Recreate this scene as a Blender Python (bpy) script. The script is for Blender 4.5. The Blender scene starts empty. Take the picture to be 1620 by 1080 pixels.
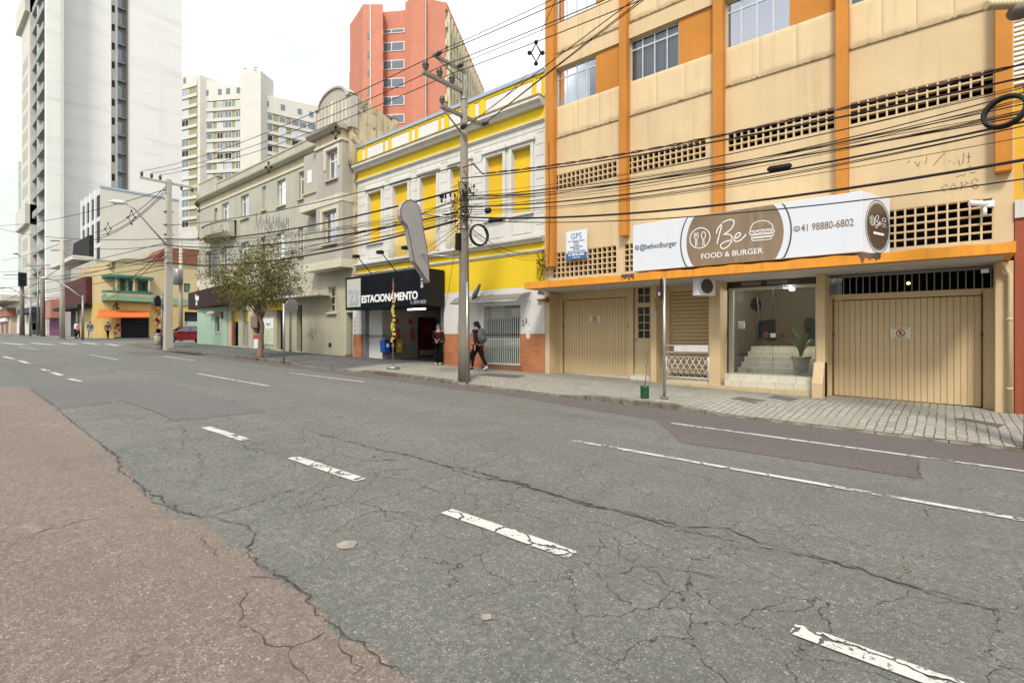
import bpy, bmesh, math, random
from mathutils import Vector, Matrix
R = math.radians
SC = bpy.context.scene
COL = SC.collection
random.seed(7)

# ------------------------------------------------------------------ camera
CZ = 1.69
ALPHA = math.atan(690/815.0)
cd = bpy.data.cameras.new('camera'); cam = bpy.data.objects.new('camera', cd); COL.objects.link(cam)
cam.location = (0, 0, CZ); cam.rotation_euler = (R(90), 0, ALPHA)
cd.sensor_width = 36; cd.lens = 36*815/1620.0; cd.shift_y = -9/1620.0
cd.clip_start = 0.05; cd.clip_end = 3000
SC.camera = cam

# ------------------------------------------------------------------ sky and sun
SUN_EL, SUN_AZ = 50, 150      # azimuth measured from +Y clockwise
W = bpy.data.worlds.new('World'); SC.world = W; W.use_nodes = True
wt = W.node_tree; wt.nodes.clear()
def wn(t): return wt.nodes.new(t)
sky = wn('ShaderNodeTexSky'); sky.sky_type = 'NISHITA'; sky.sun_disc = False
sky.sun_elevation = R(SUN_EL); sky.sun_rotation = R(SUN_AZ); sky.dust_density = 2.5; sky.air_density = 1.0
tc = wn('ShaderNodeTexCoord'); mp = wn('ShaderNodeMapping'); mp.inputs['Scale'].default_value = (1.3, 1.3, 3.2)
mp.inputs['Location'].default_value = (0.4, 2.1, 0.3)
nz = wn('ShaderNodeTexNoise'); nz.inputs['Scale'].default_value = 2.2; nz.inputs['Detail'].default_value = 7; nz.inputs['Roughness'].default_value = .55
rp = wn('ShaderNodeValToRGB'); rp.color_ramp.elements[0].position = .30; rp.color_ramp.elements[1].position = .60
rp.color_ramp.elements[0].color = (.42, .42, .42, 1); rp.color_ramp.elements[1].color = (.97, .97, .97, 1)
mx = wn('ShaderNodeMix'); mx.data_type = 'RGBA'
mx.inputs['B'].default_value = (6.6, 6.75, 6.9, 1)
bg = wn('ShaderNodeBackground'); bg.inputs['Strength'].default_value = .10
wo = wn('ShaderNodeOutputWorld')
L = wt.links.new
L(tc.outputs['Generated'], mp.inputs['Vector']); L(mp.outputs['Vector'], nz.inputs['Vector']); L(nz.outputs['Fac'], rp.inputs['Fac'])
L(rp.outputs['Color'], mx.inputs['Factor']); L(sky.outputs['Color'], mx.inputs['A']); L(mx.outputs['Result'], bg.inputs['Color'])
L(bg.outputs['Background'], wo.inputs['Surface'])
sd = bpy.data.lights.new('sun', 'SUN'); so = bpy.data.objects.new('sun', sd); COL.objects.link(so)
sd.energy = 1.5; sd.angle = R(11); sd.color = (1, .94, .85)
_az = R(SUN_AZ); _el = R(SUN_EL)
_v = Vector((math.sin(_az)*math.cos(_el), math.cos(_az)*math.cos(_el), math.sin(_el)))
so.rotation_euler = _v.to_track_quat('Z', 'Y').to_euler(); so.location = (0, 0, 60)
SC.view_settings.view_transform = 'Standard'; SC.view_settings.look = 'None'
SC.view_settings.exposure = 1.26; SC.view_settings.gamma = 1; SC.view_settings.use_curve_mapping = False
try:
    SC.cycles.max_bounces = 6; SC.cycles.transparent_max_bounces = 16; SC.cycles.sample_clamp_indirect = 6
except Exception: pass

# ------------------------------------------------------------------ geometry of view (used only to read places off the photograph)
FV = Vector((-math.sin(ALPHA), math.cos(ALPHA), 0)); RV = Vector((math.cos(ALPHA), math.sin(ALPHA), 0)); C0 = Vector((0, 0, CZ))
def ray(px, py=531): return FV + RV*((px-810)/815.0) + Vector((0, 0, (531-py)/815.0))
def gz(x):
    xs = [(-400, 2.9), (-300, 2.6), (-130, 2.0), (-80, 1.42), (-45, .99), (0, 0), (40, -.88), (400, -5)]
    for (a, za), (b, zb) in zip(xs, xs[1:]):
        if x <= b or b == 400: return za + (zb-za)*(max(x, a)-a)/(b-a)
def G(px, py, add=0):
    r = ray(px, py); t0 = .4; t = t0
    def h(t): p = C0 + r*t; return p.z - gz(p.x) - add
    while t < 140 and h(t) > 0: t0 = t; t *= 1.04
    a, b = t0, t
    for _ in range(40):
        m = (a+b)/2
        if h(m) > 0: a = m
        else: b = m
    return C0 + r*a
class Frame:
    def __init__(s, o, u=(1, 0, 0), n=(0, -1, 0)):
        s.o = Vector(o); s.u = Vector(u).normalized(); s.n = Vector(n).normalized()
    def P(s, u, d, z): return s.o + s.u*u + s.n*d + Vector((0, 0, z))
    def hit(s, px, py=531, d=0):
        r = ray(px, py); t = ((s.o + s.n*d - C0).dot(s.n))/r.dot(s.n); p = C0 + r*t
        return (p-s.o).dot(s.u), p.z - s.o.z
    def rect(s, pl, pt, pb, pr, d=0):
        u0, z1 = s.hit(pl, pt, d); _, z0 = s.hit(pl, pb, d); u1, _ = s.hit(pr, 531, d)
        return (u0, u1, z0, z1)
    def at(s, px, d=0): return s.hit(px, 531, d)[0]
WORLDF = Frame((0, 0, 0), (1, 0, 0), (0, 1, 0))      # box(u=x, d=y, z)

# ------------------------------------------------------------------ mesh builder
class MB:
    def __init__(s): s.v = []; s.f = []; s.m = []; s.sm = []
    def add(s, vs, fs, mi=0, smooth=False):
        b = len(s.v); s.v += [Vector(v) for v in vs]
        for f in fs: s.f.append([i+b for i in f]); s.m.append(mi); s.sm.append(smooth)
        return s
    def box(s, fr, u0, u1, d0, d1, z0, z1, mi=0):
        P = fr.P
        vs = [P(u0,d0,z0),P(u1,d0,z0),P(u1,d1,z0),P(u0,d1,z0),P(u0,d0,z1),P(u1,d0,z1),P(u1,d1,z1),P(u0,d1,z1)]
        fs = [(0,1,2,3),(4,5,6,7),(0,1,5,4),(1,2,6,5),(2,3,7,6),(3,0,4,7)]
        return s.add(vs, fs, mi)
    def w(s, x0, x1, y0, y1, z0, z1, mi=0): return s.box(WORLDF, x0, x1, y0, y1, z0, z1, mi)
    def quad(s, a, b, c, d, mi=0): return s.add([a, b, c, d], [(0, 1, 2, 3)], mi)
    def prism(s, fr, pts, d0, d1, mi=0, smooth=False):     # polygon in (u,z) extruded from d0 to d1
        n = len(pts); vs = [fr.P(u, d0, z) for u, z in pts] + [fr.P(u, d1, z) for u, z in pts]
        fs = [tuple(range(n)), tuple(range(2*n-1, n-1, -1))]; s.add(vs, fs, mi)
        s.add(vs, [(i, (i+1) % n, n+(i+1) % n, n+i) for i in range(n)], mi, smooth); return s
    def flat(s, pts, z0, z1, mi=0):                          # polygon in (x,y) extruded in z
        n = len(pts); vs = [Vector((x, y, z0)) for x, y in pts] + [Vector((x, y, z1)) for x, y in pts]
        fs = [tuple(range(n)), tuple(range(2*n-1, n-1, -1))] + [(i, (i+1) % n, n+(i+1) % n, n+i) for i in range(n)]
        return s.add(vs, fs, mi)
    def tube(s, pts, r, n=8, mi=0, cap=True, smooth=True):
        pts = [Vector(p) for p in pts]; k = len(pts); rs = r if isinstance(r, (list, tuple)) else [r]*k
        vs = []; prev = None
        for i, p in enumerate(pts):
            t = (pts[min(i+1, k-1)] - pts[max(i-1, 0)])
            if t.length < 1e-9: t = Vector((0, 0, 1))
            t.normalize()
            if prev is None:
                a = Vector((0, 0, 1)) if abs(t.z) < .9 else Vector((1, 0, 0))
                prev = t.cross(a).normalized()
            else:
                prev = (prev - t*prev.dot(t))
                prev = prev.normalized() if prev.length > 1e-6 else t.orthogonal().normalized()
            q = t.cross(prev)
            for j in range(n):
                an = 2*math.pi*j/n; vs.append(p + (prev*math.cos(an) + q*math.sin(an))*rs[i])
        fs = [(i*n+j, i*n+(j+1) % n, (i+1)*n+(j+1) % n, (i+1)*n+j) for i in range(k-1) for j in range(n)]
        s.add(vs, fs, mi, smooth)
        if cap: s.add(vs, [tuple(range(n)), tuple(range((k-1)*n, k*n))], mi)
        return s
    def cyl(s, a, b, r, n=12, mi=0, r2=None): return s.tube([a, b], [r, r if r2 is None else r2], n, mi)
    def lathe(s, c, prof, n=16, mi=0, smooth=True, axis=None):   # prof: (radius, height)
        c = Vector(c); ax = Vector(axis or (0, 0, 1)).normalized(); p = ax.orthogonal().normalized(); q = ax.cross(p)
        vs = []
        for r, h in prof:
            for j in range(n):
                a = 2*math.pi*j/n; vs.append(c + ax*h + (p*math.cos(a)+q*math.sin(a))*r)
        k = len(prof); fs = [(i*n+j, i*n+(j+1) % n, (i+1)*n+(j+1) % n, (i+1)*n+j) for i in range(k-1) for j in range(n)]
        s.add(vs, fs, mi, smooth); s.add(vs, [tuple(range(n)), tuple(range((k-1)*n, k*n))], mi); return s
    def ball(s, c, rx, ry, rz, n=12, m=8, mi=0):
        c = Vector(c); vs = []; 
        for i in range(m+1):
            t = math.pi*i/m
            for j in range(n):
                a = 2*math.pi*j/n; vs.append(c + Vector((rx*math.sin(t)*math.cos(a), ry*math.sin(t)*math.sin(a), rz*math.cos(t))))
        return s.add(vs, [(i*n+j, i*n+(j+1) % n, (i+1)*n+(j+1) % n, (i+1)*n+j) for i in range(m) for j in range(n)], mi, True)
    def ribbon(s, fr, pts, w, d0, d1, mi=0, closed=False):   # thin raised line drawn on a frame
        n = len(pts); L_ = []; R_ = []
        for i, (u, z) in enumerate(pts):
            if closed: a = pts[(i-1) % n]; b = pts[(i+1) % n]
            else: a = pts[max(i-1, 0)]; b = pts[min(i+1, n-1)]
            tx, tz = b[0]-a[0], b[1]-a[1]; l = math.hypot(tx, tz) or 1; nx, nz_ = -tz/l*w/2, tx/l*w/2
            L_.append((u+nx, z+nz_)); R_.append((u-nx, z-nz_))
        rng = range(n if closed else n-1)
        vs = [fr.P(u, d1, z) for u, z in L_] + [fr.P(u, d1, z) for u, z in R_] + [fr.P(u, d0, z) for u, z in L_] + [fr.P(u, d0, z) for u, z in R_]
        fs = []
        for i in rng:
            j = (i+1) % n
            fs += [(i, j, n+j, n+i), (i, j, 2*n+j, 2*n+i), (n+i, n+j, 3*n+j, 3*n+i)]
        return s.add(vs, fs, mi)
    def wall(s, fr, u0, u1, z0, z1, holes, d=0, depth=.25, mi=0, rmi=None):   # skin with openings and their reveals
        rmi = mi if rmi is None else rmi
        us = sorted({u0, u1, *[min(max(h[i], u0), u1) for h in holes for i in (0, 1)]})
        zs = sorted({z0, z1, *[min(max(h[i], z0), z1) for h in holes for i in (2, 3)]})
        def inh(u, z): return any(h[0] < u < h[1] and h[2] < z < h[3] for h in holes)
        for a, b in zip(us, us[1:]):
            run = None
            for c, e in zip(zs, zs[1:]):
                if b-a < 1e-5 or e-c < 1e-5: continue
                if not inh((a+b)/2, (c+e)/2):
                    s.quad(fr.P(a, d, c), fr.P(b, d, c), fr.P(b, d, e), fr.P(a, d, e), mi)
        for h in holes:
            a, b, c, e = max(h[0], u0), min(h[1], u1), max(h[2], z0), min(h[3], z1)
            P = fr.P; k = d-depth
            s.quad(P(a, d, c), P(a, d, e), P(a, k, e), P(a, k, c), rmi); s.quad(P(b, d, c), P(b, d, e), P(b, k, e), P(b, k, c), rmi)
            s.quad(P(a, d, c), P(b, d, c), P(b, k, c), P(a, k, c), rmi); s.quad(P(a, d, e), P(b, d, e), P(b, k, e), P(a, k, e), rmi)
        return s
    def build(s, name, mats, parent=None, loc=None, recalc=True):
        org = Vector(loc) if loc is not None else (ORG.get(parent.name, Vector((0, 0, 0))) if parent else Vector((0, 0, 0)))
        me = bpy.data.meshes.new(name); me.from_pydata([v-org for v in s.v], [], s.f)
        if not isinstance(mats, (list, tuple)): mats = [mats]
        for m in mats: me.materials.append(m)
        me.polygons.foreach_set('material_index', s.m); me.polygons.foreach_set('use_smooth', s.sm); me.update()
        if recalc:
            bm = bmesh.new(); bm.from_mesh(me); bmesh.ops.remove_doubles(bm, verts=bm.verts, dist=1e-6) if len(s.v) < 60000 else None
            bmesh.ops.recalc_face_normals(bm, faces=bm.faces); bm.to_mesh(me); bm.free()
        o = bpy.data.objects.new(name, me); COL.objects.link(o)
        if parent: o.parent = parent; ORG[o.name] = org
        else: o.location = org; ORG[o.name] = org
        return o
ORG = {}
def tag(o, label=None, cat=None, group=None, kind=None):
    if label: o['label'] = label
    if cat: o['category'] = cat
    if group: o['group'] = group
    if kind: o['kind'] = kind
    return o
def thing(name, label, cat, loc=(0, 0, 0), group=None):
    o = bpy.data.objects.new(name, None); COL.objects.link(o); o.location = loc; o.empty_display_size = .3
    ORG[o.name] = Vector(loc); return tag(o, label, cat, group)
def dup(o, loc=None, rz=None, label=None, parent=None, scale=None):
    c = o.copy(); COL.objects.link(c)
    if parent: c.parent = parent
    if loc is not None: c.location = loc
    if rz is not None: c.rotation_euler = (0, 0, rz)
    if label: c['label'] = label
    if scale: c.scale = (scale,)*3
    for ch in list(o.children): dup(ch, parent=c)
    return c
def bevel(o, w=.01, seg=1):
    m = o.modifiers.new('bevel', 'BEVEL'); m.width = w; m.segments = seg; m.limit_method = 'ANGLE'; return o

# ------------------------------------------------------------------ materials
class NT:
    def __init__(s, name):
        s.m = bpy.data.materials.new(name); s.m.use_nodes = True; s.t = s.m.node_tree; s.t.nodes.clear()
        s.pos = s.n('ShaderNodeNewGeometry').outputs['Position']
    def n(s, t, ins=None, **pr):
        x = s.t.nodes.new(t)
        for k, v in pr.items(): setattr(x, k, v)
        for k, v in (ins or {}).items():
            sock = x.inputs[k]
            if isinstance(v, bpy.types.NodeSocket): s.t.links.new(v, sock)
            else: sock.default_value = v
        return x
    def mapping(s, scale=(1, 1, 1), rot=(0, 0, 0), loc=(0, 0, 0), src=None):
        return s.n('ShaderNodeMapping', {'Vector': src or s.pos, 'Scale': scale, 'Rotation': rot, 'Location': loc}).outputs[0]
    def noise(s, scale, detail=4, rough=.55, vec=None, out='Fac', dist=0):
        return s.n('ShaderNodeTexNoise', {'Vector': vec or s.pos, 'Scale': scale, 'Detail': detail, 'Roughness': rough, 'Distortion': dist}).outputs[out]
    def ramp(s, fac, p0, p1, c0=0, c1=1):
        return s.n('ShaderNodeMapRange', {'Value': fac, 'From Min': p0, 'From Max': p1, 'To Min': c0, 'To Max': c1}).outputs[0]
    def mix(s, fac, a, b, bt='MIX'):
        x = s.t.nodes.new('ShaderNodeMix'); x.data_type = 'RGBA'; x.blend_type = bt
        for k, v in (('Factor', fac), ('A', a), ('B', b)):
            if isinstance(v, bpy.types.NodeSocket): s.t.links.new(v, x.inputs[k])
            else:
                if k != 'Factor' and len(v) == 3: v = (*v, 1)
                x.inputs[k].default_value = v
        return x.outputs['Result']
    def math(s, op, a, b=0.0, c=0.0):
        x = s.t.nodes.new('ShaderNodeMath'); x.operation = op
        for i, v in enumerate((a, b, c)):
            if isinstance(v, bpy.types.NodeSocket): s.t.links.new(v, x.inputs[i])
            else: x.inputs[i].default_value = v
        return x.outputs[0]
    def bump(s, h, strength=.3, dist=.02):
        return s.n('ShaderNodeBump', {'Height': h, 'Strength': strength, 'Distance': dist}).outputs[0]
    def out(s, color, rough=.7, normal=None, metal=0, spec=.5, **kw):
        if isinstance(color, (tuple, list)) and len(color) == 3: color = (*color, 1)
        ins = {'Base Color': color, 'Roughness': rough, 'Metallic': metal, 'Specular IOR Level': spec, **kw}
        if normal is not None: ins['Normal'] = normal
        b = s.n('ShaderNodeBsdfPrincipled', ins)
        o = s.n('ShaderNodeOutputMaterial'); s.t.links.new(b.outputs[0], o.inputs[0]); return s.m
def c3(c, k): return tuple(max(0, min(1, x*k)) for x in c)
MC = {}
def paint(name, col, rough=.7, var=.12, streak=.12, bump=.15, metal=0, spec=.22, scale=1.0, dirt=None, chips=None):
    """painted or rendered wall: uneven tone, rain streaks, faint relief, optional chipped patches"""
    N = NT(name)
    a = N.noise(.7*scale, 5); b = N.noise(7*scale, 4, .6)
    col_ = N.mix(N.ramp(a, .3, .7), c3(col, 1-var), c3(col, 1+var*.6))
    col_ = N.mix(N.ramp(b, .35, .7, 0, .5), col_, c3(col, 1-var*.9))
    st = N.noise(1, 4, .6, vec=N.mapping((5*scale, 5*scale, .35*scale)))
    dk = dirt or c3(col, .55)
    col_ = N.mix(N.ramp(st, .52, .78, 0, streak*2.2), col_, dk)
    if chips:
        cn = N.noise(2.6*scale, 6, .7, dist=.6); col_ = N.mix(N.ramp(cn, chips[1], chips[1]+.02), col_, chips[0])
    h = N.noise(45*scale, 3, .6)
    return N.out(col_, rough, N.bump(h, bump, .01), metal, spec)
def plain(name, col, rough=.5, metal=0, var=.06, spec=.5):
    N = NT(name); a = N.noise(6, 3)
    return N.out(N.mix(N.ramp(a, .3, .7), c3(col, 1-var), c3(col, 1+var)), rough, None, metal, spec)
def glassy(name, tint=(.05, .06, .06), thru=.55, refl=1.0, rough=.02):
    """window pane: part see-through, part mirror of the sky and street"""
    N = NT(name)
    fr = N.n('ShaderNodeFresnel', {'IOR': 1.5}).outputs[0]
    tr = N.n('ShaderNodeBsdfTransparent', {'Color': (*c3((.86, .9, .9), thru*1.4), 1)}).outputs[0]
    wav = N.noise(1.3, 2); bp = N.bump(wav, .12, .03)
    gl = N.n('ShaderNodeBsdfGlossy', {'Color': (.95, .97, 1, 1), 'Roughness': rough, 'Normal': bp}).outputs[0]
    f = N.math('MULTIPLY_ADD', fr, min(refl, 1.6), .035*refl*refl)
    m = N.n('ShaderNodeMixShader', {0: f, 1: tr, 2: gl}); o = N.n('ShaderNodeOutputMaterial'); N.t.links.new(m.outputs[0], o.inputs[0])
    return N.m
def emit(name, col, s):
    N = NT(name); return N.out((0.8, .8, .8), .4, **{'Emission Color': (*col, 1), 'Emission Strength': s})

M = {}
M['cream'] = paint('cream render', (.60, .455, .265), streak=.22, var=.11, dirt=(.36, .29, .17))
M['cream_panel'] = paint('cream relief panel', (.64, .49, .29), streak=.16, var=.09)
M['orange'] = paint('orange pilaster paint', (.51, .205, .034), streak=.22, var=.18, dirt=(.35, .15, .04))
M['orange_bright'] = paint('orange canopy paint', (.76, .31, .035), streak=.35, var=.16, dirt=(.32, .14, .05), chips=((.16, .10, .06), .70))
M['soffit'] = paint('canopy soffit', (.50, .48, .44), streak=0, var=.08)
M['gate'] = paint('tan gate paint', (.60, .455, .26), rough=.42, streak=.10, var=.05, bump=.05)
M['doorcream'] = paint('cream door paint', (.58, .46, .27), rough=.5, streak=.08, var=.05, bump=.05)
M['yellow'] = paint('yellow render', (.74, .52, .022), streak=.14, var=.09, dirt=(.55, .40, .04))
M['yellow_shutter'] = paint('yellow shutter board', (.72, .46, .02), streak=.22, var=.15, dirt=(.62, .38, .02))
M['white'] = paint('old white render', (.60, .59, .54), streak=.22, var=.12, dirt=(.40, .37, .30), chips=((.42, .22, .12), .735))
M['white_clean'] = paint('white render', (.63, .62, .59), streak=.10, var=.05)
M['cornice'] = paint('stained cornice', (.60, .58, .52), streak=.35, var=.15, dirt=(.22, .19, .12))
M['gutter'] = plain('bluish metal capping', (.33, .40, .47), .4, .4)
M['moss'] = paint('mossy ledge', (.30, .22, .07), streak=.5, var=.35, dirt=(.09, .07, .03))
M['brown_line'] = plain('dirt line', (.34, .25, .12), .8)
M['gray_old'] = paint('grey green render', (.405, .395, .315), streak=.22, var=.14, dirt=(.20, .19, .15))
M['gray_warm'] = paint('grey taupe render', (.40, .365, .31), streak=.2, var=.12, dirt=(.22, .2, .17), chips=((.52, .5, .45), .745))
M['gray_ground'] = paint('khaki render', (.46, .43, .31), streak=.25, var=.14, dirt=(.25, .23, .17))
M['trim_cream'] = paint('cream trim', (.58, .54, .42), streak=.25, var=.1, dirt=(.3, .26, .18))
M['trim_tan'] = paint('tan frieze', (.47, .40, .26), streak=.25, var=.1, dirt=(.25, .2, .12))
M['peeling'] = paint('peeling side wall', (.50, .42, .26), streak=.7, var=.3, dirt=(.08, .07, .055), chips=((.15, .13, .10), .55), scale=.8)
M['green'] = paint('mint render', (.36, .50, .36), streak=.12, var=.08)
M['brownsign'] = paint('dark brown sign cladding', (.035, .013, .008), rough=.6, streak=.1, var=.1, bump=.05, spec=.1)
M['black'] = plain('black', (.010, .010, .011), .6, spec=.2)
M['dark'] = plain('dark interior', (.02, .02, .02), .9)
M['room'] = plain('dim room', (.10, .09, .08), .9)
M['blackpanel'] = paint('black fascia panel', (.006, .007, .011), rough=.4, streak=.2, var=.2, bump=.03, spec=.12, dirt=(.02, .022, .025), chips=((.04, .04, .035), .735))
M['blackpanel2'] = paint('charcoal fascia side', (.020, .019, .017), rough=.6, streak=.1, var=.2, bump=.03, spec=.1)
M['whiteplastic'] = plain('white plastic', (.75, .77, .78), .35)
M['signwhite'] = paint('white sign face', (.66, .69, .73), rough=.3, streak=.03, var=.02, bump=.01)
M['signbrown'] = paint('bronze sign disc', (.27, .195, .125), rough=.28, streak=.18, var=.28, bump=.02, dirt=(.42, .36, .28))
M['signbrown_dark'] = plain('dark bronze', (.07, .045, .03), .3)
M['ink'] = plain('dark lettering', (.07, .065, .07), .5)
M['ink_brown'] = plain('brown lettering', (.22, .15, .09), .5)
M['ink_blue'] = plain('blue print', (.03, .12, .30), .5)
M['ink_gray'] = plain('grey lettering', (.33, .36, .42), .5)
M['ink_red'] = plain('red print', (.45, .03, .02), .5)
M['white_ink'] = plain('white lettering', (.80, .80, .78), .45)
M['concrete'] = paint('pole concrete', (.215, .185, .145), streak=.45, var=.25, bump=.3, dirt=(.13, .12, .10), chips=((.42, .41, .38), .76))
M['concrete_light'] = paint('light pole concrete', (.42, .39, .32), streak=.2, var=.12, bump=.25)
M['galv'] = plain('galvanised steel', (.42, .43, .43), .38, .75, .12)
M['steel'] = plain('grey steel', (.25, .25, .25), .45, .6)
M['rust'] = paint('rusty steel', (.22, .10, .05), rough=.8, streak=.3, var=.3)
M['rubber'] = plain('cable rubber', (.022, .021, .020), .8, spec=.2)
M['cable_red'] = plain('reddish cable', (.10, .035, .03), .55)
M['frame_white'] = plain('white window frame', (.66, .66, .64), .4)
M['frame_cream'] = plain('cream window frame', (.60, .55, .42), .5)
M['frame_alu'] = plain('aluminium frame', (.50, .51, .50), .35, .5)
M['glass'] = glassy('window glass', thru=.6, refl=1.0)
M['glass_sky'] = glassy('reflecting glass', thru=.35, refl=3.2)
M['glass_door'] = glassy('door glass', thru=.58, refl=1.7)
M['tile'] = None
M['skin'] = plain('skin', (.42, .24, .16), .5)
M['skin_b'] = plain('tanned skin', (.36, .20, .13), .5)
M['denim'] = plain('dark trousers', (.008, .008, .011), .9, spec=.15)
M['bluecloth'] = plain('blue jacket', (.04, .12, .22), .8)
M['navycloth'] = plain('navy cloth', (.02, .03, .06), .8)
M['maroon'] = plain('maroon cloth', (.045, .012, .018), .9, spec=.15)
M['blackcloth'] = plain('black cloth', (.006, .006, .007), .95, spec=.1)
M['graycloth'] = plain('grey cloth', (.12, .125, .12), .85)
M['whitecloth'] = plain('white cloth', (.6, .6, .58), .8)
M['hair'] = plain('dark hair', (.012, .009, .008), .5)
M['purple'] = paint('purple render', (.17, .05, .12), streak=.1)
M['tube'] = emit('tube light', (1, .97, .9), 2.2)
M['bulb'] = emit('warm bulb', (1, .45, .12), 6)

def curtain_mat(name, a, b):
    N = NT(name); w = N.n('ShaderNodeTexWave', {'Vector': N.mapping((1, 1, .04)), 'Scale': 6.5, 'Distortion': 3.0, 'Detail': 2}, bands_direction='X').outputs['Fac']
    return N.out(N.mix(w, a, b), .9)
M['curtain'] = curtain_mat('white curtain', (.34, .35, .36), (.72, .72, .70))
M['curtain_gray'] = curtain_mat('grey curtain', (.22, .23, .26), (.46, .47, .50))
# ================================================================== GROUND
def asphalt(name, base, light, dark, speck=.5, cracks=1.0, rough=.88, tint2=None, crackband=None):
    N = NT(name)
    big = N.noise(.35, 4, .6); med = N.noise(2.2, 5, .6); fine = N.noise(60, 5, .85)
    col = N.mix(N.ramp(big, .32, .68), dark, base); col = N.mix(N.ramp(med, .4, .75, 0, .55), col, tint2 or light)
    col = N.mix(N.ramp(fine, .3, .7, 0, .75), c3(base, .55), col) if False else N.mix(N.ramp(fine, .38, .60, .85, 0), col, c3(dark, .42))
    grain = N.noise(20, 4, .8); col = N.mix(N.ramp(grain, .40, .56, .5, 0), col, c3(dark, .62)); col = N.mix(N.ramp(grain, .52, .70, 0, .4), col, c3(light, 1.2))
    for sc, th, k in ((26, .92, .8), (48, .62, .9), (80, .50, 1.0)):            # stones of the aggregate
        v = N.n('ShaderNodeTexVoronoi', {'Vector': N.pos, 'Scale': sc, 'Randomness': 1.0})
        sep = N.n('ShaderNodeSeparateColor', {'Color': v.outputs['Color']})
        inside = N.ramp(v.outputs['Distance'], .30, .22)
        pick = N.ramp(sep.outputs[0], th, th+.02)
        f = N.math('MULTIPLY', N.math('MULTIPLY', inside, pick), speck*k)
        col = N.mix(f, col, N.mix(sep.outputs[1], c3(light, 1.15), c3(light, 2.1)))
        pick2 = N.ramp(sep.outputs[2], .72, .74); f2 = N.math('MULTIPLY', N.math('MULTIPLY', inside, pick2), .75*speck+.1)
        col = N.mix(f2, col, c3(dark, .5))
    track = N.noise(1, 3, .5, vec=N.mapping((.05, 1.1, 1))); col = N.mix(N.ramp(track, .40, .62, 0, .32), col, c3(dark, .72))
    oil = N.noise(.9, 6, .7, vec=N.mapping((.6, 1, 1), loc=(3, 9, 0))); col = N.mix(N.ramp(oil, .60, .74, 0, .5), col, c3(dark, .6)); col = N.mix(N.ramp(oil, .36, .26, 0, .5), col, c3(light, 1.15))
    h = fine
    if cracks:
        w = N.noise(1.7, 4, .6, out='Color'); vec = N.n('ShaderNodeMix', None, data_type='VECTOR')
        off = N.n('ShaderNodeVectorMath', {0: w, 1: (.5, .5, .5)}, operation='SUBTRACT').outputs[0]
        off = N.n('ShaderNodeVectorMath', {0: off, 'Scale': .42}, operation='SCALE').outputs[0]
        wpos = N.n('ShaderNodeVectorMath', {0: N.pos, 1: off}, operation='ADD').outputs[0]
        fz = N.n('ShaderNodeVectorMath', {0: wpos, 1: N.n('ShaderNodeVectorMath', {0: N.n('ShaderNodeVectorMath', {0: N.noise(14, 3, .6, out='Color'), 1: (.5, .5, .5)}, operation='SUBTRACT').outputs[0], 'Scale': .07}, operation='SCALE').outputs[0]}, operation='ADD').outputs[0]
        e1 = N.n('ShaderNodeTexVoronoi', {'Vector': fz, 'Scale': 1.85}, feature='DISTANCE_TO_EDGE').outputs['Distance']
        e2 = N.n('ShaderNodeTexVoronoi', {'Vector': fz, 'Scale': .42}, feature='DISTANCE_TO_EDGE').outputs['Distance']
        sxyz = N.n('ShaderNodeSeparateXYZ', {'Vector': wpos}); y = sxyz.outputs[1]
        wid = N.ramp(N.noise(1.1, 2), .34, .72, .003, .010)
        m1 = N.math('LESS_THAN', e1, wid)
        if crackband:
            lo, hi = crackband
            band = N.math('MULTIPLY', N.ramp(y, lo, lo+.5), N.ramp(y, hi, hi-.35)); m1 = N.math('MULTIPLY', m1, band)
            m1 = N.math('MULTIPLY', m1, N.ramp(N.noise(.45, 2), .32, .40))
        else: m1 = N.math('MULTIPLY', m1, N.ramp(N.noise(.45, 2), .50, .56))
        m2 = N.math('MULTIPLY', N.math('LESS_THAN', e2, N.math('MULTIPLY', wid, .35)), N.ramp(N.noise(.6, 2), .50, .58))
        cm = N.math('MULTIPLY', N.math('MAXIMUM', m1, m2), cracks)
        halo = N.math('MULTIPLY', N.ramp(e1, .07, .0, 0, .22), N.ramp(N.noise(.8, 2), .45, .6))
        if crackband: halo = N.math('MULTIPLY', halo, band)
        col = N.mix(halo, col, (.20, .165, .115)); col = N.mix(N.math('MULTIPLY', cm, .85), col, (.03, .026, .02))
        h = N.math('SUBTRACT', fine, N.math('MULTIPLY', cm, 1.5))
    return N.out(col, rough, N.bump(h, .7, .012), spec=.3)
M['asphalt'] = asphalt('grey cracked asphalt', (.192, .194, .170), (.245, .243, .215), (.145, .147, .130), .66, 1.0, crackband=(2.0, 5.5))
M['asphalt_red'] = asphalt('reddish old asphalt', (.262, .207, .172), (.31, .25, .208), (.205, .165, .138), .75, .35, tint2=(.245, .21, .18))
M['asphalt_new'] = asphalt('smooth purplish asphalt', (.160, .138, .130), (.175, .152, .144), (.138, .118, .112), .2, 0)
M['asphalt_patch'] = asphalt('smooth grey patch', (.180, .168, .160), (.20, .187, .178), (.158, .147, .14), .12, 0)

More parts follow.
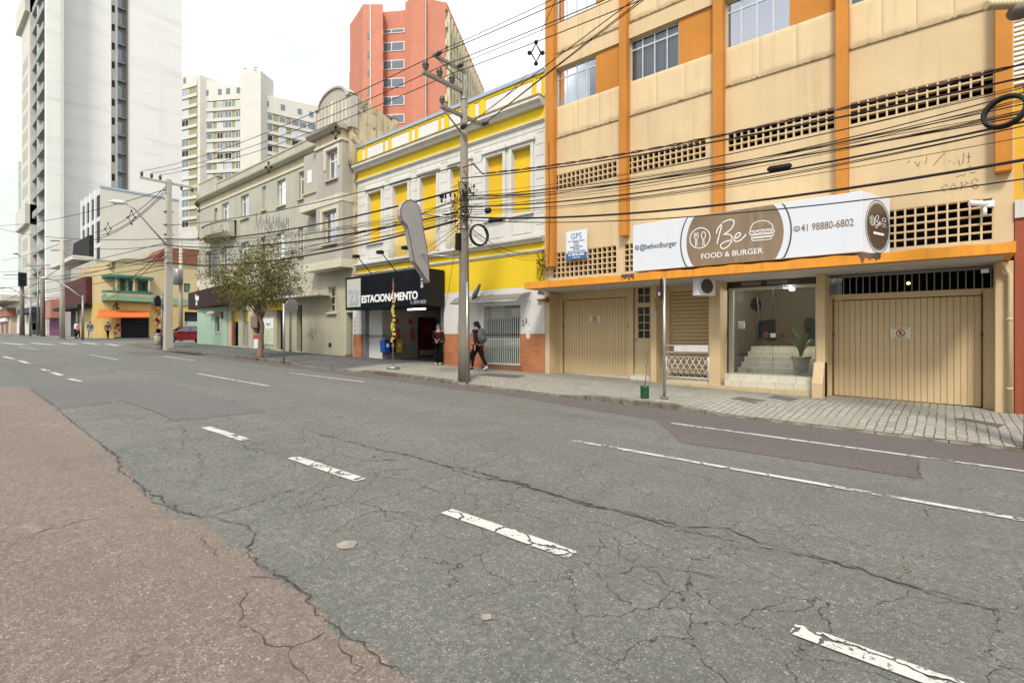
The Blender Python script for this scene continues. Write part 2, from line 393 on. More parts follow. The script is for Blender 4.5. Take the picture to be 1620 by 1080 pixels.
def road_paint():
    N = NT('worn road paint'); a = N.noise(38, 4, .75); b = N.noise(5, 3)
    mask = N.ramp(N.math('ADD', a, N.math('MULTIPLY', b, .55)), .64, .70)
    w = N.noise(1.7, 4, .6, out='Color')
    off = N.n('ShaderNodeVectorMath', {0: N.n('ShaderNodeVectorMath', {0: w, 1: (.5, .5, .5)}, operation='SUBTRACT').outputs[0], 'Scale': .55}, operation='SCALE').outputs[0]
    wpos = N.n('ShaderNodeVectorMath', {0: N.pos, 1: off}, operation='ADD').outputs[0]
    e1 = N.n('ShaderNodeTexVoronoi', {'Vector': wpos, 'Scale': 2.1}, feature='DISTANCE_TO_EDGE').outputs['Distance']
    mask = N.math('MULTIPLY', mask, N.math('GREATER_THAN', e1, .022))
    p = N.n('ShaderNodeBsdfPrincipled', {'Base Color': N.mix(b, (.43, .42, .38), (.55, .54, .50)), 'Roughness': .6})
    t = N.n('ShaderNodeBsdfTransparent'); m = N.n('ShaderNodeMixShader', {0: mask, 1: t.outputs[0], 2: p.outputs[0]})
    o = N.n('ShaderNodeOutputMaterial'); N.t.links.new(m.outputs[0], o.inputs[0]); return N.m
M['paint'] = road_paint()
def pavers():
    N = NT('sidewalk pavers')
    wob = N.noise(3, 2, out='Color'); v = N.n('ShaderNodeVectorMath', {0: N.pos, 1: N.n('ShaderNodeVectorMath', {0: wob, 'Scale': .07}, operation='SCALE').outputs[0]}, operation='ADD').outputs[0]
    def brick(sc, w, h, mort, rot=0):
        return N.n('ShaderNodeTexBrick', {'Vector': N.mapping((1, 1, 0), (0, 0, rot), src=v), 'Color1': (.33, .315, .27, 1), 'Color2': (.26, .25, .21, 1), 'Mortar': (.105, .098, .08, 1),
               'Scale': sc, 'Mortar Size': mort, 'Mortar Smooth': .3, 'Brick Width': w, 'Row Height': h, 'Bias': -.1})
    b1 = brick(1, .27, .135, .011, R(90)); b2 = brick(1, .20, .10, .010, R(90))
    x = N.n('ShaderNodeSeparateXYZ', {'Vector': N.pos}).outputs[0]
    right = N.ramp(N.math('ADD', x, N.noise(.8, 2)), -5.2, -4.6)
    col = N.mix(right, b2.outputs['Color'], b1.outputs['Color'])
    patch = N.ramp(N.noise(.9, 3, .5), .52, .60)                    # dusty areas where joints are filled
    col = N.mix(N.math('MULTIPLY', patch, .75), col, (.27, .255, .21))
    dark = N.mix(N.ramp(N.noise(9, 3), .4, .6), (.065, .067, .066), (.115, .117, .115))
    far = N.ramp(x, -17.0, -17.8); col = N.mix(far, col, dark)
    col = N.mix(N.ramp(N.noise(1.6, 5, .6), .45, .75, 0, .45), col, (.17, .16, .14))
    h = N.mix(right, b2.outputs['Fac'], b1.outputs['Fac'])
    hh = N.math('SUBTRACT', N.math('MULTIPLY', N.noise(30, 3), .4), h)
    return N.out(col, .85, N.bump(hh, .6, .012), spec=.3)
M['pavers'] = pavers()
def kerbstone():
    N = NT('weathered kerb stone'); a = N.noise(4, 5, .7); x = N.n('ShaderNodeSeparateXYZ', {'Vector': N.pos}).outputs[0]
    col = N.mix(N.ramp(a, .35, .65), (.085, .068, .05), (.24, .22, .18)); f = N.math('FRACT', N.math('MULTIPLY', x, 1.05))
    col = N.mix(N.math('LESS_THAN', f, .02), col, (.04, .035, .03)); col = N.mix(N.ramp(N.noise(1.1, 3), .5, .62, 0, .7), col, (.10, .075, .05))
    return N.out(col, .9, N.bump(N.noise(18, 5, .7), .9, .03), spec=.2)
M['kerb'] = kerbstone()
M['plate'] = plain('iron cover', (.12, .10, .085), .7, .3)

def ground_sheet(name, x0, x1, y0, y1, h, mat, label=None):
    xs = sorted({x0, x1, *[x for x in (-300, -130, -80, -45, 0, 40) if x0 < x < x1]}); mb = MB()
    for a, b in zip(xs, xs[1:]): mb.quad((a, y0, gz(a)+h), (b, y0, gz(b)+h), (b, y1, gz(b)+h), (a, y1, gz(a)+h))
    return tag(mb.build(name, mat, recalc=False), kind='structure', label=label)
ground_sheet('road', -400, 400, -300, 500, 0, M['asphalt'])
def gpoly(name, pts, h, mat, world=False):
    ps = [Vector((p[0], p[1], 0)) if world else G(*p) for p in pts]
    mb = MB(); mb.add([(p.x, p.y, gz(p.x)+h) for p in ps], [tuple(range(len(ps)))])
    o = mb.build(name, mat, recalc=False)
    for pl in o.data.polygons:
        if pl.normal.z < 0: pl.flip()
    return tag(o, kind='structure')
def jag(pts, amp=.045, step=.12, seed=1):
    rr = random.Random(seed); out = []
    for a, b in zip(pts, pts[1:]):
        a = Vector(a[:2]); b = Vector(b[:2]); n = max(1, int((b-a).length/step)); t = (b-a).normalized() if (b-a).length > 0 else Vector((1, 0)); q = Vector((-t.y, t.x))
        for i in range(n): p = a+(b-a)*i/n; out.append(tuple(p + q*rr.uniform(-amp, amp)))
    out.append(tuple(pts[-1][:2])); return out
edge = [(-420, 613), (0, 613), (45, 613), (75, 640), (110, 665), (165, 705), (205, 745), (225, 775), (250, 800), (290, 820), (325, 830), (345, 850), (395, 880),
        (430, 915), (480, 940), (515, 975), (545, 1010), (600, 1040), (650, 1080), (760, 1160), (900, 1260)]
ew = [tuple(G(*p)[:2]) for p in edge]
gpoly('reddish_lane', jag(ew) + [(3.5, ew[-1][1]), (3.5, -4.2), (ew[0][0], -4.2)], .006, M['asphalt_red'], True)
patch1 = [(48, 612.6), (130, 606), (222, 598.5), (267, 605), (333, 627), (418, 650), (318, 662.6), (274, 664), (237, 648), (192.6, 634), (92.6, 646), (66.7, 627), (48, 612.6)]
gpoly('asphalt_patch', jag([tuple(G(*p)[:2]) for p in patch1], .025, .2, 3)[:-1], .004, M['asphalt_patch'], True)
kl = [(x, (9.8 if x < -8 else 9.8-.66*min(1, (x+8)/4)) + .03*math.sin(x*1.3)) for x in range(-44, 13, 1)]
gpoly('kerbside_asphalt', [(-42.5, 10.62), *kl, (12, 10.62)], .004, M['asphalt_new'], True)
gpoly('asphalt_patch', jag([tuple(G(*p)[:2]) for p in [(1040, 667), (1080, 701), (1200, 718), (1330, 738), (1457, 757), (1452, 722), (1300, 700), (1040, 664)]], .02, .25, 5)[:-1], .005, M['asphalt_new'], True)
gpoly('asphalt_patch', jag([tuple(G(*p)[:2]) for p in [(0, 577), (60, 575), (120, 574), (95, 584), (20, 583), (0, 577)]], .03, .3, 6)[:-1], .004, M['asphalt_patch'], True)
gpoly('asphalt_patch', jag([tuple(G(*p)[:2]) for p in [(190, 556), (300, 556), (330, 562), (215, 562), (190, 556)]], .03, .5, 6)[:-1], .004, M['asphalt_new'], True)
def mark(a, b, w, name='lane_marking'):
    A = G(*a); B = G(*b); A = Vector((A.x, A.y)); B = Vector((B.x, B.y)); t = (B-A).normalized(); q = Vector((-t.y, t.x))*w/2
    n = max(1, int((B-A).length/.25)); rr = random.Random(int(a[0])); s1 = []; s2 = []
    for i in range(n+1):
        p = A+(B-A)*i/n; s1.append(p+q*rr.uniform(.9, 1.06)); s2.append(p-q*rr.uniform(.9, 1.06))
    gpoly(name, [tuple(p) for p in s1+s2[::-1]], .010, M['paint'], True)
mark((908, 697.5), (1760, 848), .10); mark((1062, 669.5), (1760, 765), .10)
for a, b in (((312, 591), (426, 611)), ((143, 561), (187, 569)), ((30, 549), (60, 553)), ((458, 590), (577, 604.5)), ((259, 563.7), (308, 570.5))): mark(a, b, .11)
for a, b in (((325, 676), (389, 696.5)), ((463, 724), (571, 760)), ((707, 809), (906, 879)), ((1254, 995), (1530, 1096)), ((109, 599), (127, 604)), ((82, 589), (97, 594)), ((66, 584), (77, 587)), ((6, 564), (22, 568)), ((30, 570), (45, 575))): mark(a, b, .15)
for a, b in (((4, 542.5), (38, 545.5)), ((50, 542.5), (84, 545.5)), ((97, 542.5), (120, 545)), ((132, 542), (154, 544.6)), ((168, 544), (188, 547))): mark(a, b, .42, 'crosswalk_stripe')

# long crack along the road and the broken edge of the reddish lane: shallow dark grooves
M['crackfill'] = plain('crack filling', (.05, .044, .034), .95)
def crack(pts, w, seed, h=.0085, fr=.045, side=0):
    rr = random.Random(seed); P = [Vector(G(*p)[:2]) for p in pts]; q = []
    for a, b in zip(P, P[1:]):
        n = max(1, int((b-a).length/fr)); t = (b-a).normalized(); nn = Vector((-t.y, t.x))
        for i in range(n): q.append(a+(b-a)*i/n + nn*rr.gauss(0, fr*.30))
    q.append(P[-1]); n = len(q); s1 = []; s2 = []
    for i, p in enumerate(q):
        t = (q[min(i+1, n-1)]-q[max(i-1, 0)]).normalized(); nn = Vector((-t.y, t.x)); k = .62*w*max(.08, min(1.35, abs(rr.gauss(.5, .5))))*(.2+.8*math.sin(math.pi*min(1, max(0, i/(n-1))))**.4)
        s1.append(p+nn*k/2); s2.append(p-nn*k/2)
    CR.add([(p.x, p.y, gz(p.x)+h) for p in s1+s2], [(i, i+1, n+i+1, n+i) for i in range(n-1)])
CR = MB()
crack([(470, 676), (545, 697), (600, 711), (655, 722), (715, 741), (755, 756), (820, 762), (860, 778), (930, 800), (985, 808), (1080, 833), (1150, 836), (1200, 858), (1290, 880), (1400, 915), (1500, 948), (1650, 985)], .042, 3)
crack([(700, 735), (760, 748), (850, 775), (960, 805), (1080, 838), (1175, 860)], .045, 13)
crack([(1180, 862), (1240, 873), (1330, 890), (1420, 922), (1560, 955)], .03, 4)
crack([(47, 615), (66, 628), (92, 646), (105, 660), (150, 695), (190, 725)], .03, 5)
crack([(155, 700), (185, 722), (190, 745), (218, 765), (240, 783), (256, 792), (280, 805), (305, 812), (322, 822)], .035, 6)
crack([(218, 765), (228, 782), (248, 796), (262, 800), (285, 812), (330, 818), (350, 812), (395, 800), (460, 775), (520, 760)], .018, 7)
crack([(330, 820), (352, 825), (395, 832), (400, 850), (392, 875), (398, 890), (425, 902), (455, 918), (485, 945), (512, 985), (545, 1003), (565, 1010), (590, 1035), (640, 1075)], .028, 8)
crack([(395, 912), (430, 918), (450, 916), (480, 935)], .03, 9)
crack([(325, 835), (320, 850), (345, 885), (350, 890), (330, 893)], .014, 10)
crack([(390, 930), (385, 950), (380, 985), (400, 1000), (420, 1020), (450, 1028), (470, 1055), (490, 1080)], .02, 11)
crack([(455, 1027), (490, 1015), (515, 1000)], .018, 12)
crack([(0, 855), (60, 843), (130, 825), (190, 815), (230, 812)], .012, 14)
crack([(535, 985), (540, 1005), (535, 1025), (560, 1050), (570, 1080)], .018, 15)
crack([(380, 697), (390, 712), (430, 712), (450, 725)], .012, 16); crack([(300, 707), (320, 720), (320, 745), (300, 775)], .010, 17)
crack([(390, 835), (440, 795), (500, 770), (545, 752)], .010, 18)
crack([(92, 646), (150, 640), (193, 634), (237, 648), (274, 664), (318, 662), (418, 650)], .016, 19)
crack([(730, 642), (800, 650), (880, 660), (960, 672), (1040, 683), (1080, 689)], .02, 20); crack([(540, 608), (640, 622), (740, 640)], .016, 21)
crack([(1452, 729), (1454, 745), (1457, 757)], .02, 22)
crack([(904, 880), (925, 862), (960, 868), (1000, 890), (1010, 872)], .014, 23)
crack([(905, 881), (950, 915), (985, 905), (1010, 895), (1040, 905), (1060, 930), (1040, 965)], .014, 24)
crack([(950, 915), (960, 930), (1000, 962)], .014, 25); crack([(1010, 895), (1100, 905), (1150, 915)], .014, 26)
tag(CR.build('road_cracks', M['crackfill'], recalc=False), kind='structure')

# sidewalks -------------------------------------------------------------
YK, YF = 10.6, 14.3
def drop(x):                                   # lowered kerbs at the driveways
    k = 0
    for a, b in ((-20.6, -16.6), (-10.9, -7.3), (-3.6, 3.5)):
        if a-.8 < x < b+.8: k = max(k, min(1, (x-a+.8)/.8, (b+.8-x)/.8))
    return k
def hk(x): return .13 - .10*drop(x)
def hs(x, y): t = (y-YK)/(YF-YK); f = min(1, t/.45); return hk(x)*(1-f) + f*(.135+.03*t)
mb = MB(); xs = [-46+.5*i for i in range(0, 125)]; ys = [YK+.14, 11.1, 11.6, 12.3, 13, 14.3, 19]
for a, b in zip(xs, xs[1:]):
    for c, e in zip(ys, ys[1:]):
        mb.quad(*[(x, y, gz(x)+hs(x, min(y, YF))) for x, y in ((a, c), (b, c), (b, e), (a, e))])
for a in (mb,): tag(a.build('sidewalk', M['pavers'], recalc=False), kind='structure')
mb = MB()
for a, b in zip(xs, xs[1:]):
    vs = []
    for x in (a, b):
        z = gz(x); k = hk(x)+.004; vs += [(x, YK, z-.2), (x, YK+.012, z+k-.02), (x, YK+.03, z+k), (x, YK+.14, z+k), (x, YK+.14, z-.2)]
    mb.add(vs, [(i, i+1, 5+i+1, 5+i) for i in range(4)])
tag(mb.build('kerb', M['kerb'], recalc=False), kind='structure')
# sidewalk beyond the cross street
mb = MB(); mb.flat([(-66, 10.9), (-65.2, 11.8), (-65, 13.2), (-65, 60), (-130, 60), (-130, 10.6), (-67.2, 10.6)], 0, 0)
mb = MB(); corner = [(-67.2, 10.6), (-66, 11.0), (-65.2, 11.9), (-65, 13.4), (-65, 60)]
xs2 = [-65, -80, -130, -300]
for a, b in zip(xs2, xs2[1:]):
    y0 = 10.6 if a < -66 else 10.6
    mb.quad((a-(2.2 if a == -65 else 0), 10.6, gz(a)+.14), (b, 10.6, gz(b)+.14), (b, 60, gz(b)+.14), (a, 60, gz(a)+.14))
    mb.quad((a-(2.2 if a == -65 else 0), 10.6, gz(a)-.2), (b, 10.6, gz(b)-.2), (b, 10.6, gz(b)+.14), (a-(2.2 if a == -65 else 0), 10.6, gz(a)+.14))
for (x0, y0), (x1, y1) in zip([(-65, 60), (-65, 13.4), (-65.3, 11.8), (-66.2, 10.9)], [(-65, 13.4), (-65.3, 11.8), (-66.2, 10.9), (-67.2, 10.6)]):
    mb.quad((x0, y0, 1), (x1, y1, 1), (x1, y1, gz(-65)+.14), (x0, y0, gz(-65)+.14))
tag(mb.build('sidewalk', plain('grey far paving', (.16, .155, .15), .85), recalc=False), kind='structure')
def plate(pts, name='manhole_cover', label='', h=.17):
    ps = [G(px, py, h) for px, py in pts]; mb = MB()
    mb.add([(p.x, p.y, gz(p.x)+hs(p.x, p.y)+.006) for p in ps] + [(p.x, p.y, gz(p.x)+hs(p.x, p.y)-.03) for p in ps], [(0, 1, 2, 3), (0, 1, 5, 4), (1, 2, 6, 5), (2, 3, 7, 6), (3, 0, 4, 7)])
    tag(mb.build(name, M['plate'], loc=ps[0]), label, 'utility cover', 'covers set in the sidewalk')
plate([(1155, 629), (1172, 626.5), (1212, 632), (1196, 635.5)], label='rusty iron cover in the pavers left of the restaurant steps\' middle')
plate([(1213, 627.5), (1228, 624.5), (1265, 630), (1250, 633.5)], label='dark iron cover tucked against the foot of the restaurant steps')
plate([(1511, 661.5), (1524, 659.5), (1590, 670), (1580, 673)], label='long brown iron cover in front of the wide tan gate')
plate([(757, 592), (775, 589.5), (832, 593), (815, 597)], label='flat dark iron cover just right of the big pole')

def solid_label(o, *a, **k): return tag(o, *a, **k)

for px, py, r_, c_ in ((548, 862, .085, (.25, .215, .175)), (770, 977, .035, (.27, .23, .18))):
    p = G(px, py); rq = random.Random(px); gpoly('road_stain', [(p.x+r_*rq.uniform(.75, 1.1)*math.cos(i*.4), p.y+r_*rq.uniform(.75, 1.1)*math.sin(i*.4)) for i in range(15)], .0065, plain('stain %d' % px, c_, .9, var=.3), True)
# ================================================================== TEXT
def text(s, fr, u, z, size, d, mat, parent, name='lettering', align='CENTER', sx=1.0, bold=0.0, rot=0, shear=0, depth=.008, spacing=1.0, mb=None):
    c = bpy.data.curves.new('txt', 'FONT'); c.body = s; c.size = size; c.extrude = depth/2; c.offset = bold; c.align_x = align; c.align_y = 'CENTER'; c.shear = shear; c.space_character = spacing
    c.resolution_u = 3
    o = bpy.data.objects.new('txt', c); COL.objects.link(o); bpy.context.view_layer.update()
    me = bpy.data.meshes.new_from_object(o.evaluated_get(bpy.context.evaluated_depsgraph_get()))
    ca, sa = math.cos(rot), math.sin(rot); vs = []
    for v in me.vertices:
        x, y = v.co.x*sx, v.co.y; vs.append(fr.P(u + x*ca - y*sa, d + v.co.z, z + x*sa + y*ca))
    fs = [tuple(p.vertices) for p in me.polygons]
    bpy.data.objects.remove(o); bpy.data.curves.remove(c); bpy.data.meshes.remove(me)
    if mb is not None: return mb.add(vs, fs)
    return MB().add(vs, fs).build(name, mat, parent)

# ================================================================== WINDOWS
def window(fr, r, parent, d=0, depth=.14, cols=2, transom=.0, frame=None, glass=None, curtain=None, sill=None, fw=.05, rows=1, name='window', sillm=None, seed=0, bars=False):
    """a window fills an opening: frame (part) > pane, curtain, sill (sub-parts)"""
    frame = frame or M['frame_white']; glass = glass or M['glass']; u0, u1, z0, z1 = r; k = d-depth
    mb = MB(); e = .002
    mb.box(fr, u0+e, u0+fw, k-.04, k, z0+e, z1-e); mb.box(fr, u1-fw, u1-e, k-.04, k, z0+e, z1-e)
    mb.box(fr, u0+fw, u1-fw, k-.038, k-.002, z0+e, z0+fw); mb.box(fr, u0+fw, u1-fw, k-.038, k-.002, z1-fw, z1-e)
    zt = z1 - transom if transom else z1-fw
    if transom: mb.box(fr, u0+fw, u1-fw, k-.037, k-.003, zt-fw/2, zt+fw/2)
    for i in range(1, cols):
        x = u0+(u1-u0)*i/cols; mb.box(fr, x-fw*.4, x+fw*.4, k-.036, k-.004, z0+fw, z1-fw)
    for i in range(1, rows):
        z = z0+(zt-z0)*i/rows; mb.box(fr, u0+fw, u1-fw, k-.035, k-.005, z-fw*.35, z+fw*.35)
    f = mb.build(name, frame, parent)
    MB().quad(fr.P(u0+.01, k-.02, z0+.01), fr.P(u1-.01, k-.02, z0+.01), fr.P(u1-.01, k-.02, z1-.01), fr.P(u0+.01, k-.02, z1-.01)).build('pane', glass, f)
    rr = random.Random(seed+int(u0*37)+int(z0*91))
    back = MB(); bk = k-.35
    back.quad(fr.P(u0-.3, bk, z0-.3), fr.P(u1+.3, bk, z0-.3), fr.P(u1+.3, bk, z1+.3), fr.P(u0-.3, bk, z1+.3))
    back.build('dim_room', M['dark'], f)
    if curtain is not None:
        w = u1-u0
        for (a, b) in curtain:
            cb = MB()
            n = max(4, int((b-a)*w/.07)); A = u0+a*w; B = u0+b*w; vs = []
            for i in range(n+1): x = A+(B-A)*i/n; dd = k-.10-.025*(i % 2)-rr.uniform(0, .01); vs += [fr.P(x, dd, z0+.03), fr.P(x, dd, z1-.03)]
            cb.add(vs, [(2*i, 2*i+2, 2*i+3, 2*i+1) for i in range(n)])
            cb.build('curtain', M['curtain'], f)
    if sill: MB().box(fr, u0-.07, u1+.07, d-.05, d+sill, z0-.09, z0-.005).build('sill', sillm or M['cornice'], f)
    return f

# ================================================================== BEIGE AND ORANGE BUILDING
A = Frame((0, 14.3, 0))
XL, XR = -10.62, A.at(1604); ZT = 16.2
og = thing('apartment_building', 'beige apartment building with orange pilasters and canopy above the burger restaurant', 'building', (-4.8, 14.3, .2))
pil = [(A.at(a, .25), A.at(b, .25)) for a, b in ((863, 874.5), (979, 990.5), (1127, 1143), (1321.5, 1341), (1574, 1602))]
bays = [(pil[i][1], pil[i+1][0]) for i in range(4)]
WZ0, WZ1, FH = 9.41, 10.68, 2.85
wins = []; pan = []
wpx = [(881, 944), (997.5, 1075), (1148.5, 1250), (1344, 1462)]
for (a, b), (p0, p1) in zip(wpx, bays):
    u0, u1 = A.at(a, -.05), A.at(b, -.05)
    for fl in range(3): 
        if WZ1+fl*FH < ZT: wins.append((u0, u1, WZ0+fl*FH, WZ1+fl*FH)); pan.append((u1, p1+.0, WZ0+fl*FH, WZ1+fl*FH))
P_ = .172
latU = [(A.at(876)+.02, A.at(976), 6.61, 6.61+3*P_), (A.at(991.5), A.at(1117), 6.61, 6.61+3*P_), (A.at(1151), A.at(1321), 6.61, 6.61+3*P_), (A.at(1344), A.at(1573), 6.61, 6.61+3*P_)]
latL = [(A.at(873.5), A.at(975.5), 3.64, 3.64+5*P_), (A.at(987.5), A.at(1120), 3.64, 3.64+5*P_), (A.at(1385), A.at(1571.5), 3.64, 3.64+5*P_)]
wl = MB(); wl.wall(A, XL, XR, 3.3, ZT, wins+latU+latL, 0, .18)
wl.quad((XL, 14.3, 3.3), (XL, 30, 3.3), (XL, 30, ZT), (XL, 14.3, ZT)); wl.quad((XR, 14.3, -.5), (XR, 30, -.5), (XR, 30, ZT), (XR, 14.3, ZT)); wl.quad((XL, 14.3, ZT), (XR, 14.3, ZT), (XR, 30, ZT), (XL, 30, ZT)); wl.quad((XL, 30, -.5), (XR, 30, -.5), (XR, 30, ZT), (XL, 30, ZT)); wl.quad((XL, 14.3, 3.3), (XR, 14.3, 3.3), (XR, 30, 3.3), (XL, 30, 3.3)); wl.quad((XL, 14.9, -.5), (XL, 30, -.5), (XL, 30, 3.3), (XL, 14.9, 3.3))
wl.build('wall', M['cream'], og)
for (p0, p1) in pil:
    zb = 3.98 if p0 < -10 else (4.95 if p1 > 0 else 4.75); zb = {0: 4.02, 1: 4.72, 2: 4.74, 3: 4.74, 4: 4.95}[pil.index((p0, p1))]
    bevel(MB().box(A, p0, p1, .0, .25, zb, ZT-.1).build('pilaster', M['orange'], og), .008)
cm = [[(0, .42), (.5, .78)], [(0, 1)], [(0, .12), (.2, .45), (.9, 1)], [(0, .3), (.6, 1)]]
k = 0
for bi in range(4):
    for fl in range(3):
        if WZ1+fl*FH >= ZT: continue
        u0, u1, z0, z1 = wins[k]; k += 1
        window(A, (u0, u1, z0, z1), og, 0, .08, cols=4, transom=.30, frame=M['frame_alu'], glass=M['glass_sky'] if bi == 2 else M['glass'], curtain=cm[(bi+fl) % 4] if fl else cm[bi], fw=.045)
        p0, p1 = bays[bi]
        MB().box(A, u1+.002, p1, -.03, -.004+.012, z0, z1).build('orange_infill', M['orange'], og)
for bi, (p0, p1) in enumerate(bays):       # relief panels below each row of windows
    for fl in range(3):
        za = WZ0+fl*FH-1.0; zb = WZ0+fl*FH-.004
        mb = MB(); n = (3, 3, 3, 4)[bi]; w = (p1-p0)/n
        for i in range(n):
            a = p0+i*w+.006; b = a+w-.012; dd = .05; m = 16
            vs = []; fs = []
            for iy in range(m+1):
                for ix in range(m+1):
                    x = ix/m; y = iy/m
                    hill = min(.12, max(0, .42*math.sin(math.pi*min(1, max(0, (x-.12)/.76)))**1.5 - y))      # low ogee hump
                    h2 = max(0, (1-abs(x-.5)*2)*.3-(1-y))
                    edge_ = 0 if 0 < ix < m and 0 < iy < m else 1
                    vs.append(A.P(a+(b-a)*x, (.006 if edge_ else .022 + .05*hill + .01*h2), za+(zb-za)*y))
            fs = [(iy*(m+1)+ix, iy*(m+1)+ix+1, (iy+1)*(m+1)+ix+1, (iy+1)*(m+1)+ix) for iy in range(m) for ix in range(m)]
            mb.add(vs, fs, 0, True)
        mb.build('spandrel_panel', M['cream_panel'], og)
        MB().box(A, p0, p1, 0, .035, za-.05, za-.012).build('stained_joint', paint('stained joint%d%d' % (bi, fl), (.48, .37, .22), streak=.9, var=.3, dirt=(.12, .09, .07), scale=2) if bi == 0 and fl == 0 else bpy.data.materials['stained joint00'], og)
        if fl < 2: MB().box(A, p0, p1, 0, .07, WZ1+fl*FH+.02, WZ1+fl*FH+.42).build('lintel_band', M['cream'], og)
def lattice(fr, r, nrow, parent, d=0):
    u0, u1, z0, z1 = r; ph = (z1-z0)/nrow; n = max(1, round((u1-u0)/ph)); pw = (u1-u0)/n; t = .017
    mb = MB()
    for i in range(n+1): x = u0+i*pw; mb.box(fr, max(u0, x-t), min(u1, x+t), -.14, -.005, z0, z1)
    for j in range(nrow+1):
        z = z0+j*ph; mb.box(fr, u0, u1, -.135, -.009, max(z0, z-t), min(z1, z+t))
    s = mb.build('breeze_block_screen', M['cream'], parent)
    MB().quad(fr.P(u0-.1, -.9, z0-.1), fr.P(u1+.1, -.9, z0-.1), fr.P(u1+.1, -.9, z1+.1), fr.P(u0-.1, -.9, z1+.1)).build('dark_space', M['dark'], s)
for r in latU: lattice(A, r, 3, og)
for r in latL: lattice(A, r, 5, og)
# canopy -----------------------------------------------------------------
CY = 1.3; cx0, cx1 = A.at(829.5, CY), A.at(1607.5, CY)
mb = MB(); n = 60
def ctop(i): return 3.40+.012*math.sin(i*1.7)+.01*math.sin(i*.61)
for i in range(n):
    a = cx0+(cx1-cx0)*i/n; b = cx0+(cx1-cx0)*(i+1)/n
    vs = [A.P(a, CY, 3.20), A.P(b, CY, 3.20), A.P(b, CY, ctop(i+1)), A.P(a, CY, ctop(i)), A.P(a, CY-.18, 3.20), A.P(b, CY-.18, 3.20), A.P(b, CY-.18, ctop(i+1)), A.P(a, CY-.18, ctop(i))]
    mb.add(vs, [(0, 1, 2, 3), (3, 2, 6, 7), (0, 1, 5, 4), (4, 5, 6, 7)])
mb.box(A, cx0, cx0+.15, 0, CY-.18, 3.2, 3.40); mb.box(A, cx1-.12, cx1, 0, CY-.18, 3.2, 3.40)
cn = mb.build('canopy', M['orange_bright'], og)
MB().box(A, cx0+.15, cx1-.12, -.62, CY-.185, 3.185, 3.36).build('soffit', M['soffit'], cn)
def cstain(px0, px1, seed):
    rr = random.Random(seed); u0, u1 = A.at(px0, CY), A.at(px1, CY); n = 14; top = []; bot = []
    for i in range(n+1): u = u0+(u1-u0)*i/n; top.append((u, 3.405)); bot.append((u, 3.21+rr.uniform(0, .14)))
    MB().add([A.P(u, CY+.004, z) for u, z in top+bot], [(i, i+1, n+2+i, n+1+i) for i in range(n)]).build('soot_stain', paint('canopy stain %d' % seed, (.16, .10, .07), streak=.8, var=.5, dirt=(.04, .03, .03), scale=3), cn)
cstain(983, 1003, 1); cstain(1358, 1394, 2)
# ground floor -----------------------------------------------------------
RD = -.6
def pier(u0, u1, d0, d1, name='pier', z1=3.19, mat=None): return bevel(MB().box(A, u0, u1, d0, d1, -.6, z1).build(name, mat or M['cream'], og), .01)
pr = [(XL, A.at(869)), (A.at(1032, -.25), A.at(1041, -.25)), (A.at(1121), A.at(1139)), (A.at(1291), A.at(1305)), (A.at(1574), XR)]
pier(pr[0][0], pr[0][1], RD, 0); pier(pr[1][0], pr[1][1], RD, -.12); pier(pr[2][0], pr[2][1], RD, 0); pier(pr[3][0], pr[3][1], RD, 0); pier(pr[4][0], pr[4][1]-.0, RD, 0)
g1u0, g1u1 = A.at(892, RD), A.at(994, RD)
fr_ = MB(); fr_.box(A, pr[0][1], g1u0, RD-.1, RD+.02, -.5, 3.18); fr_.box(A, g1u1, A.at(1003, RD), RD-.1, RD+.06, -.5, 3.18); fr_.box(A, g1u0, g1u1, RD-.1, RD+.02, 2.93, 3.18)
fr_.build('gate_frame', M['gate'], og)
def plank_gate(u0, u1, zl, zr, zt, d, n, parent):
    mb = MB(); w = (u1-u0)/n
    for i in range(n):
        a = u0+i*w; b = a+w; g = .010; zb = zl+(zr-zl)*(i+.5)/n
        for (x0, x1, dd) in ((a+g*.5, b-g*.5, 0),):
            vs = [A.P(x0, d-.012, zb), A.P(x0+.008, d, zb), A.P(x1-.008, d, zb), A.P(x1, d-.012, zb), A.P(x0, d-.012, zt), A.P(x0+.008, d, zt), A.P(x1-.008, d, zt), A.P(x1, d-.012, zt)]
            mb.add(vs, [(0, 1, 5, 4), (1, 2, 6, 5), (2, 3, 7, 6)])
        mb.quad(A.P(a-g, d-.018, zb), A.P(a+g, d-.018, zb), A.P(a+g, d-.018, zt), A.P(a-g, d-.018, zt))
    mb.quad(A.P(u0, d-.035, min(zl, zr)), A.P(u1, d-.035, min(zl, zr)), A.P(u1, d-.035, zt), A.P(u0, d-.035, zt))
    return mb.build('garage_gate', M['gate'], parent)
gfl = lambda x: gz(x)+.165
ga = plank_gate(g1u0+.02, g1u1-.02, gfl(g1u0)+.03, gfl(g1u1)+.03, 2.91, RD+.005, 23, og)
for u in (g1u0+.0, g1u1): MB().tube([A.P(u, RD+.04, .35), A.P(u, RD+.04, 2.9)], .012, 6).box(A, u-.03, u+.03, RD+.02, RD+.06, 1.95, 2.0).build('gate_bolt', M['rust'], ga)
MB().box(A, pr[0][1], g1u1, RD-.1, RD+.01, -.3, gfl(g1u0)+.01).build('threshold', M['cornice'], og)
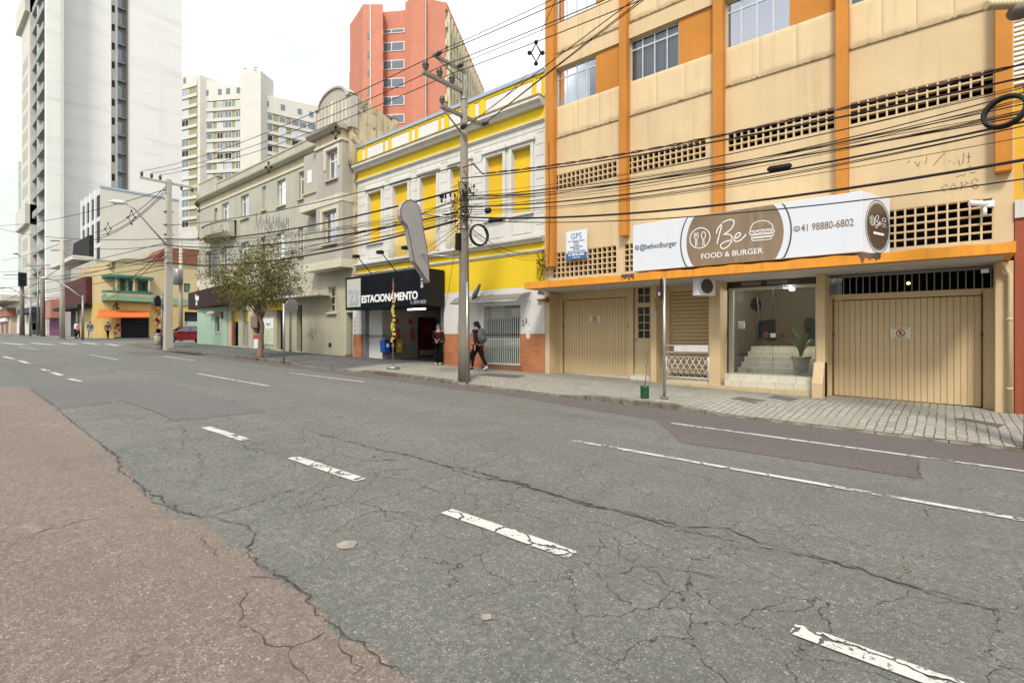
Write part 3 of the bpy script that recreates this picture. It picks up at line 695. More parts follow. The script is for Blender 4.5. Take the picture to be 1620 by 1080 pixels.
# no parking signs
def noparking(u0, u1, z0, z1, d, parent_label):
    t = thing('no_parking_sign', parent_label, 'sign', A.P((u0+u1)/2, d, z0), 'no parking signs on the garage gates')
    MB().box(A, u0, u1, d, d+.008, z0, z1).build('plate', plain('cream plate', (.62, .60, .45), .4), t)
    uc, zc = (u0+u1)/2, (z0+z1)/2; r = (z1-z0)*.27
    MB().ribbon(A, [(uc+r*math.cos(i*math.pi/12), zc+r*math.sin(i*math.pi/12)) for i in range(24)], .022, d+.008, d+.012, closed=True).build('red_ring', M['ink_red'], t)
    MB().ribbon(A, [(uc-r*.7, zc+r*.7), (uc+r*.7, zc-r*.7)], .018, d+.008, d+.0135).build('red_bar', M['ink_red'], t)
    text('E', A, uc, zc, (z1-z0)*.42, d+.010, M['ink'], t, bold=.004)
    text('PROIBIDO ESTACIONAR', A, uc, z1-.035, .036, d+.010, M['ink_red'], t, sx=.85*(u1-u0)/.42)
    text('SUJEITO A GUINCHO', A, uc, z0+.03, .036, d+.010, M['ink'], t, sx=.85*(u1-u0)/.42)
r = A.rect(933.5, 497.5, 511.5, 949.5, RD); noparking(r[0], r[1], r[2], r[3], RD+.012, 'small no parking plate on the narrower gate beside the glazed cream door')
# glazed cream door with transom
du0, du1 = A.at(1004, RD), A.at(1033, RD); dz = gfl(du0)+.12
mb = MB(); zz = lambda px, py: A.hit(px, py, RD)[1]
zA, zB, zC, zD = zz(1010, 534.5), zz(1010, 486), zz(1010, 479), zz(1010, 456)
ua, ub = A.at(1009.5, RD), A.at(1031.5, RD)
mb.wall(A, du0, du1+.1, dz, 3.18, [(ua, ub, zA, zB), (ua, ub, zC, zD)], RD, .04)
for i in range(1, 4): z = zA+(zB-zA)*i/4; mb.box(A, ua, ub, RD-.03, RD-.005, z-.012, z+.012)
for i in range(0, 2): 
    x = ua+(ub-ua)*(i+1)/2.35; mb.box(A, x-.012, x+.012, RD-.032, RD-.007, zA, zB); mb.box(A, x-.012, x+.012, RD-.032, RD-.007, zC, zD)
z = (zC+zD)/2; mb.box(A, ua, ub, RD-.03, RD-.005, z-.012, z+.012)
mb.box(A, du0+.05, du1, RD, RD+.015, dz+.12, zA-.12)
dr = mb.build('glazed_door', M['doorcream'], og)
MB().quad(A.P(ua, RD-.03, zA), A.P(ub, RD-.03, zA), A.P(ub, RD-.03, zD), A.P(ua, RD-.03, zD)).build('pane', M['glass'], dr)
MB().quad(A.P(ua, RD-.2, zA), A.P(ub, RD-.2, zA), A.P(ub, RD-.2, zD), A.P(ua, RD-.2, zD)).build('dark_hall', M['dark'], dr)
MB().cyl(A.P(du0+.06, RD+.0, zA-.05), A.P(du0+.06, RD+.06, zA-.05), .02, 8).build('handle', M['steel'], dr)
MB().box(A, A.at(1003, RD), pr[1][0], RD-.1, RD+.25, -.3, dz).build('doorstep', M['cornice'], og)
nm = MB(); text('3', A, A.at(1036, -.12), 2.72, .2, -.116, None, None, mb=nm); text('9', A, A.at(1037.5, -.12), 2.52, .2, -.116, None, None, mb=nm); nm.build('house_number', M['ink_brown'], og)
# roller shutter
su0, su1 = A.at(1060, RD), A.at(1123, RD); zb = .55; zt = 3.0
vs = []; n = 22; mb = MB()
for i in range(n*4+1):
    z = zb+(zt-zb)*i/(n*4); dd = RD-.05+(.0, .035, .042, .035)[i % 4]; vs += [A.P(su0, dd, z), A.P(su1+.1, dd, z)]
mb.add(vs, [(2*i, 2*i+1, 2*i+3, 2*i+2) for i in range(n*4)], 0, False); mb.build('roller_shutter', plain('tan slat paint', (.50, .37, .20), .55), og)
mb = MB(); mb.box(A, pr[1][1], su0, RD-.1, RD+.05, -.4, 3.18); mb.box(A, su0, su1+.1, RD-.1, RD+.07, 3.0, 3.18); mb.build('shutter_frame', M['cream'], og)
pl0 = A.at(1041, 0); ebx = A.at(1288, .15)
plinth = MB(); plinth.box(A, A.at(1051), pr[2][0], RD-.1, -.04, -.3, A.hit(1085, 597)[1]-.01); plinth.build('plinth', paint('pale step tile', (.55, .49, .36), streak=.25, var=.1, dirt=(.3, .25, .17)), og)
def tiles():
    N = NT('white stair tiles'); v = N.mapping((1, 1, 1), (R(90), 0, 0))
    b = N.n('ShaderNodeTexBrick', {'Vector': N.mapping((1, 1, 0)), 'Color1': (.63, .60, .50, 1), 'Color2': (.57, .545, .45, 1), 'Mortar': (.30, .26, .19, 1), 'Scale': 1, 'Mortar Size': .006, 'Brick Width': .42, 'Row Height': 9, 'Bias': 0}, offset=.0)
    n_ = N.ramp(N.noise(5, 4), .45, .8, 0, .4)
    return N.out(N.mix(n_, b.outputs['Color'], (.42, .36, .26)), .25)
M['tile'] = tiles()
# entrance steps, glass front and stairs inside
eu0, eu1 = pr[2][1], pr[3][0]; st = MB()
z0 = A.hit(1200, 613.5, .1)[1]
s0, s1 = A.at(1140, .12), A.at(1286, .12)
mb = MB(); mb.box(A, A.at(1054), s1, -.04, .14, -.3, z0); mb.build('step', paint('tan plinth', (.56, .46, .28), streak=.3, var=.1, dirt=(.35, .25, .13)), og)
zs_ = [z0, z0+.155, z0+.30]
MB().box(A, A.at(1147, -.1), A.at(1285, -.1), -.35, -.045, z0-.3, zs_[1]).build('step', M['tile'], og)
MB().box(A, eu0+.003, eu1-.003, -3.2, -.35, z0-.3, zs_[2]).build('step', M['tile'], og)
GD = -.75; iu0, iu1 = A.at(1165, GD), A.at(1281, GD)
zz_ = zs_[2]
for i in range(5):
    a = eu0+.13+.015*i; MB().box(A, a, eu1+.05, GD-3.2, GD-.35-.27*i, zz_+.001, zz_+.145*(i+1)).build('stair', M['tile'], og)
hall = MB(); dk = -4.1
P = A.P; h0, h1, hz = eu0-.0, eu1+.45, 3.17
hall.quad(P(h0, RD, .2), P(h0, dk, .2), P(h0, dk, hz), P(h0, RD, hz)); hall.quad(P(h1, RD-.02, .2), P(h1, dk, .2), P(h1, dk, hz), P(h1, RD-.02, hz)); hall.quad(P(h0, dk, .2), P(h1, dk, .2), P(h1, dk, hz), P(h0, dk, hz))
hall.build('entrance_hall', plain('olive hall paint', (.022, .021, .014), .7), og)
mb = MB(); gz1 = A.hit(1200, 458, GD)[1]
mb.box(A, eu0, eu0+.13, GD-.03, GD+.03, zz_, gz1); mb.box(A, eu1-.14, eu1, GD-.03, GD+.03, zz_, gz1); 
mb.box(A, eu0, eu1, GD-.05, GD+.05, gz1, gz1+.07)
ef = mb.build('entrance_frame', plain('pale jamb', (.50, .51, .43), .3), og)
MB().quad(P(eu0+.12, GD, zz_), P(eu1-.13, GD, zz_), P(eu1-.13, GD, gz1), P(eu0+.12, GD, gz1)).build('glass_door', M['glass_door'], ef)
gu = (eu0+eu1)/2
mb = MB(); mb.box(A, gu-.003, gu+.003, GD+.002, GD+.008, zz_, gz1); mb.build('door_seam', M['black'], ef)
zc = A.hit(1213, 530, GD)[1]
for s_ in (-1, 1): MB().lathe(A.P(gu+s_*.17, GD+.03, zc), [(.085, 0), (.085, .03), (.05, .05)], 16, axis=A.n).build('round_pull', M['rust'], ef)
MB().box(A, gu-.06, gu+.07, GD+.004, GD+.016, zc-.06, zc+.05).build('lock', M['whiteplastic'], ef)
MB().box(A, A.at(1167, GD), A.at(1178, GD), GD-.03, GD-.02, A.hit(1170, 520, GD)[1], A.hit(1170, 508, GD)[1]).build('notice', M['whiteplastic'], ef)
MB().quad(P(h0, RD, 3.165), P(h1, RD, 3.165), P(h1, dk, 3.165), P(h0, dk, 3.165)).build('hall_ceiling', M['room'], og)
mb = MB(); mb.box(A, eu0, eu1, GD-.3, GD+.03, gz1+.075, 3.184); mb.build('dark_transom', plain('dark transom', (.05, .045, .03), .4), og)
for u_ in (.35, 1.0): MB().box(A, eu0+u_, eu0+u_+.5, GD+.03, GD+.06, gz1+.12, gz1+.22).build('transom_slat', M['steel'], og)
ll = bpy.data.lights.new('hall_lamp', 'POINT'); ll.energy = 70; ll.shadow_soft_size = .15; ll.color = (1, .96, .85); lo = bpy.data.objects.new('hall_lamp_light', ll); COL.objects.link(lo); lo.location = A.P(gu+.2, GD-.8, 2.95)
MB().ball(A.P(A.at(1251, GD+.15), GD+.15, A.hit(1251, 457, GD)[1]), .05, .05, .06).build('entrance_lamp', emit('lamp glass', (1, .98, .92), 2.0), og)
# sloping side wing to the right of the steps
w0, w1 = A.at(1286.5, .14), A.at(1305, 0)
mb = MB(); vs = []
for u in (w0, w1):
    vs += [A.P(u, .30, -.4), A.P(u, .30, .56), A.P(u, 0.02, 1.05), A.P(u, -.3, 1.05), A.P(u, -.3, -.4)]
mb.add(vs, [(0, 1, 2, 3, 4), (9, 8, 7, 6, 5)] + [(i, (i+1) % 5, 5+(i+1) % 5, 5+i) for i in range(5)]); mb.build('wing_wall', M['cream'], og)
# wide gate with grille over it
q0, q1 = A.at(1318, RD), A.at(1553, RD)
mb = MB(); zt2 = A.hit(1400, 472, RD)[1]; zf = A.hit(1400, 463, RD)[1]
mb.box(A, pr[3][1], q0-.02, RD-.1, RD+.04, -.5, zf); mb.box(A, q1+.02, pr[4][0], RD-.1, RD+.04, -.5, zf); mb.box(A, q0-.02, q1+.02, RD-.1, RD+.05, zt2, zf)
mb.build('gate_frame', M['gate'], og)
gb = plank_gate(q0, q1, gfl(q0)+.02, gfl(q1)+.02, zt2-.02, RD-.02, 24, og)
for u in (q0+.02, q1-.0): MB().tube([A.P(u, RD+.06, .2), A.P(u, RD+.06, zt2+.05)], .012, 6).ball(A.P(u, RD+.07, 1.72), .03, .03, .03, 8, 6).build('gate_bolt', M['rust'], gb)
mb = MB(); n = 22
for i in range(n+1): u = pr[3][1]+.03+(pr[4][0]-pr[3][1]-.06)*i/n; mb.box(A, u-.010, u+.010, RD-.06, RD-.04, zf, 3.17)
mb.box(A, pr[3][1], pr[4][0], RD-.065, RD-.035, 3.11, 3.17)
gr = mb.build('grille', M['steel'], og)
MB().quad(P(pr[3][1]-.1, RD-1.8, zf-.6), P(pr[4][0], RD-1.8, zf-.6), P(pr[4][0], RD-1.8, 3.3), P(pr[3][1]-.1, RD-1.8, 3.3)).build('dark_garage', M['dark'], gr)
MB().ball(A.P(A.at(1437, RD-.5), RD-.5, A.hit(1437, 448, RD-.5)[1]), .035, .035, .03).build('garage_lamp', M['bulb'], og)
r = A.rect(1408.5, 517.5, 536.5, 1441, RD); noparking(r[0], r[1], r[2], r[3], RD-.010, 'no parking plate in the middle of the wide ribbed garage gate')
# downpipe
mb = MB(); ux = A.at(1597, .06); mb.tube([A.P(ux-.14, .2, 3.17), A.P(ux-.10, .12, 3.12), A.P(ux, .07, 2.9), A.P(ux, .07, .12)], .045, 10)
for z in (.62, 2.0): mb.lathe(A.P(ux, .07, z), [(.055, 0), (.055, .04)], 10)
mb.build('downpipe', M['doorcream'], og)
for px, py in ((942, 451), (1418, 421)):
    w = G(0, 900); u, _ = A.hit(px, py, .7); MB().lathe(A.P(u, .55, 3.12), [(.12, 0), (.14, .06), (.14, .065)], 12).build('soffit_light', M['soffit'], og)

# folded bar shelf and lattice railing before the shutter
r0, r1 = A.at(1054, .0), A.at(1121, .0)
def zpx(px, py, d=0): return A.hit(px, py, d)[1]
t = thing('lattice_railing', 'white diamond lattice railing in front of the rolled-down tan shutter', 'railing', A.P((r0+r1)/2, 0, .5))
z0r, z1r = zpx(1085, 597), zpx(1085, 564); mb = MB()
for z in (z0r+.0, z1r): mb.tube([A.P(r0, .0, z), A.P(r1, .0, z)], .014, 6)
for u in (r0, r1-.01): mb.tube([A.P(u, .0, z0r-.05), A.P(u, .0, z1r)], .014, 6)
mb.build('frame', M['frame_white'], t)
mb = MB(); n = 7; w = (r1-r0)/n; h = z1r-z0r
for i in range(-1, n+1):
    for sgn in (1, -1):
        a = (r0+i*w, z0r if sgn > 0 else z1r); b = (r0+(i+2)*w, z1r if sgn > 0 else z0r)
        # clip
        def cl(p, q, x): t_ = (x-p[0])/(q[0]-p[0]); return (x, p[1]+(q[1]-p[1])*t_)
        if a[0] < r0: a = cl(a, b, r0)
        if b[0] > r1: b = cl(a, b, r1)
        if b[0]-a[0] > .01: mb.tube([A.P(a[0], .004*sgn, a[1]), A.P(b[0], .004*sgn, b[1])], .009, 5)
mb.build('diamond_bars', M['frame_white'], t)
t = thing('folding_shelf', 'white folding bar shelf hung above the lattice railing', 'shelf', A.P((r0+r1)/2, .1, 1.2))
zs0, zs1 = zpx(1085, 556, .12), zpx(1085, 547, .12); ul = A.at(1052, .12); um = A.at(1067, .12); ur = A.at(1120, .12)
MB().box(A, um, ur, .08, .14, zs0, zs1).build('panel', M['white_clean'], t)
mb = MB()
for z in (zs0-.02, zs1+.01): mb.tube([A.P(ul, .10, z), A.P(ur, .10, z)], .014, 6)
mb.tube([A.P((um+ur)/2-.15, .15, zs0-.05), A.P((um+ur)/2-.15, .15, zs1+.02)], .012, 6)
mb.build('rail', M['frame_white'], t)
# ================================================================== RESTAURANT SIGN
SD = 1.25
S0, S1 = A.at(1001, SD), A.at(1363.5, SD); Z0, Z1 = 3.46, 4.74
t = thing('restaurant_sign', 'long white restaurant sign with bronze disc and burger drawing on the orange canopy', 'sign', A.P((S0+S1)/2, SD, Z0))
side = (A.o + A.u*-.99 + A.n*.08); f1 = A.P(S1, SD, 0); sd_dir = (Vector((side.x, side.y, 0))-Vector((f1.x, f1.y, 0)))
mb = MB(); pl = [(f1.x, f1.y), (side.x, side.y), (A.P(S0, .2, 0).x, A.P(S0, .2, 0).y), (A.P(S0, SD, 0).x, A.P(S0, SD, 0).y)]
mb.flat(pl, Z0, Z1); bevel(mb.build('box', M['signwhite'], t), .008)
uc = A.hit(1166, 370, SD)[0]; zc = (Z0+Z1)/2-.02; rad = (A.at(1240, SD)-A.at(1086, SD))/2; uc = (A.at(1240, SD)+A.at(1086, SD))/2
def arcdisc(r, zlo, zhi, n=80):
    pts = []
    for i in range(n):
        a = 2*math.pi*i/n; u = r*math.cos(a); z = r*math.sin(a); pts.append((uc+u, min(zhi, max(zlo, zc+z))))
    out = []
    for p in pts:
        if not out or (abs(p[0]-out[-1][0])+abs(p[1]-out[-1][1])) > 1e-4: out.append(p)
    return out
e = .006
MB().prism(A, arcdisc(rad+.17, Z0+e, Z1-e), SD+.001, SD+.004).build('outer_ring', M['ink'], t)
MB().prism(A, arcdisc(rad+.135, Z0+e, Z1-e), SD+.001, SD+.006).build('white_ring', M['signwhite'], t)
MB().prism(A, arcdisc(rad, Z0+e, Z1-e), SD+.001, SD+.008).build('bronze_disc', M['signbrown'], t)
dn = SD+.009
def hu(px): return A.at(px, SD)
def hz_(px, py): return A.hit(px, py, SD)
wi = M['white_ink']
# crossed fork and spoon roundel
def cs(cx, cy): return A.hit(980+cx/3.682, 280+cy/3.682, SD)
c0 = cs(469, 356); rr_ = (cs(528, 356)[0]-cs(411, 356)[0])/2
mb = MB(); mb.ribbon(A, [(c0[0]+rr_*math.cos(i*math.pi/20), c0[1]+rr_*math.sin(i*math.pi/20)) for i in range(40)], .022, dn, dn+.004, closed=True)
fx_, sx_ = c0[0]-rr_*.36, c0[0]+rr_*.36; w = .018; q_ = rr_/.42
for k_ in (-1, 0, 1, 2): mb.ribbon(A, [(fx_+(k_-.5)*.052*q_, c0[1]+.24*q_), (fx_+(k_-.5)*.052*q_, c0[1]+.08*q_)], w*.8, dn, dn+.004)
mb.ribbon(A, [(fx_-.078*q_, c0[1]+.08*q_), (fx_-.07*q_, c0[1]+.02*q_), (fx_-.025*q_, c0[1]-.04*q_), (fx_+.025*q_, c0[1]-.04*q_), (fx_+.07*q_, c0[1]+.02*q_), (fx_+.078*q_, c0[1]+.08*q_)], w, dn, dn+.004)
for d2 in (-1, 1): mb.ribbon(A, [(fx_+d2*.018*q_, c0[1]-.04*q_), (fx_+d2*.034*q_, c0[1]-.34*q_)], w*.8, dn, dn+.004); mb.ribbon(A, [(sx_+d2*.018*q_, c0[1]-.06*q_), (sx_+d2*.034*q_, c0[1]-.34*q_)], w*.8, dn, dn+.004)
mb.ribbon(A, [(sx_+.085*q_*math.cos(i*math.pi/12), c0[1]+.09*q_+.15*q_*math.sin(i*math.pi/12)) for i in range(24)], w, dn, dn+.004, closed=True)
mb.build('cutlery_roundel', wi, t)
def smooth(pts, k=6):
    out = []
    for i in range(len(pts)-1):
        p0 = pts[max(i-1, 0)]; p1 = pts[i]; p2 = pts[i+1]; p3 = pts[min(i+2, len(pts)-1)]
        for j in range(k):
            x = j/k; out.append(tuple(.5*((2*p1[a]) + (-p0[a]+p2[a])*x + (2*p0[a]-5*p1[a]+4*p2[a]-p3[a])*x*x + (-p0[a]+3*p1[a]-3*p2[a]+p3[a])*x**3) for a in range(2)))
    out.append(pts[-1]); return out
mb = MB()      # hand-written capital B and small e
for st_ in ([(598, 268), (592, 300), (580, 345), (570, 385), (566, 390)], [(566, 330), (575, 300), (605, 265), (640, 250), (662, 252), (668, 268), (655, 298), (625, 325), (605, 335), (640, 335), (656, 350), (652, 378), (632, 405), (608, 418), (594, 412), (590, 398), (610, 380), (660, 365), (690, 352), (705, 335), (700, 325), (686, 330), (672, 350), (668, 368), (680, 376), (705, 368), (730, 345), (737, 333)]):
    mb.ribbon(A, smooth([cs(*p) for p in st_]), .026, dn, dn+.004)
mb.build('script_lettering', wi, t)
mb = MB()      # burger line drawing
for st_, cl_ in (([(762, 312), (766, 295), (780, 272), (808, 258), (840, 254), (868, 260), (888, 275), (896, 292), (893, 303), (830, 308), (762, 318), (760, 314)], True),
                 ([(760, 322), (775, 318), (790, 327), (805, 314), (820, 325), (835, 312), (850, 320), (865, 308), (880, 316), (900, 306), (905, 312), (903, 320), (880, 324), (830, 328), (762, 336), (757, 330)], True),
                 ([(765, 342), (900, 328), (903, 340), (768, 354)], True),
                 ([(766, 360), (890, 346), (886, 358), (872, 364), (785, 371), (772, 369)], True)):
    mb.ribbon(A, [cs(*p) for p in st_], .018, dn, dn+.004, closed=True)
for p in ((800, 272), (818, 266), (835, 275), (850, 265), (868, 276), (792, 290), (812, 285)): q = cs(*p); mb.ribbon(A, [(q[0]-.006, q[1]), (q[0]+.006, q[1])], .01, dn, dn+.004)
mb.build('burger_drawing', wi, t)
def tsign(s, x0, x1, y, hpx, mat, bold=.0, name='lettering', par=t):
    a = cs(x0, y[0]); b = cs(x1, y[1]); mb = MB(); text(s, A, 0, 0, 1, 0, None, None, mb=mb, align='LEFT', bold=bold)
    xs_ = [v.x for v in mb.v]; w = max(xs_)-min(xs_); x_min = min(xs_); sz = hpx
    mb2 = MB(); text(s, A, a[0], (a[1]+b[1])/2, sz, dn+.001, None, None, mb=mb2, align='LEFT', sx=(b[0]-a[0])/(w*sz), bold=bold*sz)
    return mb2.build(name, mat, par)
tsign('FOOD & BURGER', 474, 832, (463, 432), .185, wi, .004)
dn = SD+.002
tsign('@befoodburger', 118, 332, (409, 389), .20, M['ink'], .007)
tsign('41 98880-6802', 1058, 1364, (297, 268), .225, M['ink_brown'], .008)
for c_, mt in ((cs(103, 412), M['ink']), (cs(1033, 302), M['ink_brown'])):
    mb = MB(); mb.ribbon(A, [(c_[0]+.055*math.cos(i*math.pi/8), c_[1]+.055*math.sin(i*math.pi/8)) for i in range(16)], .022, dn, dn+.004, closed=True)
    mb.ribbon(A, [(c_[0]-.02, c_[1]+.02), (c_[0]-.005, c_[1]-.01), (c_[0]+.025, c_[1]-.02)], .02, dn, dn+.004); mb.build('round_icon', mt, t)
# round emblem on the angled end
sdu = Vector((sd_dir.x, sd_dir.y, 0)).normalized(); sn = Vector((sdu.y, -sdu.x, 0))
E = Frame((f1.x, f1.y, 0), sdu, sn); ew_ = sd_dir.length; ec = ew_*.56; ez = Z0+.60
if sn.dot(Vector((0, 0, 0))-E.o) < 0: E = Frame((f1.x, f1.y, 0), sdu, -sn)
ea, eb = .50, .52
def ell(k, n=48): return [(ec+ea*k*math.cos(i*2*math.pi/n), ez+eb*k*math.sin(i*2*math.pi/n)) for i in range(n)]
mb = MB(); mb.ribbon(E, ell(1.09), .018, .002, .005, closed=True); mb.build('emblem_ring', M['ink'], t)
MB().prism(E, ell(1.0), .001, .006).build('emblem_disc', M['signbrown_dark'], t)
mb = MB(); 
for i in range(44): a = i*2*math.pi/44; mb.ribbon(E, [(ec+ea*.95*math.cos(a)-.008, ez+eb*.95*math.sin(a)), (ec+ea*.95*math.cos(a)+.008, ez+eb*.95*math.sin(a))], .016, .006, .009)
mb.build('emblem_beads', wi, t)
mb = MB(); mb.ribbon(E, [(ec-.27+.10*math.cos(i*math.pi/10), ez+.10+.10*math.sin(i*math.pi/10)) for i in range(20)], .012, .007, .010, closed=True)
mb.ribbon(E, [(ec-.30, ez+.17), (ec-.30, ez+.03)], .014, .007, .010); mb.ribbon(E, [(ec-.24, ez+.17), (ec-.24, ez+.03)], .014, .007, .010)
bs = [(598, 268), (592, 300), (580, 345), (570, 385)]; b2 = [(566, 330), (575, 300), (605, 265), (640, 250), (662, 252), (668, 268), (655, 298), (625, 325), (605, 335), (640, 335), (656, 350), (652, 378), (632, 405), (608, 418), (594, 412), (590, 398), (610, 380), (660, 365), (690, 352), (705, 335), (700, 325), (686, 330), (672, 350), (668, 368), (680, 376), (705, 368), (730, 345), (737, 333)]
f_ = lambda p: (ec-.02+(p[0]-650)*.0018, ez+.10-(p[1]-335)*.0016)
mb.ribbon(E, [f_(p) for p in bs], .014, .007, .010); mb.ribbon(E, smooth([f_(p) for p in b2], 3), .014, .007, .010)
for dz_ in (.10, .04, -.01): mb.ribbon(E, [(ec+.16, ez+.04+dz_), (ec+.34, ez+.04+dz_)], .012, .007, .010)
mb.ribbon(E, [(ec+.16, ez+.14), (ec+.19, ez+.20), (ec+.25, ez+.22), (ec+.31, ez+.20), (ec+.34, ez+.14)], .012, .007, .010)
mb.ribbon(E, [(ec-.22, ez-.15), (ec+.24, ez-.15)], .05, .007, .009)
mb.build('emblem_drawing', wi, t)

# GPS-type poster, white and blue
r = A.rect(895.5, 367, 411.5, 928.5, .12); t = thing('agency_sign', 'white and blue notice hung over the lower screen at the left of the beige facade', 'sign', A.P(r[0], .1, r[2]))
MB().box(A, r[0], r[1], .08, .12, r[2], r[3]).build('board', M['signwhite'], t)
MB().box(A, r[0]+.004, r[1]-.004, .121, .124, r[2]+.004, r[2]+.21).build('blue_band', M['ink_blue'], t)
um = (r[0]+r[1])/2; H = r[3]-r[2]
text('GPS', A, um, r[3]-.19, .26, .126, M['ink_blue'], t, bold=-.004)
text('MANUTENCAO PREDIAL', A, um, r[3]-.34, .06, .126, M['ink_gray'], t)
for s_, z_ in (('PINTURA', .42), ('LAVAGEM', .50), ('IMPERMEABILIZACAO', .575), ('FACHADAS', .65), ('RESTAURACAO DE PASTILHAS', .725)): text(s_, A, um, r[3]-z_*H, .05, .126, M['ink_blue'], t)
text('41 98740-4366', A, um, r[2]+.14, .10, .128, M['white_ink'], t, bold=.003); text('41 3524-4366', A, um, r[2]+.05, .06, .128, M['white_ink'], t)

# small double-faced emblem sign hanging from the soffit
t = thing('hanging_sign', 'small white box sign with dark round emblem hanging under the canopy beside the shutter', 'sign', A.P(A.at(1110, .6), .6, 2.4))
hx0 = A.hit(1103.5, 437, 1.05); zb_ = A.hit(1110, 463, 1.0)[1]; zt_ = A.hit(1110, 438, 1.0)[1]
F2 = Frame(A.P(hx0[0], 1.05, 0), Vector((.42, .907, 0)), Vector((.907, -.42, 0)))
MB().box(F2, 0, .62, -.16, 0, zb_-.06, zt_+.02).build('box', M['signwhite'], t)
MB().prism(F2, [(.33+.21*math.cos(i*math.pi/16), (zb_+zt_)/2-.02+.19*math.sin(i*math.pi/16)) for i in range(32)], .001, .006).build('emblem', M['signbrown_dark'], t)
MB().tube([F2.P(.3, -.08, zt_+.02), F2.P(.3, -.08, 3.19)], .012, 6).build('hanger', M['steel'], t)

# security cameras -------------------------------------------------------
t = thing('security_camera', 'white security camera on the screen at the right end of the beige facade', 'camera', A.P(A.at(1556, .1), .1, 4.3))
p = A.P(A.at(1562, .05), .0, A.hit(1562, 323, .1)[1]); MB().box(WORLDF, p.x-.05, p.x+.10, p.y-.16, p.y, p.z-.06, p.z+.06).build('bracket', M['whiteplastic'], t)
MB().cyl(p+Vector((-.28, -.22, .05)), p+Vector((0, -.12, 0)), .055, 12).build('camera_body', M['whiteplastic'], t)
MB().cyl(p+Vector((-.04, -.12, -.05)), p+Vector((-.04, -.12, -.22)), .035, 10).build('junction_tube', M['whiteplastic'], t)
t = thing('security_camera', 'small pale security camera under the left tip of the orange canopy', 'camera', A.P(A.at(850, .5), .5, 3.1))
p = A.P(A.at(852, .6), .6, 3.12); MB().cyl(p, p+Vector((.22, 0, -.03)), .06, 12).build('camera_body', M['soffit'], t); MB().cyl(p+Vector((.05, 0, .0)), p+Vector((.05, 0, .07)), .03, 8).build('mount', M['soffit'], t)
t = thing('floodlight', 'rusty bracket with a square lamp stub on the left end pier', 'lamp', A.P(A.at(864, .05), .05, 2.7))
p = A.P(A.at(868, 0), 0, A.hit(868, 474)[1]); MB().box(WORLDF, p.x-.06, p.x+.02, p.y-.06, p.y, p.z-.09, p.z+.09).build('wall_plate', M['rust'], t)
MB().box(WORLDF, p.x-.42, p.x-.06, p.y-.10, p.y-.03, p.z-.04, p.z+.04).build('arm', M['rust'], t)
t = thing('floodlight', 'little white floodlight at the top right corner over the wide gate', 'lamp', A.P(A.at(1562, -.1), -.1, 3.0))
p = A.P(A.at(1562, -.1), -.1, 3.02); MB().box(WORLDF, p.x-.10, p.x+.02, p.y-.12, p.y, p.z-.04, p.z+.03).build('lamp_head', M['whiteplastic'], t); MB().cyl(p+Vector((0, 0, 0)), p+Vector((.06, 0, .12)), .014, 6).build('stem', M['steel'], t)

# pot plant inside the entrance ------------------------------------------
fl = zz_
t = thing('potted_plant', 'broad-leaved plant in a pale green pot inside the glass entrance', 'plant', A.P(A.at(1268, GD-.3), GD-.3, fl))
p = A.P(A.at(1267, GD-.3), GD-.3, fl+.12); MB().lathe(p, [(.17, 0), (.21, .30), (.24, .33), (.24, .38), (.20, .38), (.19, .30)], 18).build('pot', plain('pale green plastic', (.42, .46, .34), .45), t)
lf = MB(); rr = random.Random(4)
for i in range(26):
    a = rr.uniform(0, 6.28); b0 = p+Vector((0, 0, .34)); ln = rr.uniform(.45, 1.15); sp = rr.uniform(.08, .38); w = rr.uniform(.03, .07); dx, dy = math.cos(a), math.sin(a); q = []
    for j in range(6):
        s = j/5; q.append((b0+Vector((dx*sp*s*s*1.2, dy*sp*s*s*.7, ln*s*(1-.25*s))), w*math.sin(math.pi*(.12+.88*s))**.8*.9+.004))
    vs = []
    for c_, w_ in q: vs += [c_+Vector((-dy*w_, dx*w_, 0)), c_-Vector((-dy*w_, dx*w_, 0))]
    lf.add(vs, [(2*j, 2*j+1, 2*j+3, 2*j+2) for j in range(5)], 0, True)
M['leaf'] = plain('deep green leaf', (.035, .12, .015), .4, var=.4)
lf.build('leaves', M['leaf'], t)

# ================================================================== NEIGHBOUR AT THE RIGHT EDGE
t = thing('house', 'terracotta wall house with yellow upper storey and blue windows at the right edge', 'house', (2.5, 14.3, -.1))
zt_ = A.hit(1612, 345)[1]
MB().box(A, XR+.01, 8, -8, .02, -.8, zt_).build('wall', paint('terracotta render', (.33, .085, .045), streak=.15, var=.15), t)
MB().box(A, XR+.01, 8, -8, .06, zt_, zt_+.35).build('ledge', M['cornice'], t)
zu = A.hit(1612, 50, -.5)[1]
B2 = Frame((0, 14.9, 0)); hs_ = []
for px, y1, y0 in ((1606, 262, 305),): r = B2.rect(px, y1, y0, 1624, 0); hs_.append((r[0]+.12, r[0]+.9, r[2], r[3]))
hs_ += [(hs_[0][0], hs_[0][1], hs_[0][2]+2.0, hs_[0][3]+2.0)]
MB().wall(B2, XR+.02, 8, zt_+.35, zu+.6, hs_, 0, .15).build('upper_wall', paint('ochre render', (.62, .36, .05), streak=.1), t)
for h_ in hs_: window(B2, h_, t, 0, .1, cols=2, frame=plain('blue frame', (.05, .20, .50), .5) if 'blue frame' not in bpy.data.materials else bpy.data.materials['blue frame'], glass=M['glass'])
mb = MB()
for i in range(14): mb.box(B2, XR+.02, 8, -.02, .05, zu-1.05+i*.10, zu-1.05+i*.10+.05)
mb.build('louvre', M['whiteplastic'], t)
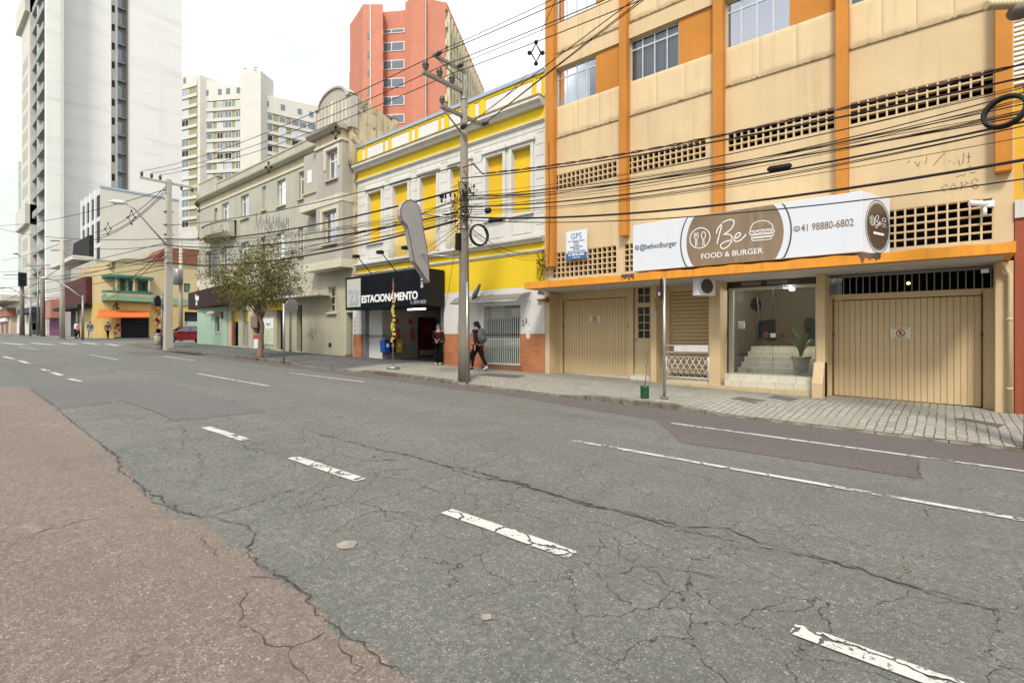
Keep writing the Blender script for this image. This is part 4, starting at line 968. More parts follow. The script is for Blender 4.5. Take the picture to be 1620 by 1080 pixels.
# ================================================================== YELLOW AND WHITE BUILDING
yb = thing('townhouse', 'old yellow and white two-storey townhouse with shuttered windows and a parapet', 'house', (-16.3, 14.3, .4))
YL, YR = A.at(565.5), XL-.005
W1 = A.rect(583, 302, 384, 604, 0); zwt = 8.42; zwb = 6.08; zdb = 5.22
openx = [(583, 604, zwb), (622.5, 646, zdb), (665.5, 691.5, zdb), (714, 743, zdb), (769.5, 796.5, zwb), (810.5, 840.5, zwb)]
ops = [(A.at(a), A.at(b), z, zwt) for a, b, z in openx]
garage = (A.at(572, 0), A.at(702, 0), -.5, 2.95); dgate = (A.at(765, 0), A.at(823, 0), .3, A.hit(790, 484)[1])
ldoor = (0, 0, 0, 0)
Zb = dict(brick=1.76, white=3.42, yel=4.97, ledge=5.16, wtop=9.12, fr=9.62, cor=9.95, par=10.78)
def band(z0, z1, holes, mat, name='wall', d=0, dep=.22):
    return MB().wall(A, YL, YR, z0, z1, [h for h in holes if h[2] < z1 and h[3] > z0], d, dep).build(name, mat, yb)
def brickmat():
    N = NT('painted brick'); b = N.n('ShaderNodeTexBrick', {'Vector': N.mapping((1, 1, 1), (R(90), 0, 0)), 'Color1': (.48, .17, .06, 1), 'Color2': (.38, .12, .045, 1), 'Mortar': (.27, .11, .06, 1), 'Scale': 1, 'Mortar Size': .008, 'Brick Width': .24, 'Row Height': .07})
    col = N.mix(N.ramp(N.noise(1.5, 5, .6), .4, .7, 0, .55), b.outputs['Color'], (.52, .24, .11))
    return N.out(col, .85, N.bump(b.outputs['Fac'], -.5, .008))
M['brick'] = brickmat()
clip = lambda h, z0, z1: (h[0], h[1], max(h[2], z0-.0), min(h[3], z1))
gh = [garage, dgate]
band(-.6, Zb['brick'], [(garage[0], garage[1], -.6, 9), (dgate[0], dgate[1], .62, 9)], M['brick'], 'brick_dado', .02)
band(Zb['brick'], Zb['white'], [(garage[0], garage[1], 0, 2.95), (dgate[0], dgate[1], 0, dgate[3])], M['white_clean'])
band(Zb['white'], Zb['yel'], [], M['yellow'])
# rusticated white storey
band(Zb['ledge'], Zb['wtop'], ops, M['white'])
band(Zb['wtop'], Zb['fr'], [], M['yellow'], 'frieze'); band(Zb['yel'], Zb['ledge'], [], M['white'])
band(Zb['fr'], Zb['par'], [], M['yellow'], 'parapet_wall')
core = MB(); core.quad((YL, 14.3, -.5), (YL, 26, -.5), (YL, 26, 10.7), (YL, 14.3, 10.7)); core.quad((YR-.01, 14.3, -.5), (YR-.01, 26, -.5), (YR-.01, 26, 10.7), (YR-.01, 14.3, 10.7)); core.quad((YL, 14.6, 10.6), (YR, 14.6, 10.6), (YR, 26, 10.6), (YL, 26, 10.6)); core.quad((YL, 26, -.5), (YR, 26, -.5), (YR, 26, 10.6), (YL, 26, 10.6))
core.quad((YL, 14.31, 3.05), (YR, 14.31, 3.05), (YR, 26, 3.05), (YL, 26, 3.05)); core.build('side_wall', M['white_clean'], yb)
def mold(z, h, d, mat, name='moulding', u0=None, u1=None):
    u0 = YL if u0 is None else u0; u1 = YR if u1 is None else u1
    prof = [(0, z), (d*.45, z), (d*.6, z+h*.35), (d, z+h*.6), (d, z+h), (0, z+h)]
    vs = [A.P(u0, a, b) for a, b in prof]+[A.P(u1, a, b) for a, b in prof]; n = len(prof)
    return MB().add(vs, [(i, (i+1) % n, n+(i+1) % n, n+i) for i in range(n)]+[tuple(range(n)), tuple(range(2*n-1, n-1, -1))]).build(name, mat, yb)
mold(Zb['yel']-.02, .20, .22, M['white'], 'ledge'); mold(4.60, .10, .07, M['white'])
mold(Zb['wtop']-.02, .09, .10, M['white'])
mold(Zb['fr'], .26, .34, M['white'], 'cornice'); MB().box(A, YL, YR, 0, .36, Zb['fr']+.26, Zb['fr']+.32).build('cornice_top', M['moss'], yb)
MB().box(A, YL, YR, -.15, .06, Zb['par'], Zb['par']+.13).build('metal_capping', M['gutter'], yb)
# dark course lines of the rusticated wall
gl = MB(); zl = 5.55
xs_ = sorted([(o[0]-.20, o[1]+.20) for o in ops]); segs = []; c_ = YL
for a, b in xs_:
    if a > c_: segs.append((c_, a))
    c_ = max(c_, b)
segs.append((c_, YR))
while zl < 9.0:
    for a, b in segs:
        if b-a > .12: gl.box(A, a+.03, b-.03, -.01, .004, zl, zl+.022)
    zl += .40
gl.box(A, YL, YR, -.01, .004, 8.86, 8.885); gl.build('course_lines', M['brown_line'], yb)
for i, (a, b, z0, z1) in enumerate(ops):
    mb = MB(); w = .13
    mb.box(A, a-w, a, 0, .06, z0, z1+w); mb.box(A, b, b+w, 0, .06, z0, z1+w); mb.box(A, a, b, 0, .058, z1, z1+w)
    mb.box(A, a-w-.07, b+w+.07, 0, .13, z1+w, z1+w+.10); mb.box(A, a-w-.02, b+w+.02, 0, .09, z1+w+.10, z1+w+.15)
    sur = mb.build('window_surround', M['white'], yb)
    MB().box(A, a+.002, b-.002, -.22, -.17, z0+.002, z1-.002).build('shutter', M['yellow_shutter'], yb)
    if z0 > 6: 
        mb = MB(); mb.box(A, a-w, b+w, 0, .10, z0-.10, z0); zc0, zc1 = 5.35, 5.85; mb.ribbon(A, [(a, zc0), (b, zc0), (b, zc1), (a, zc1)], .03, .0, .02, closed=True); mb.build('sill', M['white'], yb)
    else:
        rl = MB(); n = 15; z2 = z0+.95
        for k_ in range(n+1):
            x = a-.12+(b-a+.24)*k_/n; rl.tube([A.P(x, .17, z0), A.P(x, .17+.05*math.sin(1.2), z0+.3), A.P(x, .17, z2)], .010, 5)
        for z in (z0+.03, z2-.06, z2): rl.tube([A.P(a-.14, .0, z), A.P(a-.14, .17, z), A.P(b+.14, .17, z), A.P(b+.14, 0, z)], .014, 5)
        rl.build('balcony_railing', M['trim_cream'], yb)
# white panels of the parapet
zp0, zp1 = Zb['cor']+.13, Zb['par']-.16; x = YL+.25
for wd in (.35, 1.45, .35, 1.45, .35, 1.45, .35, 1.45, .35, 1.45, .35):
    pass
pxs = [(573.5, 577.5), (582, 606.5), (610, 614.5), (620, 647.5), (652.5, 656.5), (662.5, 694), (699, 703), (711.5, 741), (752, 758), (769, 842), (849.5, 857)]
for a, b in pxs:
    a, b = A.at(a), A.at(b); MB().box(A, a, b, 0, .022, zp0, zp1).build('parapet_panel', M['white_clean'], yb)
    MB().ribbon(A, [(a-.05, zp0-.05), (b+.05, zp0-.05), (b+.05, zp1+.05), (a-.05, zp1+.05)], .03, 0, .035, closed=True).build('panel_border', M['yellow'], yb)
MB().box(A, YL, YR, 0, .05, Zb['cor'], Zb['cor']+.06).build('plinth_band', M['white'], yb)
# door with scissor gate and awning
a, b, z0, z1 = dgate; z0 = .62
gg = MB(); dd = -.05; n = 20
for k_ in range(n+1): u = a+(b-a)*k_/n; gg.box(A, u-.012, u+.012, dd-.02, dd, z0, z1-.02)
for zc in (1.35, 2.45):
    for k_ in range(n):
        u = a+(b-a)*k_/n; w = (b-a)/n
        for r_ in range(4):
            za = zc+.10*r_-.15
            gg.tube([A.P(u, dd+.006, za), A.P(u+w, dd+.006, za+.10)], .007, 4); gg.tube([A.P(u, dd+.010, za+.10), A.P(u+w, dd+.010, za)], .007, 4)
gg.box(A, a, b, dd-.03, dd+.01, z0, z0+.06); gg.build('scissor_gate', plain('pale green-white enamel', (.56, .60, .54), .45), yb)
ds = MB(); ds.quad(A.P(a, -.22, z0), A.P(b, -.22, z0), A.P(b, -.22, z1), A.P(a, -.22, z1)); dn_ = ds.build('glazed_front', M['glass'], yb)
MB().quad(A.P(a-.4, -.55, z0), A.P(b+.4, -.55, z0), A.P(b+.4, -.55, z1), A.P(a-.4, -.55, z1)).build('shop_curtain', curtain_mat('greenish curtain', (.10, .12, .10), (.20, .23, .19)), dn_)
for q0_, q1_, ya, yb_ in ((776, 797, 485, 505), (808, 825, 488, 500)): r = A.rect(q0_, ya, yb_, min(q1_, 822), -.1); MB().box(A, r[0], r[1], -.14, -.13, r[2], r[3]).build('paper_notice', plain('yellowed paper', (.62, .58, .40), .7) if 'yellowed paper' not in bpy.data.materials else bpy.data.materials['yellowed paper'], dn_)
mb = MB(); mb.box(A, a-.1, b+.1, -.3, .05, .2, z0); mb.build('threshold', paint('brown threshold', (.25, .12, .07)), yb)
t = thing('awning', 'grey curved polycarbonate awning above the scissor gate', 'awning', A.P((a+b)/2, .4, z1))
a0, b0 = A.at(741, .0)-.2, A.at(831, .3); prof = [(0, z1+.42), (.22, z1+.40), (.45, z1+.34), (.65, z1+.24), (.80, z1+.10)]
N = NT('smoky polycarbonate'); pb = N.n('ShaderNodeBsdfPrincipled', {'Base Color': (.20, .20, .19, 1), 'Roughness': .25}); tb = N.n('ShaderNodeBsdfTransparent', {'Color': (.6, .6, .6, 1)}); ms = N.n('ShaderNodeMixShader', {0: .72, 1: tb.outputs[0], 2: pb.outputs[0]}); oo = N.n('ShaderNodeOutputMaterial'); N.t.links.new(ms.outputs[0], oo.inputs[0]); M['poly'] = N.m
vs = [A.P(a0, d, z) for d, z in prof]+[A.P(b0, d, z) for d, z in prof]; MB().add(vs, [(i, i+1, 6+i, 5+i) for i in range(4)], 0, True).build('sheet', M['poly'], t)
for u in (a0, (a0+b0)/2-.1, b0): MB().tube([A.P(u, d, z+.01) for d, z in prof]+[A.P(u, .02, z1+.12)], .014, 6).build('rib', M['galv'], t)
MB().tube([A.P(a0, .8, z1+.11), A.P(b0, .8, z1+.11)], .016, 6).build('front_rail', M['galv'], t)
t = thing('satellite_dish', 'dark satellite dish seen edge-on on the white wall above the awning', 'antenna', A.P(A.at(752), .1, A.hit(752, 462)[1]))
p = A.P(A.at(752, .45), .45, A.hit(751, 462, .45)[1]); ax = RV*.9+FV*(-.10)+Vector((0, 0, -.40))
MB().lathe(p, [(.02, -.05), (.18, -.035), (.30, .0), (.37, .05), (.36, .055), (.29, .008), (.17, -.025)], 20, axis=ax).build('dish', M['steel'], t)
MB().tube([p, A.P(A.at(747), .0, p.z-.02)], .02, 6).build('wall_arm', M['galv'], t)
nm = MB(); 
for s_, px, py in (('2', 828, 511.5), ('3', 832.5, 508), ('.', 836.2, 510.5)): text(s_, A, A.at(px), A.hit(px, py)[1], .27, .012, None, None, mb=nm)
nm.build('house_number', M['ink'], yb)
rr_b = A.rect(834, 522, 533, 843, 0)
t = tag(MB().box(A, rr_b[0], rr_b[1]-.1, 0, .06, rr_b[2]-.05, rr_b[3]).box(A, rr_b[0]+.05, rr_b[1]-.15, 0, .05, 1.55, rr_b[2]-.052).build('meter_box', M['white_clean'], loc=A.P(rr_b[0], 0, 1.6)), 'white meter box on the brick dado under the number 23', 'meter box')
# black fascia sign over the garage ---------------------------------------
FD = 1.1; f0, f1_ = A.at(546.5, FD), A.at(671.5, FD); fz0, fz1 = 2.87, 4.36
t = thing('parking_sign', 'black parking lot fascia reading 23 ESTACIONAMENTO over the garage entrance', 'sign', A.P((f0+f1_)/2, FD, fz0))
bevel(MB().box(A, f0, f1_, 0.05, FD, fz0, fz1).build('box', M['blackpanel'], t), .01)
MB().box(A, f1_+.002, f1_+.012, .06, FD-.01, fz0+.01, fz1-.01).build('side_panel', M['blackpanel2'], t)
def ft(px, py): return A.hit(px, py, FD)
a, b = ft(549, 0)[0], ft(570.5, 0)[0]; za, zb_ = fz0+.12, fz1-.10
MB().box(A, a, b, FD+.001, FD+.006, za, zb_).build('pale_panel', plain('pale panel', (.50, .50, .42), .4), t)
text('23', A, (a+b)/2+.02, za+.40, .98, FD+.008, M['ink_gray'], t, 'number_shadow', sx=.80, bold=.035); text('23', A, (a+b)/2, za+.42, .98, FD+.014, plain('silver numeral', (.36, .40, .46), .35), t, 'number', sx=.80, bold=.012)
u0, u1 = ft(571.5, 0)[0]+.02, ft(660.5, 0)[0]
mbx = MB(); text('ESTACIONAMENTO', A, 0, 0, 1, 0, None, None, mb=mbx, align='LEFT', bold=.03); w_ = max(v.x for v in mbx.v)-min(v.x for v in mbx.v)
text('ESTACIONAMENTO', A, u0, fz0+.42, .44, FD+.008, M['white_ink'], t, align='LEFT', sx=(u1-u0)/(w_*.44), bold=.016)
text('F. 3079-0525', A, ft(662, 0)[0], fz0+.15, .19, FD+.008, M['ink_gray'], t, align='CENTER', sx=.95, bold=.004)
text('24 HS', A, ft(667.5, 0)[0], fz0+.95, .2, FD+.008, M['white_ink'], t, rot=-math.pi/2, bold=.004)
for i, px in enumerate((562, 600, 640)):
    lab = ('spotlight arm rising from the left end of the black fascia', 'spotlight arm over the middle of the black fascia', 'spotlight arm nearest the tall grey blade sign')[i]
    s_ = thing('sign_spotlight', lab, 'lamp', A.P(A.at(px+26, .9), .9, fz1), 'spotlights over the black fascia')
    p0 = A.P(A.at(px+28, .9), .9, fz1-.02); p1 = A.P(A.at(px+2, 1.9), 1.9, fz1+.72)
    MB().tube([p0, p1], .02, 6).build('arm', M['black'], s_)
    d_ = (p1-p0).normalized(); MB().box(Frame(p1, (1, 0, 0), (0, -1, 0)), -.16, .10, -.10, .10, -.09, .03).build('lamp_head', M['black'], s_)
# garage interior
GI = Frame((A.at(612, -.3), 0, 0), (0, 1, 0), (1, 0, 0))       # side wall looking toward the right
gx = GI.o.x; fl_ = .55
mb = MB(); mb.quad((gx, 14.35, fl_-.5), (gx, 19.6, fl_-.5), (gx, 19.6, 3.0), (gx, 14.35, 3.0)); mb.build('garage_side_wall', paint('pale garage wall', (.36, .34, .28), streak=.1), yb)
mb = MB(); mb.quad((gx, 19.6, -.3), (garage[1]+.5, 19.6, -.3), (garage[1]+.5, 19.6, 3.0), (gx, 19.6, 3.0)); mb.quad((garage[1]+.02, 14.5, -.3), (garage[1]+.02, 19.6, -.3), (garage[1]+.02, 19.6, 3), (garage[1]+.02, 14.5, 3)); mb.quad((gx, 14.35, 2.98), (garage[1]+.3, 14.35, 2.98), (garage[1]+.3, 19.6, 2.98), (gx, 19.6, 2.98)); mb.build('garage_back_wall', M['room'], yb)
mb = MB(); mb.quad((gx-2, 14.31, gz(-18)+.175), (garage[1]+.3, 14.31, gz(-16)+.17), (garage[1]+.3, 19.6, gz(-16)+.17), (gx-2, 19.6, gz(-18)+.175)); mb.build('garage_floor', plain('garage floor', (.10, .09, .08), .8), yb)
MB().box(A, A.at(576, -.3), gx-.003, -.34, -.28, .2, 2.97).build('white_jamb', M['white_clean'], yb)
MB().box(A, A.at(571.5, .0), A.at(576, -.0), -.3, -.05, .2, 2.97).build('dark_jamb', M['steel'], yb)
MB().box(A, A.at(697, -.05), A.at(701, -.05), -.25, -.05, .2, 2.97).build('gate_rail', M['steel'], yb)
t = thing('tube_light', 'lit fluorescent tube on the ceiling of the garage', 'lamp', A.P(A.at(658, -1), -1, 2.8))
zt_ = A.hit(658, 490, -1)[1]; MB().box(A, A.at(645, -1), A.at(672, -1), -1.06, -.98, zt_, zt_+.06).build('tube', M['tube'], t); MB().box(A, A.at(645, -1), A.at(672, -1), -1.08, -.96, zt_+.065, zt_+.09).build('housing', M['whiteplastic'], t)
def gwall(px, py): return GI.hit(px, py, .0)
for i, (px, mt, lb) in enumerate(((604, plain('blue plastic', (.01, .06, .32), .35), 'blue recycling bin hung on the garage wall'), (614, plain('brown plastic', (.07, .015, .012), .35), 'dark brown recycling bin between the blue and yellow ones'), (624.5, plain('yellow plastic', (.60, .42, .01), .35), 'yellow recycling bin behind the striped flag pole'))):
    u, zt2_ = gwall(px+ (2 if i == 0 else 0), 539); _, zb2 = gwall(px, 557); w = .20
    b_ = thing('recycling_bin', lb, 'bin', GI.P(u, .2, zb2), 'recycling bins in the garage')
    prof = [(u-w*.8, zb2), (u+w*.8, zb2), (u+w, zt2_), (u-w, zt2_)]
    MB().prism(GI, prof, .02, .36).build('bin_body', mt, b_); MB().prism(GI, [(u-w-.02, zt2_), (u+w+.02, zt2_), (u+w*.8, zt2_+.07), (u-w*.8, zt2_+.07)], .01, .38).build('lid', mt, b_)
    MB().box(GI, u-.07, u+.07, .362, .366, (zb2+zt2_)/2-.02, (zb2+zt2_)/2+.14).build('sticker', M['white_ink'], b_)
for i, (px, py) in enumerate(((628, 528), (649, 528))):
    u, z_ = gwall(px, py); lb = ('red fire extinguisher partly behind the striped flag', 'red fire extinguisher on the garage wall left of the poster')[i]
    e_ = thing('fire_extinguisher', lb, 'extinguisher', GI.P(u, .12, z_-.3), 'extinguishers in the garage')
    MB().lathe(GI.P(u, .12, z_-.25), [(.06, 0), (.085, .02), (.085, .38), (.06, .45), (.03, .48)], 12).build('cylinder', M['ink_red'], e_)
    MB().cyl(GI.P(u, .12, z_+.22), GI.P(u, .12, z_+.30), .025, 8).build('valve', M['black'], e_)
    MB().tube([GI.P(u, .14, z_+.28), GI.P(u-.12, .16, z_+.15), GI.P(u-.12, .14, z_-.1)], .012, 5).build('hose', M['black'], e_)
    zq = gwall(px, 508)[1]; MB().box(GI, u-.09, u+.09, .0, .01, zq-.12, zq+.12).build('extinguisher_plate', M['ink_red'], e_)
u0_, zt3 = gwall(661, 502); u1_, _ = gwall(689, 502); _, zb3 = gwall(670, 564)
t = thing('poster', 'dark red advertising poster on the garage wall behind the standing woman', 'poster', GI.P(u0_, .02, zb3))
MB().box(GI, u0_, u1_, .005, .03, zb3, zt3).build('frame', M['black'], t)
MB().box(GI, u0_+.06, u1_-.06, .031, .036, zb3+.35, zt3-.06).build('print', plain('wine red print', (.10, .006, .01), .4), t)
MB().box(GI, u0_+.06, u1_-.06, .031, .036, zb3+.06, zb3+.345).build('footer', plain('beige print', (.35, .28, .22), .5), t)
MB().prism(GI, [(u0_+.2, zb3+1.2), (u0_+1.1, zb3+1.2), (u0_+.6, zt3-.3)], .037, .039).build('pattern', plain('dim red print', (.22, .03, .03), .5), t)
# narrow strip left of the garage (white over orange) with a steel door
# ================================================================== GREY THREE-STOREY BUILDING
gb_ = thing('corner_building', 'long grey plaster building with cream trims and an arched parapet, left of the yellow townhouse', 'building', (-33, 14.3, .8))
GL, GR = A.at(318), YL-.005
RC = 2.2                                     # rounded corner radius
def gp(mb, name, mat, par=None): return mb.build(name, mat, par or gb_)
hit = lambda px, py, d=0: A.hit(px, py, d)
def rr4(a, yt, yb_, b, d=0): return A.rect(a, yt, yb_, b, d)
top = [rr4(351, 323, 352, 362), rr4(381, 310, 346, 393.5), rr4(438.5, 285.5, 326, 451.5), rr4(472.5, 273, 308, 481.5)]
TZ0, TZ1 = 9.3, 10.82
def same(r, z0, z1): return (r[0], r[1], z0, z1)
topw = [same(r, TZ0, TZ1) for r in top]; glb = same(rr4(414.5, 296, 333, 421), 9.4, 10.85); tdoor = same(rr4(339, 330, 352, 344), 8.8, 10.7)
mz0, mz1 = 6.15, 7.75
midw = [same(rr4(381, 0, 0, 393.5), mz0, mz1), same(rr4(437, 0, 0, 450), mz0, mz1), same(rr4(471.5, 0, 0, 480), mz0, mz1), same(rr4(351, 0, 0, 362), mz0, mz1)]; mglb = same(rr4(412, 0, 0, 420), mz0, mz1)
mdoor = same(rr4(325, 0, 0, 344), 6.0, 7.8)
gfz = 4.5
gfo = dict(d0=(A.at(301+68), A.at(301+76), -.5, 3.3), )
doors = [same(rr4(366.5, 0, 0, 377), -.5, 3.35), same(rr4(384, 0, 0, 392.5), -.5, 3.35), same(rr4(400, 0, 0, 413), -.5, 3.35), same(rr4(437.5, 0, 0, 449.5), -.5, 3.35), same(rr4(469.5, 0, 0, 478), -.5, 3.4)]
gwin = same(rr4(519.5, 0, 0, 532), 2.9, 4.22); sdoor = same(rr4(548, 0, 0, 558), -.5, 2.85)
gw2 = same(rr4(341, 0, 0, 349), 1.95, 3.1)
oL, oR = A.at(500, .6), A.at(553, .6)       # bay
up = MB().wall(A, GL, GR, gfz, 11.55, topw+[glb, tdoor]+midw+[mglb, mdoor], 0, .2); gp(up, 'upper_wall', M['gray_old'])
gx0 = A.at(360); gp(MB().wall(A, gx0, GR, -.5, gfz, doors+[gwin, sdoor], 0, .25), 'ground_floor_wall', M['gray_ground'])
gp(MB().wall(A, A.at(313), gx0, -.5, gfz, [gw2], .04, .2).quad(A.P(gx0, .04, -.5), A.P(gx0, -.2, -.5), A.P(gx0, -.2, gfz), A.P(gx0, .04, gfz)), 'mint_wall', M['green'])
mb = MB(); mb.quad((GR, 14.31, -.5), (GR, 27, -.5), (GR, 27, 12.6), (GR, 14.31, 12.6)); mb.quad((GL-RC, 14.3+RC, -.5), (GL-RC, 27, -.5), (GL-RC, 27, 11.6), (GL-RC, 14.3+RC, 11.6)); mb.quad((GL-RC, 27, -.5), (GR, 27, -.5), (GR, 27, 12.6), (GL-RC, 27, 11.6)); mb.quad((GL, 14.6, 11.5), (GR, 14.6, 11.5), (GR, 27, 11.5), (GL, 27, 11.5)); gp(mb, 'side_wall', M['gray_old'])
def curve(r, dd, z0, z1, mat, name, n=10, par=None, extra=0):
    c = Vector((GL, 14.3+RC, 0)); mb = MB(); vs = []
    for i in range(n+1):
        a = math.pi/2*i/n; vs += [(c.x-(RC+dd)*math.sin(a), c.y-(RC+dd)*math.cos(a), z0), (c.x-(RC+dd)*math.sin(a), c.y-(RC+dd)*math.cos(a), z1)]
    mb.add(vs, [(2*i, 2*i+2, 2*i+3, 2*i+1) for i in range(n)], 0, True)
    if dd > 0:
        for zi in (0, 1):
            vs2 = []
            for i in range(n+1):
                a = math.pi/2*i/n
                for q in (RC, RC+dd): vs2.append((c.x-q*math.sin(a), c.y-q*math.cos(a), (z0, z1)[zi]))
            mb.add(vs2, [(2*i, 2*i+2, 2*i+3, 2*i+1) for i in range(n)])
    return mb.build(name, mat, par or gb_)
curve(0, 0, -.5, gfz, M['green'], 'corner_wall'); curve(0, 0, gfz, 11.55, M['gray_old'], 'corner_wall')
curve(0, .30, 11.55, 11.75, M['moss'], 'corner_cornice'); curve(0, .08, 11.75, 12.9, M['gray_old'], 'corner_parapet'); curve(0, .14, 11.05, 11.17, M['trim_cream'], 'corner_band')
for z0_, z1_ in ((mz0, mz1), (TZ0-.1, TZ1)):     # windows of the rounded corner, on a facet
    ang = R(38); cc = Vector((GL, 14.3+RC, 0)); n_ = Vector((-math.sin(ang), -math.cos(ang), 0)); u_ = Vector((math.cos(ang), -math.sin(ang), 0)); FC = Frame(cc+n_*(RC+.02), u_, n_)
    w_ = gp(MB().box(FC, -.55, .55, -.05, .03, z0_-.05, z1_+.05), 'window_surround', M['gray_old']); 
    fw_ = gp(MB().box(FC, -.45, .45, .031, .05, z0_, z1_), 'window', M['frame_white']); MB().box(FC, -.38, -.03, .051, .056, z0_+.07, z1_-.07).build('pane', M['glass_sky'], fw_); MB().box(FC, .03, .38, .051, .056, z0_+.07, z1_-.07).build('pane', M['glass_sky'], fw_)
    gp(MB().box(FC, -.6, .6, .0, .12, z0_-.14, z0_-.052), 'sill', M['trim_tan'])
for i, r in enumerate(topw): window(A, r, gb_, 0, .14, cols=2, transom=.38, glass=M['glass_sky'], sill=.12, sillm=M['trim_tan'], curtain=[(0, .55)] if i % 2 else [(0, 1)], fw=.06)
for i, r in enumerate(midw): window(A, r, gb_, 0, .14, cols=2, transom=.4, glass=M['glass_sky'], sill=.12, sillm=M['trim_tan'], fw=.06)
for r in (glb, mglb): window(A, r, gb_, 0, .1, cols=1, rows=6, glass=M['glass'], sill=.12, sillm=M['trim_tan'], frame=M['trim_tan'], fw=.07, curtain=[(0, 1)])
for r in (tdoor, mdoor): window(A, r, gb_, 0, .16, cols=1, glass=M['glass'], fw=.05)
# bands and parapet
def gband(z0, z1, d, mat, u0=None, u1=None, name='band'):
    return gp(MB().box(A, GL if u0 is None else u0, GR if u1 is None else u1, 0, d, z0, z1), name, mat)
gband(11.05, 11.17, .06, M['trim_cream'], u1=oL); gband(11.17, 11.55, .03, M['trim_tan'], u1=oL)
prof = [(0, 11.55), (.18, 11.55), (.34, 11.68), (.36, 11.76), (0, 11.82)]
vs = [A.P(GL, a, b) for a, b in prof]+[A.P(oL, a, b) for a, b in prof]
gp(MB().add(vs, [(i, (i+1) % 5, 5+(i+1) % 5, 5+i) for i in range(5)]+[(0, 1, 2, 3, 4), (9, 8, 7, 6, 5)]), 'cornice', M['gray_old'])
gp(MB().box(A, A.at(345), oL, -.12, .05, 11.80, 12.35), 'parapet_wall', M['gray_old']); gp(MB().box(A, A.at(345), oL, -.14, .09, 12.35, 12.42), 'parapet_coping', M['trim_tan'])
gp(MB().box(A, A.at(345), oL+2, -3.0, -2.7, 11.5, 13.35), 'set_back_wall', M['trim_tan']); gp(MB().box(A, A.at(345), oL+2, -3.05, -2.6, 13.35, 13.45), 'set_back_coping', M['rust'])
gp(MB().box(A, GL-.1, A.at(344.5), -.2, .085, 11.8, 12.9), 'parapet_pier', M['gray_old']); gp(MB().box(A, GL-.15, A.at(346.5), -.25, .12, 12.9, 12.98), 'pier_coping', M['trim_tan'])
# upper bay with arched gable
wt_ = same(rr4(521, 0, 0, 538.5, .45), A.hit(521, 288, .45)[1], A.hit(521, 243, .45)[1]); wm_ = same(rr4(515.5, 0, 0, 537, .45), A.hit(515.5, 388, .45)[1], A.hit(515.5, 338, .45)[1])
OB = 5.05; DB = .6
mb = MB().wall(A, oL, GR-.35, OB, 11.7, [wt_, wm_], DB, .22)
mb.quad(A.P(oL, 0, OB), A.P(oL, DB, OB), A.P(oL, DB, 11.7), A.P(oL, 0, 11.7)); mb.quad(A.P(GR-.35, 0, OB), A.P(GR-.35, DB, OB), A.P(GR-.35, DB, 11.7), A.P(GR-.35, 0, 11.7)); mb.quad(A.P(oL, 0, OB), A.P(GR-.35, 0, OB), A.P(GR-.35, DB, OB), A.P(oL, DB, OB))
gp(mb, 'bay_wall', M['gray_warm'])
gp(MB().box(A, oL-1.1, GR-.34, 0, DB+.09, OB-.02, OB+.38), 'bay_skirt', M['trim_cream'])
u_ = A.at(483, .3); mb = MB(); mb.box(A, u_, oL-.002, 0, .38, 8.2, 11.3); bx = gp(mb, 'side_bay', M['gray_warm']); gp(MB().box(A, u_, GR-.33, .0, DB+.03, 8.22, 8.62), 'band', M['trim_cream'])
gp(MB().box(A, u_-.05, oL, 0, .46, TZ0-.12, TZ0-.02), 'sill', M['trim_tan'])
r = rr4(487, 0, 0, 493, .38); p_ = tag(MB().box(A, r[0], r[1], .38, .40, 9.78, 10.45).build('notice_board', M['whiteplastic'], loc=A.P(r[0], .38, 9)), 'small white and green letting notice high on the grey facade beside a window', 'notice')
for wq, nm_ in ((wt_, 't'), (wm_, 'm')):
    window(A, wq, gb_, DB, .18, cols=2, transom=.45, glass=M['glass_sky'], frame=M['frame_cream'] if nm_ == 'm' else M['frame_white'], sill=.12, sillm=M['trim_tan'], curtain=[(0, 1)] if nm_ == 'm' else None, fw=.07, rows=1 if nm_ == 't' else 3)
    a, b, c, e = wq; mb = MB(); mb.box(A, a-.2, a-.05, DB, DB+.05, e-.9, e+.2); mb.box(A, b+.05, b+.2, DB, DB+.05, e-.9, e+.2); mb.box(A, a-.05, b+.05, DB, DB+.048, e+.05, e+.2); gp(mb, 'window_surround', M['trim_cream'])
gp(MB().box(A, oL-.05, GR-.3, 0, DB+.08, 11.15, 11.25), 'band', M['trim_cream']); gp(MB().box(A, oL-.02, GR-.32, 0, DB+.04, 11.25, 11.7), 'frieze', M['trim_tan'])
vs = [A.P(oL-.35, a*1.2+DB*(a > 0), b+.12) for a, b in prof]+[A.P(GR-.2, a*1.2+DB*(a > 0), b+.12) for a, b in prof]
gp(MB().add(vs, [(i, (i+1) % 5, 5+(i+1) % 5, 5+i) for i in range(5)]+[(0, 1, 2, 3, 4), (9, 8, 7, 6, 5)]), 'cornice', M['gray_warm'])
ga0, ga1 = A.at(501, .4), A.at(556, .4); gm = (ga0+ga1)/2; hw = (ga1-ga0)/2
def gable(off=0): 
    out = [(ga0-off, 11.75), (ga0-off, 13.30+off*.6)]
    for i in range(13):
        a = math.pi*(1-i/12); out.append((gm+hw*.80*math.cos(a), 13.30+off+.68*math.sin(a)))
    return out+[(ga1+off, 13.30+off*.6), (ga1+off, 11.75)]
gp(MB().prism(A, gable(), .05, .45), 'arched_gable', M['gray_warm'])
cp_ = gable(.0)[1:-1]; gp(MB().ribbon(A, [(u, z+.02) for u, z in cp_], .10, .0, .52), 'gable_coping', M['gray_old'])
